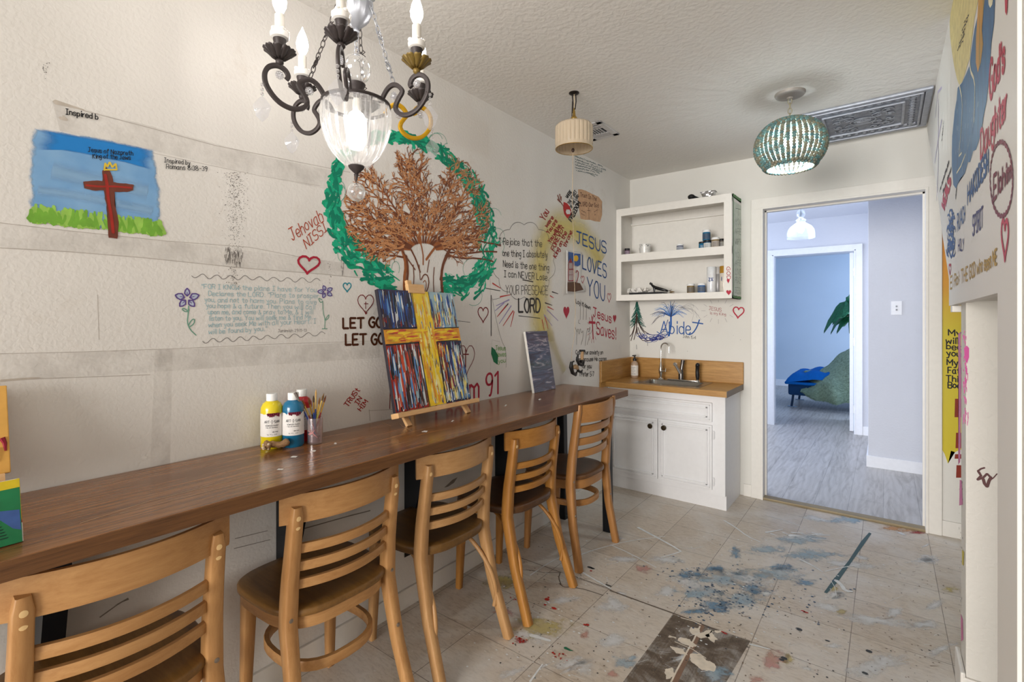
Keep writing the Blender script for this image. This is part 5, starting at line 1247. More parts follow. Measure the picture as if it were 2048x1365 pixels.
for k in range(13):
    x = gx0+.06+(gx1-gx0-.12)*k/12
    for y, s_ in ((gy0+.075, 1), (gy1-.075, -1)):
        m.lathe([(.016, zt-.006), (.013, zt-.013), (.003, zt-.017)], c=(x, y, 0), seg=6)
    y = gy0+.06+(gy1-gy0-.12)*k/12
    for x2 in (gx0+.075, gx1-.075): m.lathe([(.016, zt-.006), (.013, zt-.013), (.003, zt-.017)], c=(x2, y, 0), seg=6)
m.build('egg_moulding', M_tin, t, True)
m = MB(); gcx, gcy = (gx0+gx1)/2, (gy0+gy1)/2; zz = zt-.010
for s1 in (-1, 1):
    for s2 in (-1, 1):
        for j, (ax_, ay_, r_) in enumerate(((.07, .06, .04), (.11, .11, .03), (.05, .13, .028), (.12, .04, .022))):
            m.tube([(gcx+s1*(ax_+r_*(1-k/22)*math.cos(k*.45)), gcy+s2*(ay_+r_*(1-k/22)*math.sin(k*.45)), zz) for k in range(20)], .0035, 6)
for r_ in (.03, .05): m.tube([(gcx+r_*1.2*math.cos(k/32*2*PI), gcy+r_*math.sin(k/32*2*PI), zz) for k in range(32)], .004, 6, closed=True)
for k in range(12): m.tube([(gcx, gcy, zz-.002), (gcx+.045*math.cos(k*PI/6), gcy+.04*math.sin(k*PI/6), zz)], [.006, .002], 6)
m.build('scroll_ornament', M_tin, t, True)
# small register
t = thing('ceiling_register', 'small white metal air register on the ceiling behind the fluted pendant', 'vent', (0, 0, 0))
rx0, rx1, ry0, ry1 = .185, .372, 2.565, 2.825; m = MB(); M_reg = plain((208, 206, 206), .4, .3)
m.box((rx0, ry0, CEIL-.007), (rx1, ry0+.036, CEIL), .003); m.box((rx0, ry1-.036, CEIL-.007), (rx1, ry1, CEIL), .003); m.box((rx0, ry0, CEIL-.007), (rx0+.036, ry1, CEIL), .003); m.box((rx1-.036, ry0, CEIL-.007), (rx1, ry1, CEIL), .003); m.box((rx0+.03, ry0+.085, CEIL-.007), (rx1-.03, ry0+.095, CEIL), .002); m.box((rx0+.03, ry1-.085, CEIL-.007), (rx1-.03, ry1-.075, CEIL), .002); m.build('frame', M_reg, t)
MB().box((rx0+.03, ry0+.03, CEIL-.002), (rx1-.03, ry1-.03, CEIL-.0005)).build('dark_duct_plate', plain((26, 26, 28), .8), t)  # near-black plate, the shade inside the duct put into its colour
for k in range(6):
    y = ry0+.105+.0135*k; x_ = rx0+.05+.018*k; m = MB(); m.box((rx0+.045+.017*k, ry0+.096, CEIL-.008), (rx0+.050+.017*k, ry1-.086, CEIL-.002)); m.build('louvre', M_reg, t)
for y in (ry0+.050, ry0+.066, ry1-.068, ry1-.052): m = MB(); m.box((rx0+.036, y, CEIL-.008), (rx1-.036, y+.006, CEIL-.002)); m.build('louvre', M_reg, t)
#NEXT
# ================================================================== CHANDELIER
kx, ky = .467, .857
t = thing('chandelier', 'wrought iron six arm candle chandelier with glass bowl and crystals', 'chandelier', (kx, ky, 0))
M_iron = plain((62, 55, 54), .5, .35, .4, name='dark_iron', var=.1); M_hub = plain((150, 152, 158), .4, .5, name='grey_metal'); M_goldp = plain((206, 158, 20), .4, .2, name='gold_paint'); M_olive = plain((118, 96, 44), .45, .3)
M_crys = glass((.95, .95, .97), .62, .02, 'crystal', milk=.10); M_clear = glass((.965, .96, .955), .62, .06, 'bowl_glass', milk=.20)
M_cand = plain((222, 216, 206), .5); M_waxc = plain((236, 232, 226), .3, 0, .5)
MB().lathe([(.001, 2.094), (.007, 2.096), (.009, 2.102), (.006, 2.108), (.012, 2.112), (.034, 2.135), (.046, 2.165), (.046, 2.185), (.040, 2.20), (.052, 2.206), (.052, 2.212), (.018, 2.222), (.012, 2.27), (.010, CEIL-.02), (.055, CEIL-.016), (.060, CEIL)], seg=32, flute=.03, fn=16).build('hub', M_hub, t, True)
front = Vector((CX-kx, -ky, 0)).normalized(); right = Vector((-front.y, front.x, 0))
def adir(phi): q = math.radians(phi); return front*math.cos(q)+right*math.sin(q)
arm = [(.088, 1.886), (.100, 1.905), (.113, 1.918), (.129, 1.923), (.146, 1.916), (.158, 1.900), (.148, 1.884), (.138, 1.868), (.137, 1.853), (.150, 1.839), (.173, 1.832), (.200, 1.838), (.222, 1.855), (.238, 1.880), (.241, 1.905), (.233, 1.924), (.218, 1.934), (.203, 1.935), (.190, 1.928), (.184, 1.915), (.188, 1.906)]
def cr(pts, n=4):
    out = []
    for k in range(len(pts)-1):
        p0, p1, p2, p3 = [Vector(pts[max(0, min(len(pts)-1, k+q))]) for q in (-1, 0, 1, 2)]
        for j in range(n): s_ = j/n; out.append(.5*((2*p1)+(p2-p0)*s_+(2*p0-5*p1+4*p2-p3)*s_*s_+(3*p1-p0-3*p2+p3)*s_**3))
    return out+[Vector(pts[-1])]
finea = cr(arm)
def crystal_drop(m, p, L=.075, W=.024, axis=None):
    p = Vector(p); ax = axis or right
    out = [(0, 0), (.35, .10), (1, .38), (.92, .52), (.78, .62), (.62, .80), (.2, .95), (0, 1)]
    f = ax.cross(Vector((0, 0, 1))).normalized()*.006
    ring = [p+ax*W*a_+Vector((0, 0, -L*b_)) for a_, b_ in out]+[p-ax*W*a_+Vector((0, 0, -L*b_)) for a_, b_ in out[-2:0:-1]]
    c = p+Vector((0, 0, -L*.5)); vs = [m.v(q) for q in ring]; c1, c2 = m.v(c+f), m.v(c-f)
    for k in range(len(vs)): m.face([vs[k], vs[(k+1) % len(vs)], c1]); m.face([vs[(k+1) % len(vs)], vs[k], c2])
for j, phi in enumerate((-10, -70, -130, 50, 110, 170)):
    d = adir(phi); side = d.cross(Vector((0, 0, 1))); W3 = lambda r, z: d*r+Vector((0, 0, z))
    m = MB(); m.tube([W3(p.x, p.y) for p in finea], 1, flat=(.0120, .009, tuple(side)))
    for k in (52, 30): m.sphere(W3(finea[k].x, finea[k].y)*1.0, .0062, seg=8, rings=6)
    arm_o = m.build('arm', M_goldp if phi == 110 else M_iron, t, True, 60)
    if phi == -10: arm_o['label'] = 'arm nearest the camera'
    if phi == 110: arm_o['label'] = 'arm painted gold'
    # petal cup
    c = W3(.205, 0); m = MB(); m.lathe([(.004, 1.936), (.010, 1.944), (.010, 1.95), (.006, 1.955)], c=c, seg=14)
    for k in range(10):
        a_ = 2*PI*k/10; rad = Vector((math.cos(a_), math.sin(a_), 0)); tg = Vector((-math.sin(a_), math.cos(a_), 0)); prev = None
        for r_, z_, w_ in ((.006, 1.953, .003), (.018, 1.958, .0065), (.028, 1.968, .0105), (.036, 1.975, .0105), (.040, 1.977, .005)):
            row = [m.v(c+rad*r_+tg*w_*s_+Vector((0, 0, z_+(.002 if s_ else 0)))) for s_ in (-1, 0, 1)]
            if prev: m.face([prev[0], prev[1], row[1], row[0]]); m.face([prev[1], prev[2], row[2], row[1]])
            prev = row
    pc = m.build('petal_cup', M_olive if phi == 50 else M_iron, t, True, 60); md = pc.modifiers.new('solid', 'SOLIDIFY'); md.thickness = .0016
    MB().lathe([(.005, 1.955), (.011, 1.960), (.014, 1.972), (.010, 1.980), (.013, 1.990), (.0165, 2.004), (.0165, 2.008), (.012, 2.008)], c=c, seg=20).build('candle_socket', M_iron, t, True)
    if phi != 170:
        m = MB(); m.lathe([(.012, 2.004), (.022, 2.010), (.024, 2.020), (.021, 2.028), (.013, 2.032)], c=c, seg=20)
        for k in range(5): a_ = k*1.3+j; m.sphere(c+Vector((.018*math.cos(a_), .018*math.sin(a_), 2.028)), .007, 1, 1, .8, 8, 6)
        m.build('wax_collar', M_waxc, t, True)
        MB().lathe([(.0125, 2.028), (.0125, 2.070), (.009, 2.072), (.009, 2.076)], c=c, seg=18).build('candle_sleeve', M_cand, t, True)
        MB().lathe([(.006, 2.072), (.010, 2.080), (.0165, 2.095), (.0175, 2.108), (.014, 2.125), (.008, 2.142), (.003, 2.152), (.0008, 2.160)], c=c, seg=20).build('bulb', emis((1, .95, .90), BULB), t, True)
    for r_, z_ in ((.205, 1.912), (.130, 1.892)):
        cc = W3(r_, z_); m = MB()
        for k in range(8): a_ = 2*PI*k/8; m.sphere(cc+d*math.cos(a_)*.007+Vector((0, 0, math.sin(a_)*.007)), .0048, seg=6, rings=5)
        m.sphere(cc, .0055, seg=8, rings=6)
        m.build('crystal_rosette', M_crys, t, True, 30)
    e_ = W3(.247, 1.885); m = MB(); crystal_drop(m, e_+Vector((0, 0, -.038)), .068, .022, right)
    for k in range(3): m.sphere(e_+Vector((0, 0, -.010-.012*k)), .0048, seg=6, rings=5)
    m.build('crystal_drop', M_crys, t)
    if j in (1, 3, 5):   # chains from the hub
        a0 = d*.047+Vector((0, 0, 2.178)); b0 = W3(.129, 1.926); m = MB(); link_chain(m, a0, b0, 13, .0062, .0013)
        ax = (b0-a0)
        for k_ in (.42, .80): 
            for s_ in (-1, 1): m.tube([a0+ax*(k_+.022*q)+side*s_*(.008+.004*math.cos(q*PI)) for q in range(-3, 4)], .0018, 5)
        m.build('hanging_chain', M_hub if j == 3 else M_iron, t, True)
m = MB(); link_chain(m, (0, 0, 2.094), (0, 0, 2.035), 3, .007, .0016); m.build('centre_chain', M_hub, t, True)
MB().sphere((0, 0, 1.992), .042, seg=32, rings=20).build('glass_ball', glass((.97, .97, .97), .5, .02, 'glass_ball', milk=.10), t, True)
MB().lathe([(.006, 1.905), (.010, 1.925), (.022, 1.938), (.026, 1.948), (.024, 1.950), (.010, 1.942)], seg=20).build('ball_cup', M_iron, t, True)
# bowl
MB().tube([(.0935*math.cos(k/48*2*PI), .0935*math.sin(k/48*2*PI), 1.888) for k in range(48)], 1, closed=True, flat=(.007, .009, (0, 0, 1))).build('bowl_ring', M_iron, t, True)
m = MB()
for k in range(3): a_ = k*2*PI/3+.5; m.tube([(.09*math.cos(a_), .09*math.sin(a_), 1.888), (.006*math.cos(a_), .006*math.sin(a_), 1.905)], .003, 6)
m.build('spider_bracket', M_iron, t, True)
m = MB(); bp = [(.090, 1.886), (.094, 1.870), (.0945, 1.845), (.091, 1.815), (.083, 1.785), (.069, 1.755), (.050, 1.730), (.030, 1.714), (.014, 1.707)]
m.lathe(cr(bp, 2) and [(p.x, p.y) for p in cr(bp, 2)], seg=144, flute=.06, fn=22, cap=False); bo = m.build('fluted_glass_bowl', M_clear, t, True, 80)
m = MB(); m.lathe([(.001, 1.758), (.018, 1.762), (.027, 1.780), (.029, 1.80), (.028, 1.845), (.020, 1.862), (.010, 1.87)], seg=24); m.build('bowl_bulb', emis((1, .95, .90), 9), t, True)
MB().lathe([(.010, 1.868), (.012, 1.905), (.005, 1.908)], seg=16).build('bulb_socket', M_cand, t, True)
MB().lathe([(.001, 1.668), (.003, 1.672), (.004, 1.680), (.007, 1.686), (.005, 1.690), (.012, 1.696), (.020, 1.704), (.023, 1.710), (.022, 1.713), (.004, 1.712)], seg=28).build('finial', M_iron, t, True)
m = MB(); m.tube([(.003*math.cos(q), 0, 1.664+.004*math.sin(q)) for q in [k*PI/4 for k in range(8)]], .0009, 5, closed=True); m.build('finial_ring', M_iron, t, True)
MB().sphere((0, 0, 1.636), .0262, seg=28, rings=18).build('crystal_ball', glass((.93, .93, .92), .45, .02, 'crystal_ball', milk=.22), t, True)
#NEXT
# ================================================================== PAINTINGS AND WRITING ON THE WALLS
def sweep2(ink, pts, w, sm=2):
    q = [Vector(ink.f.to2(*p)) for p in pts]
    for _ in range(sm):
        z = [q[0]]
        for a_, b_ in zip(q, q[1:]): z += [a_*.75+b_*.25, a_*.25+b_*.75]
        q = z+[q[-1]]
    n_ = len(q); rows = []
    for k, p in enumerate(q):
        t = (q[min(k+1, n_-1)]-q[max(k-1, 0)]).normalized(); nn = Vector((-t.y, t.x)); rows.append([ink.m.v(ink.f.to3(*(p+nn*w*s), ink.off)) for s in (-.5, 0, .5)])
    for k in range(n_-1):
        x0 = 0 if k == 0 else 1; x1 = 0 if k == n_-2 else 1
        ink.m.face([rows[k][0], rows[k][1], rows[k+1][1], rows[k+1][0]], [0, x0, x1, 0]); ink.m.face([rows[k][1], rows[k][2], rows[k+1][2], rows[k+1][1]], [x0, 0, 0, x1])
def wavy(ink, a, b, amp, n, w, k=6):
    N_ = n*k; return ink.line([(a[0]+(b[0]-a[0])*q/N_, a[1]+(b[1]-a[1])*q/N_+amp*math.sin(2*PI*q/k)*rnd.uniform(.7, 1.1)) for q in range(N_+1)], w, 1)
def scribble(ink, a, b, h, w, dens=1.4):
    n_ = int(math.hypot(b[0]-a[0], b[1]-a[1])*dens); pts = []
    for q in range(n_):
        if rnd.random() < .12:
            if len(pts) > 2: ink.line(pts, w)
            pts = []; continue
        k = q/n_; pts.append((a[0]+(b[0]-a[0])*k+rnd.uniform(-.4, .4), a[1]+(b[1]-a[1])*k-rnd.uniform(0, h)))
    if len(pts) > 2: ink.line(pts, w)
# ---- blue sky cross painting
i = Ink(LW, .0006); sky = [(62, 250), (110, 257), (165, 268), (215, 277), (262, 286), (312, 298), (320, 340), (326, 400), (328, 440), (322, 470), (270, 468), (200, 462), (120, 450), (60, 440), (52, 410), (50, 370), (52, 320), (58, 285)]
i.fill(sky, True, .80); i.build('sky_painting', soft((112, 160, 206), 22, 1.0, 1, .15, .6, col2=(130, 174, 214), name='sky_paint'), wl, 'painting of a brown cross against blue sky and green grass')
i = Ink(LW, .0009); i.fill([(64, 252), (165, 269), (262, 287), (313, 299), (316, 345), (262, 330), (180, 312), (110, 300), (62, 300)], True, .6); i.build('deep_blue_sky', soft((16, 128, 206), 12, 1.2, .95, .15, .9, stretch=(1, .35, 1.4), name='deep_sky_paint'), wl)
i = Ink(LW, .0010); sweep2(i, [(100, 340), (180, 360), (300, 385)], .10); sweep2(i, [(70, 380), (180, 395), (310, 425)], .06); i.build('pale_sky_stroke', soft((150, 190, 224), 14, .6, .7, .35, 1.0, stretch=(1, .3, 1), name='pale_sky_paint'), wl)
for nm, col, off, cnt in (('grass_stroke', (150, 196, 84), .0012, 150), ('dark_grass_stroke', (116, 172, 56), .0014, 60)):
    i = Ink(LW, off)
    for _ in range(cnt):
        k = rnd.random(); a_ = 56+(322-56)*k; b_ = 440+28*k; h_ = rnd.uniform(14, 34)*(1-.15*k); lean = rnd.uniform(-8, 8); i.line([(a_-lean, b_+rnd.uniform(-6, 4)), (a_+2, b_-h_*.5), (a_+lean*.6, b_-h_)], rnd.uniform(.007, .014), 1, .5)
    i.build(nm, plain(col, .5, var=.15), wl)
i = Ink(LW, .0018); i.fill([(204, 342), (212, 335), (220, 343), (226, 365), (229, 400), (236, 440), (234, 478), (217, 476), (214, 430), (208, 385)], rough=.06); i.off = .00195; i.fill([(166, 364), (200, 362), (240, 367), (267, 370), (266, 381), (228, 384), (190, 382), (168, 377)], rough=.06); i.build('brown_cross', P(112, 58, 44), wl)
i = Ink(LW, .0022); i.line([(210, 350), (214, 372), (216, 400), (222, 430), (226, 466)], .007, 1).line([(214, 380), (220, 420), (224, 440)], .005, 1).line([(172, 371), (200, 374), (225, 373), (262, 376)], .005, 1); i.build('red_cross_stroke', P(160, 44, 34), wl)
i = Ink(LW, .0024); i.line([(208, 341), (210, 327), (214, 334), (219, 325), (224, 335), (231, 328), (233, 340), (210, 340)], .004).build('yellow_crown', P(222, 190, 60), wl)
i = Ink(LW, .0026)
i.text('Inspired b', (131, 229), (196, 240), 11, .0022).text('Jesus of Nazareth', (176, 304), (266, 312), 9, .0015).text('King of the Jews', (185, 317), (261, 320), 9, .0015).text('Inspired by', (328, 325), (380, 331), 9, .0015).text('Romans 8:38-39', (332, 338), (414, 343), 9.5, .0016)
i.build('black_caption', K_black, wl, 'black handwritten captions around the cross painting')
i = Ink(LW, .001); i.text('Jehovah', (585, 482), (648, 441), 24, .0032, up=(-.35, -.94)).text('NISSI', (613, 499), (655, 460), 20, .0032, up=(-.35, -.94)); i.build('jehovah_nissi_lettering', P(176, 66, 34), wl, 'rust coloured Jehovah NISSI')
i = Ink(LW, .001); i.heart(617, 528, 46, 36, .0085, rot=.12, shear=-.08); i.build('red_heart', K_red, wl, 'red outlined heart left of the tree')
# verse block
i = Ink(LW, .0008); wavy(i, (383, 552), (640, 562), 5, 9, .0016); wavy(i, (405, 683), (650, 668), 5, 9, .0016); i.build('wavy_border', K_pencil, wl, 'thin wavy lines above and below the verse')
i = Ink(LW, .0009)
for s_, a_, b_ in (('"FOR I KNOW the plans I have for You', (402, 578), (633, 585)), ('Declares the LORD. "Plans to prosper', (417, 592), (638, 597)), ('you, and not to harm you. Plans to give', (409, 604), (633, 609)), ('you hope & a future. Then you will call', (412, 616), (630, 619)),
                   ('upon me, and come & pray to Me, & I will', (416, 629), (626, 629)), ('listen to you. You will seek me & find Me.', (418, 642), (625, 639)), ('when you seek Me with all your Heart. I', (417, 655), (632, 647)), ('will be found by you."', (417, 669), (534, 662))): i.text(s_, a_, b_, 9.5, .0016)
i.build('verse_lettering', P(150, 186, 194), wl, 'pale teal handwritten verse between two flowers')
i = Ink(LW, .0009); i.text('Jeremiah 29:11-13', (556, 665), (613, 664), 6, .001); i.build('verse_reference', K_pencil, wl)
def flower(cx_, cy_, R_, seed):
    i = Ink(LW, .0010); j = Ink(LW, .0007); st = seed
    for k in range(5):
        a_ = st+2*PI*k/5; d = (math.cos(a_), -math.sin(a_)*.8); pn = (-d[1], d[0]); L = R_
        pts = [(cx_+d[0]*R_*.22, cy_+d[1]*R_*.22), (cx_+d[0]*L*.5+pn[0]*L*.26, cy_+d[1]*L*.5+pn[1]*L*.26), (cx_+d[0]*L*.8+pn[0]*L*.18, cy_+d[1]*L*.8+pn[1]*L*.18), (cx_+d[0]*L, cy_+d[1]*L), (cx_+d[0]*L*.8-pn[0]*L*.18, cy_+d[1]*L*.8-pn[1]*L*.18), (cx_+d[0]*L*.5-pn[0]*L*.26, cy_+d[1]*L*.5-pn[1]*L*.26)]
        i.line(pts+[pts[0]], .0038); j.fill(pts); i.line([pts[0], (cx_+d[0]*L*.6, cy_+d[1]*L*.6)], .002)
    j.build('petal_wash', P(186, 196, 214), wl); i.build('purple_flower', P(98, 78, 142), wl, 'purple outlined flower beside the verse')
flower(374, 597, 25, .31); flower(651, 584, 16, .6)
i = Ink(LW, .0009)
for q in ([(377, 612), (376, 630), (374, 645), (380, 660), (392, 671)], [(375, 622), (366, 616), (364, 620), (372, 625), (378, 620)], [(376, 652), (383, 640), (389, 638), (388, 648), (378, 655)], [(645, 602), (646, 625), (650, 640), (649, 658)], [(644, 600), (636, 596), (640, 606), (645, 604)], [(650, 640), (658, 628), (657, 637), (651, 641)], [(644, 658), (654, 658)]): i.line(q, .003, 1)
i.build('green_stem', P(110, 158, 138), wl)
i = Ink(LW, .001); i.heart(694, 574, 17, 19, .0045).build('teal_heart', P(20, 140, 158), wl, 'small teal outlined heart')
i = Ink(LW, .001); i.heart(731, 606, 34, 40, .0035).line([(731, 604), (731, 618)], .003).line([(728, 608), (736, 608)], .003).line([(730, 622), (731, 629), (734, 626)], .003).line([(781, 752), (780, 785), (779, 818)], .004)
i.heart(933, 716, 34, 62, .004).line([(931, 698), (931, 735)], .006).line([(925, 709), (937, 709)], .006); i.heart(966, 628, 22, 32, .006); i.build('dark_red_heart', K_dred, wl, 'dark red hearts beside the easel')
i = Ink(LW, .001); i.text('LET GOD', (686, 657), (778, 655), 20, .009).text('LET GOD', (691, 691), (782, 688), 21, .009); i.build('let_god_lettering', K_brown, wl, 'brown LET GOD painted twice')
i = Ink(LW, .001); i.text('TRUSt', (695, 815), (720, 781), 10, .0036, up=(-.8, -.58)).text('IN', (716, 811), (724, 797), 9, .0034, up=(-.8, -.58)).text('HIM', (722, 823), (736, 804), 9, .0034, up=(-.8, -.58)); i.build('trust_in_him_lettering', P(168, 40, 36), wl, 'red TRUST IN HIM')
i = Ink(LW, .001); i.text('Psalm 91', (872, 812), (997, 788), 42, .013, 44, jit=.08); i.build('psalm_lettering', K_red, wl, 'large crimson Psalm 91')
i = Ink(LW, .001); i.fill([(983, 694), (990, 700), (996, 712), (995, 730), (987, 724), (982, 708)]); i.build('green_leaf', P(20, 112, 72), wl)
i = Ink(LW, .0013); i.text('Jesus', (991, 701), (1011, 701), 9, .003).text('loves', (994, 714), (1012, 713), 9, .003).text('you', (996, 727), (1011, 725), 9, .003); i.build('jesus_loves_you_lettering', P(92, 160, 52), wl, 'green Jesus loves you with a leaf')
# ---- yellow wash
i = Ink(LW, .0003); sweep2(i, [(1084, 690), (1078, 600), (1080, 520), (1092, 470), (1120, 450), (1155, 462), (1185, 490), (1200, 530)], .36); i.build('yellow_wash', soft((228, 208, 112), 5, .5, .72, .05, 1.15, name='yellow_wash_paint'), wl, 'soft yellow arch brushed on the wall')
i = Ink(LW, .00035); sweep2(i, [(1092, 640), (1110, 700), (1130, 745)], .12); i.build('yellow_wash', soft((228, 212, 140), 5, .9, .35, .2, .9, name='yellow_wash_pale'), wl)
# ---- cloud verse
i = Ink(LW, .0008)
cen, RX, RY, nb = (1048, 522), 58, 72, 12; pts = []
for k in range(nb):
    a0, a1 = 2*PI*k/nb, 2*PI*(k+1)/nb; p0 = (cen[0]+RX*math.cos(a0), cen[1]+RY*math.sin(a0)); p1 = (cen[0]+RX*math.cos(a1), cen[1]+RY*math.sin(a1))
    for q in range(8): s_ = q/8; b_ = math.sin(PI*s_)*.14; x = p0[0]*(1-s_)+p1[0]*s_; y = p0[1]*(1-s_)+p1[1]*s_; pts.append((cen[0]+(x-cen[0])*(1+b_), cen[1]+(y-cen[1])*(1+b_)))
i.line(pts+[pts[0]], .0028); i.line([(984, 596), (992, 640), (1002, 680), (1012, 700), (1012, 735)], .0018, 1).line([(1001, 596), (985, 600)], .002).build('cloud_outline', K_pencil, wl, 'thin cloud outline around the verse')
i = Ink(LW, .0010)
for s_, a_, b_, h_, w_ in (('I Rejoice that the', (998, 489), (1084, 494), 13, .0042), ('one thing I absolutely', (1005, 513), (1095, 516), 13, .0042), ('Need is the one thing', (1006, 534), (1098, 542), 13, .0042), ('I can NEVER Lose.', (1008, 554), (1097, 562), 13, .0042), ('YOUR PRESENCE', (1011, 589), (1096, 590), 18, .0034), ('LORD', (1037, 625), (1081, 625), 27, .012)): i.text(s_, a_, b_, h_, w_)
i.line([(1045, 560), (1066, 564)], .006).line([(1037, 632), (1080, 637)], .004).line([(982, 591), (982, 672)], .006).line([(972, 577), (1000, 582)], .004).line([(904, 641), (940, 645)], .002); i.build('cloud_verse_lettering', P(52, 48, 48), wl, 'black verse ending in LORD inside a cloud')
for nm, col, L in (('red_ray', (186, 58, 52), [((985, 567), (1001, 577)), ((1000, 594), (1020, 590)), ((1012, 612), (994, 634)), ((1026, 622), (1006, 652)), ((1028, 624), (1021, 654)), ((1100, 592), (1107, 596)), ((1095, 614), (1107, 620)), ((1084, 640), (1088, 660)), ((1090, 634), (1096, 658))]),
                   ('lavender_ray', (158, 146, 186), [((1018, 600), (992, 612)), ((1022, 612), (998, 648)), ((1008, 606), (990, 622)), ((1094, 620), (1116, 642)), ((1088, 630), (1104, 652))]), ('dark_ray', (70, 60, 60), [((1104, 584), (1116, 588)), ((1090, 606), (1104, 611)), ((1016, 608), (996, 632))])):
    i = Ink(LW, .0009)
    for a_, b_ in L: i.line([a_, b_], .008, 0, .5)
    i.build(nm, P(*col), wl)
# ---- rotated red words
i = Ink(LW, .0011); u_ = (-.75, -.66)
for s_, a_, b_, h_ in (('You', (1089, 443), (1098, 424), 14), ('were', (1094, 455), (1108, 436), 8), ('You are', (1098, 469), (1115, 443), 8), ('You will be', (1101, 487), (1121, 453), 8), ('FOREVER', (1108, 503), (1128, 456), 9), ('King on the', (1112, 517), (1134, 466), 8), ('throne.', (1131, 496), (1146, 462), 8)): i.text(s_, a_, b_, h_, .007, up=u_)
i.build('forever_king_lettering', P(150, 38, 36), wl, 'slanted dark red words about the King on the throne')
i = Ink(LW, .0011); i.text('JESUS', (1153, 486), (1213, 508), 23, .011, jit=.1).text('LOVES', (1165, 537), (1213, 557), 27, .011, jit=.1).text('YOU', (1174, 590), (1210, 603), 35, .011, 31, jit=.1); i.build('jesus_loves_you_lettering', P(26, 76, 138), wl, 'large blue JESUS LOVES YOU')
i = Ink(LW, .0011); i.heart(1165, 559, 7, 16, .005).heart(1218, 595, 8, 19, .006).heart(1132.5, 624, 13, 26, .004, True).heart(1229, 637, 7, 17, .004, True)
i.text('Jesus', (1186, 633), (1223, 647), 18, .009, jit=.1).text('Saves!', (1193, 668), (1232, 680), 24, .010, jit=.1); i.line([(1184, 634), (1185, 655), (1186, 678)], .014).line([(1178, 645), (1190, 646)], .018)
for k in range(14): a_ = 2*PI*k/14; i.line([(1185+7*math.cos(a_), 658+20*math.sin(a_)), (1185+11*math.cos(a_), 658+29*math.sin(a_))], .003)
i.build('jesus_saves_lettering', K_red, wl, 'crimson Jesus Saves! with a cross and hearts')
i = Ink(LW, .0010); i.text('Lay it down', (1151.5, 606), (1181, 620), 8, .005)
i.text('Cast your anxiety on', (1151, 709), (1206, 709), 8, .005).text('Him because He cares', (1152, 723), (1213, 722), 8, .005).text('for you', (1163, 737), (1183, 737), 9, .005).text('1 Peter 5:7', (1158, 753), (1188, 753), 9, .005)
i.build('black_handwriting', P(40, 38, 38), wl, 'small black lines about casting anxiety')
i = Ink(LW, .0009)
for q in ([(1153, 690), (1153, 670), (1156, 655), (1158, 672), (1160, 655), (1163, 668), (1166, 660), (1166, 675), (1162, 690)], [(1170, 692), (1172, 672), (1175, 655), (1177, 668), (1180, 650), (1179, 672), (1174, 690)], [(1154, 665), (1150, 655)], [(1181, 668), (1184, 660)], [(1160, 640), (1161, 600)], [(1166, 640), (1167, 605)], [(1172, 640), (1173, 610)], [(1158, 640), (1156, 646), (1160, 648)]): i.line(q, .004, 1)
i.build('praying_hands_sketch', P(118, 110, 106), wl, 'faint sketch of raised hands')
i = Ink(LW, .0009)
for k in range(7):
    if k < 6: scribble(i, (1150, 314+5.6*k), ((1206, 1212, 1204, 1205, 1200, 1196)[k], (335, 342, 343, 346, 348, 352)[k]), 2.8, .0042, 1.5)
i.line([(1181, 349), (1190, 353)], .004).build('small_upper_handwriting', P(92, 110, 112), wl, 'tiny slanted handwriting high on the wall')
i = Ink(LW, .0008); i.fill([(1156, 379), (1163, 379), (1172, 382), (1184, 388), (1197, 394), (1204, 403), (1203, 416), (1204, 430), (1200, 444), (1190, 443), (1180, 440), (1170, 440), (1161, 438), (1158, 420), (1156, 400)]); i.build('tan_painted_patch', P(202, 160, 124), wl, 'tan patch lettered Trust In The LORD Our God')
i = Ink(LW, .0014); i.text('Trust In The', (1160, 393), (1193, 402), 8, .004).text('LORD Our God', (1161, 412), (1197, 415), 8, .004).line([(1177, 415), (1178, 440)], .003).line([(1174, 421), (1180, 422)], .003)
scribble(i, (1162, 422), (1172, 427), 2, .003); scribble(i, (1162, 429), (1170, 432), 2, .003); scribble(i, (1186, 426), (1196, 420), 2, .003); scribble(i, (1187, 432), (1192, 430), 2, .003); i.build('patch_lettering', P(96, 62, 50), wl)
i = Ink(LW, .0010); i.fill([(1127, 404), (1134, 407), (1139, 413), (1142, 421), (1142, 428), (1135, 438), (1128, 428), (1126, 416)]); i.build('red_lantern_shape', P(178, 38, 36), wl, 'red shape reached by a painted hand')
i = Ink(LW, .0014); i.line([(1133, 424), (1139, 424)], .03).build('white_plus', P(226, 222, 218), wl)
i = Ink(LW, .0012)
for q in ([(1115, 391), (1119, 402), (1124, 409), (1127, 414)], [(1119, 389), (1121, 400)], [(1122, 394), (1122, 402)], [(1115, 399), (1120, 405)]): i.line(q, .012, 0, .5)
i.build('brown_hand', P(134, 72, 56), wl)
i = Ink(LW, .0014); u_ = (-.75, -.66); i.text('FREEDOM', (1143, 444), (1161, 407), 8, .009, up=u_).text('WHERE', (1135, 397), (1144, 384), 6, .006, up=u_).text('THE SPIRIT', (1139, 410), (1154, 384), 6, .005, up=u_).text('OF THE LORD', (1143, 417), (1158, 392), 5, .005, up=u_).build('freedom_lettering', K_black, wl, 'slanted black FREEDOM')
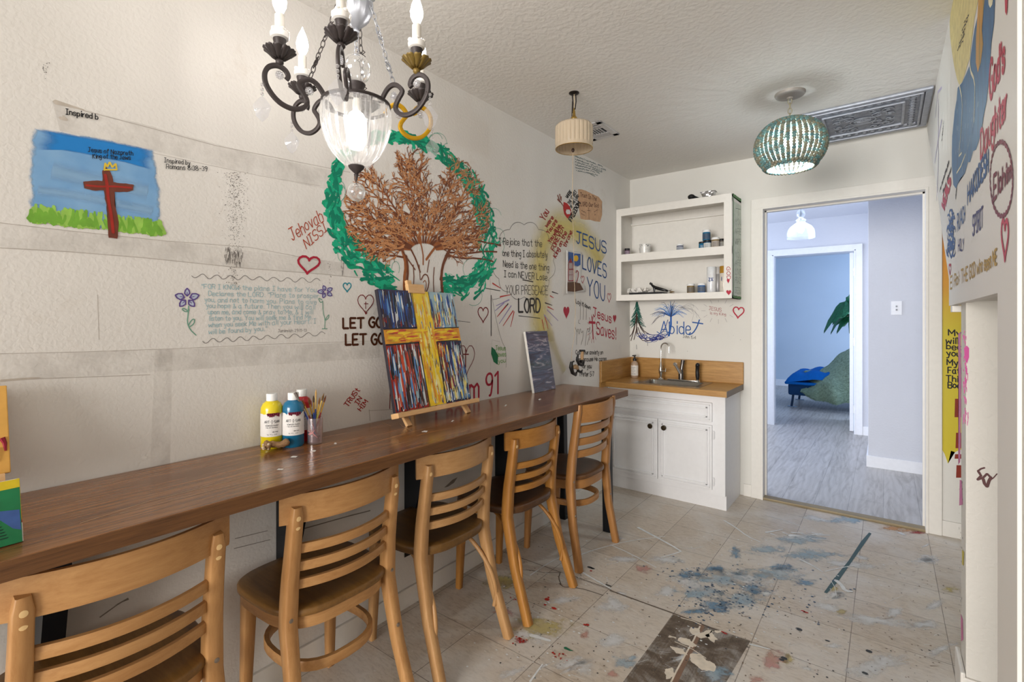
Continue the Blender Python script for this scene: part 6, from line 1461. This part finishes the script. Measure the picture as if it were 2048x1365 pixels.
# ---- the big tree
greens = [P(14, 158, 116), P(30, 176, 134), P(8, 128, 100)]
ring = [(892, 573), (922, 580), (952, 570), (971, 535), (975, 480), (967, 425), (950, 375), (918, 335), (880, 304), (840, 285), (800, 274), (760, 272), (715, 292), (684, 320), (668, 355), (664, 400), (672, 440), (684, 475), (704, 508), (730, 532), (760, 550), (795, 562)]
def along(pts, k):
    x = k*(len(pts)-1); j = min(int(x), len(pts)-2); s_ = x-j; a_, b_ = pts[j], pts[j+1]; L = math.hypot(b_[0]-a_[0], b_[1]-a_[1]); return (a_[0]+(b_[0]-a_[0])*s_, a_[1]+(b_[1]-a_[1])*s_), ((b_[0]-a_[0])/L, (b_[1]-a_[1])/L)
for g_ in range(3):
    i = Ink(LW, .0008+.0003*g_)
    for _ in range((380, 240, 170)[g_]):
        k = rnd.random(); p, d = along(ring, k); wd = 15+5*math.sin(k*9)+(9 if k < .12 or k > .82 else 0); o_ = rnd.uniform(-wd, wd)*.85; L = rnd.uniform(8, 26); q = rnd.uniform(-.7, .7); c_ = (p[0]-d[1]*o_, p[1]+d[0]*o_)
        dd = (d[0]*math.cos(q)-d[1]*math.sin(q), d[0]*math.sin(q)+d[1]*math.cos(q)); bend = rnd.uniform(-5, 5)
        i.line([(c_[0]-dd[0]*L/2, c_[1]-dd[1]*L/2), (c_[0]-dd[1]*bend, c_[1]+dd[0]*bend), (c_[0]+dd[0]*L/2, c_[1]+dd[1]*L/2)], rnd.uniform(.008, .022), 1, .6)
    i.build('green_crown_stroke', greens[g_], wl, 'green brushed ring around the painted tree')
i = Ink(LW, .0007)
for _ in range(26):
    k = rnd.random(); p, d = along(ring, k); o_ = rnd.choice([-1, 1])*rnd.uniform(12, 22); c_ = (p[0]-d[1]*o_, p[1]+d[0]*o_); r_ = rnd.uniform(8, 20); a0 = rnd.random()*6
    i.line([(c_[0]+r_*math.cos(a0+q*.35)*(1 if k < .5 else .6), c_[1]+r_*math.sin(a0+q*.35)*1.1) for q in range(12)], .0022)
i.build('thin_green_loop', P(96, 168, 146), wl)
browns = [P(158, 94, 52), P(116, 66, 42), P(196, 138, 92)]
B3 = [Ink(LW, .0010), Ink(LW, .0013), Ink(LW, .0016)]
def inside(x, y): return ((x-834)/150)**2+((y-424)/134)**2 < 1
def twig(x, y, a_, L, w_, lv):
    x1, y1 = x+L*math.cos(a_), y+L*math.sin(a_)
    if not inside(x1, y1): return
    m_ = rnd.choice(B3); m_.line([(x, y), ((x+x1)/2+rnd.uniform(-2, 2), (y+y1)/2+rnd.uniform(-2, 2)), (x1, y1)], w_, 0, .5)
    if lv > 0:
        for _ in range(2 if lv > 1 else 3):
            s_ = rnd.uniform(.4, 1); twig(x+(x1-x)*s_, y+(y1-y)*s_, a_+rnd.choice([-1, 1])*rnd.uniform(.3, .7), L*rnd.uniform(.55, .8), w_*.8, lv-1)
for k in range(21):
    a_ = -PI*(.02+.96*k/20); 
    x, y = 846+26*math.cos(a_), 500+14*math.sin(a_); L = 0; aa = a_
    for s_ in range(12):
        st = 14; nx, ny = x+st*math.cos(aa), y+st*math.sin(aa)*.95
        if not inside(nx, ny) and s_ > 2: break
        rnd.choice(B3[:2]).line([(x, y), (nx, ny)], .011*(1-.055*s_), 0, .1)
        for sg in (-1, 1):
            if rnd.random() < .92: twig(nx, ny, aa+sg*rnd.uniform(.35, .8), rnd.uniform(14, 27), .0065, 2)
        x, y = nx, ny; aa += rnd.uniform(-.12, .12)
for sg, bx_, by_ in ((-1, 800, 500), (-1, 806, 515), (1, 896, 505), (1, 890, 512), (-1, 790, 470), (1, 905, 480)):
    aa = PI if sg < 0 else 0; aa += rnd.uniform(-.2, .3)*(-sg); x, y = bx_, by_
    for s_ in range(7):
        nx, ny = x+14*math.cos(aa), y+12*math.sin(aa); B3[1].line([(x, y), (nx, ny)], .009, 0, .1)
        for q in (-1, 1): twig(nx, ny, aa+q*rnd.uniform(.4, .9), rnd.uniform(12, 22), .006, 1)
        x, y = nx, ny; aa += rnd.uniform(-.25, .1)*sg*(1 if sg > 0 else -1)*0+rnd.uniform(-.2, .2)
for q, w_ in (([(809, 600), (808, 560), (812, 530), (806, 505), (798, 482), (780, 462)], .016), ([(813, 570), (816, 540), (812, 512)], .012), ([(886, 600), (882, 560), (884, 535), (892, 512), (902, 494), (925, 470)], .016), ([(880, 560), (886, 530), (896, 510)], .010), ([(822, 500), (832, 520), (840, 545)], .008), ([(852, 520), (866, 500), (884, 478)], .012), ([(836, 470), (846, 505), (846, 530)], .007),
              ([(826, 530), (828, 560), (824, 590)], .005), ([(868, 535), (866, 560), (868, 590)], .005), ([(842, 560), (848, 548), (856, 552), (858, 570), (850, 590)], .006), ([(846, 565), (850, 560), (853, 570), (849, 585)], .004), ([(800, 495), (806, 505), (830, 540)], .006), ([(838, 530), (840, 560)], .004), ([(858, 520), (854, 545)], .005)): rnd.choice(B3[:2]).line(q, w_, 1)
for q in range(3): B3[q].build('brown_tree_stroke', browns[q], wl, 'brown brushed trunk and branches of the painted tree')
# ================================================================== FAR WALL
i = Ink(FW, .0008)
for k in range(15):
    y = 608+44*k/14; hw_ = 3+17*(k/14)
    for sg in (-1, 1):
        for q in range(3): a_ = rnd.uniform(-2, 2); i.line([(1274+a_*.5, y-8), (1274+sg*hw_*rnd.uniform(.4, 1.05), y+rnd.uniform(0, 10))], .006, 0, .6)
i.build('evergreen_painting', P(18, 84, 72), wb, 'dark green pine painted over the sink')
i = Ink(FW, .0012)
for q in ([(1273, 625), (1271, 650), (1262, 682)], [(1274, 628), (1274, 655), (1268, 680)], [(1275, 635), (1280, 655), (1290, 668)], [(1276, 640), (1284, 660), (1300, 670)], [(1272, 640), (1266, 665), (1260, 674)], [(1273, 650), (1276, 672), (1288, 684), (1310, 679), (1330, 676)], [(1276, 655), (1282, 672), (1296, 682)], [(1273, 630), (1273, 668)]): i.line(q, .006, 1)
i.build('pine_trunk', P(60, 34, 28), wb)
i = Ink(FW, .0014)
for _ in range(22):
    a_ = rnd.uniform(1280, 1334); b_ = 672+6*math.sin((a_-1278)/14)+rnd.uniform(-3, 4); r_ = rnd.uniform(3, 6); i.line([(a_+r_*math.cos(q*.8)*1.5, b_+r_*.8*math.sin(q*.8)) for q in range(9)], .0035)
i.line([(1292, 668), (1310, 671), (1322, 668), (1330, 658), (1336, 640)], .005, 1).build('navy_root_scribble', P(26, 46, 128), wb, 'navy scribbled roots joining the two trees')
for nm, col, cnt, off in (('pale_blue_frond', (120, 160, 204), 34, .0008), ('blue_frond', (34, 96, 176), 30, .0011), ('dark_blue_frond', (36, 48, 84), 10, .0014)):
    i = Ink(FW, off)
    for _ in range(cnt):
        a_ = rnd.uniform(-PI*.98, -PI*.02); L = rnd.uniform(14, 40) if cnt > 12 else rnd.uniform(26, 44); c_, s_ = math.cos(a_), math.sin(a_); x1, y1 = 1342+c_*L*1.05, 632+s_*L*.75; i.line([(1342, 634), (1342+c_*L*.6, 628+s_*L*.62), (x1, y1+abs(c_)*5)], .0035, 1, .6)
    if cnt == 30: i.line([(1342, 628), (1342, 650), (1338, 672)], .014).line([(1330, 674), (1341, 660), (1338, 645)], .006)
    i.build(nm, P(*col), wb, 'blue fountain shaped tree above the sink' if cnt == 30 else None)
i = Ink(FW, .0012)
for k in range(9): i.line([(1345+rnd.uniform(10, 20), 615), (1370+rnd.uniform(-5, 20), 606+k*2), (1392+rnd.uniform(-10, 12), 612+k*4)], .0012, 1)
for k in range(6): i.line([(1330, 630), (1318-k, 634), (1308-k, 645+k)], .0012, 1)
for k in range(12): a_ = 2*PI*k/12; i.line([(1437+26*math.cos(a_), 622+17*math.sin(a_)), (1437+34*math.cos(a_), 622+26*math.sin(a_))], .0014)
i.build('thin_grey_ray', P(120, 116, 122), wb)
i = Ink(FW, .0016); i.text('Abide', (1321, 668), (1382, 669), 25, .0075, jit=.1).line([(1399, 640), (1394, 655), (1386, 667), (1378, 670)], .009, 1).line([(1385, 645), (1406, 648)], .009).line([(1320, 668), (1314, 664)], .006); i.build('abide_lettering', P(30, 84, 156), wb, 'blue Abide ending in a cross')
i = Ink(FW, .0016); i.text('John 15:4', (1366, 676), (1392, 679), 6, .0022).line([(1273, 690), (1273.5, 699)], .0028).line([(1295, 685), (1295.5, 692)], .0028).dots([(1467, 671), (1481, 680), (1375, 703)], .0015, .003); i.build('black_reference', P(50, 46, 48), wb)
i = Ink(FW, .0016); i.text('JESUS', (1418, 620), (1443, 624), 7, .0024).text('is my King', (1420, 629), (1452, 632), 5.5, .002); i.build('jesus_is_my_king_lettering', P(150, 50, 56), wb, 'small red JESUS is my King')
i = Ink(FW, .0016); i.heart(1477, 624, 23, 23, .009, rot=.1, shear=-.1).build('red_heart', K_red, wb, 'red outlined heart by the doorway')
# yellow paint beyond the door
i = Ink(FW, .0006); i.fill([(1884, 440), (1990, 460), (1990, 905), (1920, 900), (1910, 905), (1902, 902), (1896, 928), (1889, 908), (1884, 900)]); n = N('yellow_orange_paint'); sp = n.add('ShaderNodeSeparateXYZ'); n.l(n.coord('Object', (1, 1, .55)), sp.inputs[0]); n.l(n.ramp(sp.outputs[2], [(.0, S(206, 186, 24)), (.66, S(206, 186, 16)), (.72, S(208, 176, 18)), (.80, S(212, 150, 16)), (1, S(214, 130, 16))]), n.p.inputs['Base Color']); mr = n.p; n.p.inputs['Roughness'].default_value = .5
i.build('yellow_painted_panel', n.m, wb, 'yellow painted strip beyond the doorway')
i = Ink(FW, .0012)
for s_, y, a_, b_ in (('My', 671, 1897, 1922), ('will', 687, 1892, 1917), ('bec', 699, 1893, 1924), ('you', 712, 1893, 1922), ('My', 730, 1894, 1916), ('Fath', 747, 1896, 1928), ('This', 763, 1892, 1926), ('Book', 776, 1896, 1930)): i.text(s_, (a_, y), (b_, y+2), 12, .006)
i.build('yellow_panel_lettering', K_black, wb, 'black handwriting on yellow paint')
i = Ink(FW, .0013)
for y0, y1, x in ((798, 835, 1910), (866, 897, 1912), (909, 918, 1910), (931, 956, 1913)): i.fill([(x, y0), (x+26, y0), (x+26, y1), (x-1, y1)])
i.build('brick_red_block', P(136, 44, 26), wb)
# ================================================================== SLANTED BOARD ON THE RIGHT
A = lambda x, y: (1828+x*.14647, y*.14647); B = lambda x, y: (1828+x*.14647, 200+y*.14647); G = lambda x, y: (1828+x*.1758, 400+y*.1758)
top = lambda pts: pts
i = Ink(RW, .0006); i.fill([A(535, -300), A(900, -300), A(880, 0), A(860, 100), A(830, 250), A(800, 480), A(760, 800), A(700, 1000), A(660, 1120), A(620, 1160), A(590, 1080), A(550, 900), A(520, 700), A(495, 500), A(490, 300), A(510, 100)]); i.build('cream_painted_shape', P(222, 206, 142), wrb, 'pale yellow painted shape at the top of the board')
i = Ink(RW, .0008); i.fill([A(900, -200), A(1120, -200), A(1112, 0), A(1100, 300), A(1060, 600), A(1040, 900), A(1020, 1150), A(1000, 1365), B(950, 250), B(930, 400), B(890, 560), B(850, 680), B(810, 700), B(770, 850), B(740, 850), B(700, 1000), B(640, 1070), B(600, 1150), B(580, 1215), B(540, 1160), B(520, 900), B(520, 700), B(525, 500), B(545, 300), B(560, 150), A(585, 1365), A(600, 1200), A(660, 1130), A(720, 1000), A(760, 900), A(775, 800), A(800, 600), A(830, 400), A(890, 150)])
n = N('blue_brushed_paint'); f = n.noise(n.coord('Object', (1, 14, 1.5)), 5, 5, .7, .5); n.l(n.ramp(f, [(.3, S(26, 62, 104)), (.5, S(34, 92, 142)), (.7, S(46, 112, 164))]), n.p.inputs['Base Color']); n.p.inputs['Roughness'].default_value = .5
i.build('blue_painted_shape', n.m, wrb, 'large blue brushed shape on the board')
i = Ink(RW, .0012); i.fill([A(895, -200), A(960, -200), A(970, 0), A(935, 400), A(952, 600), A(920, 850), A(880, 990), A(852, 850), A(855, 500), A(876, 200)])
n = N('gold_green_paint'); f = n.noise(n.coord('Object', (1, 14, 1.5)), 4, 4); n.l(n.ramp(f, [(.35, S(206, 140, 24)), (.55, S(190, 140, 30)), (.7, S(110, 110, 40))]), n.p.inputs['Base Color']); i.build('gold_painted_shape', n.m, wrb)
i = Ink(RW, .0014); i.line([A(775, 700), A(770, 950), A(840, 1100), A(838, 1365), B(825, 300)], .012, 1, .4).line([A(630, 1180), A(668, 1365), B(660, 300), B(620, 770)], .010, 1, .4).line([B(620, 770), B(660, 720)], .006).line([B(590, 1000), B(650, 900), B(710, 740)], .006).fill([A(1020, -50), A(1095, -50), A(1080, 60), A(1050, 105), A(1030, 60)]).build('cream_stroke', P(230, 222, 190), wrb)
i = Ink(RW, .0014)
for _ in range(30): x, y = rnd.uniform(560, 960), rnd.uniform(0, 1000); i.line([B(min(x, 900-(y/1100)*260), y), B(min(x, 900-(y/1100)*260)+6, y-60)], .003)
i.build('pale_fleck', P(176, 190, 204), wrb)
i = Ink(RW, .0012); i.text("God's", (1980, 204), (2011, 136), 78, .014, 62, up=(0, -1), jit=.1).text('Daughter', (1962, 318), (2015, 231), 54, .012, 60, jit=.1)
i.fill([A(1250, 0), A(1290, -60), A(1285, 100), A(1275, 210), A(1255, 160)]); i.heart(2011, 474, 15, 84, .012).heart(1900.5, 538, 4.5, 22, .008); i.text('HEALS', (1890, 418), (1903, 362), 12, .018, up=(-.5, -.86)); i.build('gods_daughter_lettering', P(188, 54, 76), wrb, "tall crimson God's Daughter with a heart")
i = Ink(RW, .0012); i.text('Elohim', (1988, 402), (2024, 354), 48, .010, 36, jit=.15); pts = []
for k in range(120):
    a_ = 2*PI*k/120; r_ = 1+.045*abs(math.sin(a_*15)); pts.append((2004+22*r_*math.cos(a_)-3*math.sin(a_)*-1, 358+(72*r_)*math.sin(a_)+(-8*math.cos(a_))))
i.line(pts+[pts[0]], .009).build('elohim_lettering', P(122, 36, 52), wrb, 'Elohim in a scalloped dark red frame')
i = Ink(RW, .0012); i.text('RUACH', (1915, 462), (1931, 441), 34, .008, 30).text('HAKODESH', (1936, 408), (1978, 342), 38, .012, 42)
for k in range(44):
    a_ = rnd.uniform(0, 2*PI); x, y = 1903+rnd.uniform(-6, 6), rnd.uniform(425, 505); i.line([(x+3.2*math.cos(a_+q*.6), y+9*math.sin(a_+q*.6)) for q in range(6)], .008)
i.line([(1893, 500), (1895, 511), (1898, 500)], .01).line([(1898, 500), (1903, 516), (1910, 490)], .01).build('ruach_hakodesh_lettering', P(44, 84, 142), wrb, 'blue RUACH HAKODESH with a scribbled feather')
i = Ink(RW, .0012); i.text('HOLY', (1917, 503), (1929, 499), 22, .007).text('SPIRIT', (1946, 473), (1967, 452), 38, .008).build('holy_spirit_lettering', P(72, 66, 118), wrb)
i = Ink(RW, .0012); i.text('El Roi: THE GOD who sees ME', (1901, 578), (1995, 528), 24, .007, 30).build('el_roi_lettering', P(186, 150, 60), wrb, 'gold El Roi line along the bottom of the board')
i = Ink(RW, .0010); i.line([(1877, 200), (1877, 330), (1874, 400)], .02).line([(1871, 235), (1876, 185), (1884, 175)], .012).line([(1870, 325), (1879, 265), (1884, 240)], .015).build('lavender_line', P(192, 182, 208), wrb)
i = Ink(RW, .0012)
for k, (a_, b_) in enumerate((((1880, 385), (1900, 322)), ((1885, 392), (1903, 340)), ((1912, 398), (1914, 380)))): scribble(i, a_, b_, 6, .012, 1.2)
scribble(i, (1884, 285), (1888, 245), 4, .006, 1.2)
for k in range(5): scribble(i, A(600+20*k, 700-90*k), A(680+20*k, 560-90*k), 5, .004, 1.0)
i.build('black_handwriting', P(66, 60, 62), wrb)
# ---- partition end
PS = Surf(0, XR+.014, -1); NS = Surf(1, 2.175, -1)
i = Ink(PS, .0008); i.fill([(1917, 668), (1922, 664), (1923, 760), (1922, 850), (1921, 925), (1917, 930), (1918, 800)]); i.fill([(1920, 960), (1924, 962), (1926, 1010), (1919, 1012)]).fill([(1922, 1228), (1926, 1240), (1927, 1280), (1923, 1284)]); i.build('pink_edge_paint', P(208, 118, 164), wp, 'pink paint dragged down the partition edge')
i = Ink(PS, .0012); i.fill([(1925, 1100), (1929, 1105), (1928, 1132), (1925, 1130)]).build('yellow_edge_paint', P(206, 190, 80), wp)
i = Ink(PS, .0012); i.dots([(rnd.uniform(1919, 1926), rnd.uniform(960, 1290)) for _ in range(26)], .002, .006).build('black_edge_chip', P(60, 56, 58), wp)
i = Ink(NS, .0010); i.fill([(1928, 696), (1934, 692), (1938, 697), (1938, 715), (1934, 728), (1929, 716)])
for _ in range(60): y = rnd.uniform(660, 850); x = 1926+rnd.uniform(0, 5)+(6 if y > 735 else 3)*(rnd.random()); i.line([(x, y), (x+rnd.uniform(-1, 1), y+rnd.uniform(4, 16))], .002, 0, .5)
i.build('pink_wall_stroke', soft((200, 74, 148), 200, .1, .95, -.4, -.2), wp)
i = Ink(NS, .0012); i.line([(1955, 943), (1962, 938), (1969, 936)], .005).line([(1957, 944), (1962, 952), (1955, 960)], .007).line([(1955, 960), (1966, 956), (1974, 948), (1980, 954)], .006).line([(1966, 958), (1969, 968), (1974, 974), (1978, 962), (1982, 955)], .008).line([(1979, 962), (1987, 956), (1994, 948)], .003).build('brown_wall_mark', P(96, 62, 62), wp, 'brown painted mark')
o = MB().box((XR+.002, 2.44, 1.295), (XR+.03, 2.50, 1.319), .002).build('trim_block', M_trim); o['kind'] = 'structure'; o.name = 'trim_2'
#NEXT
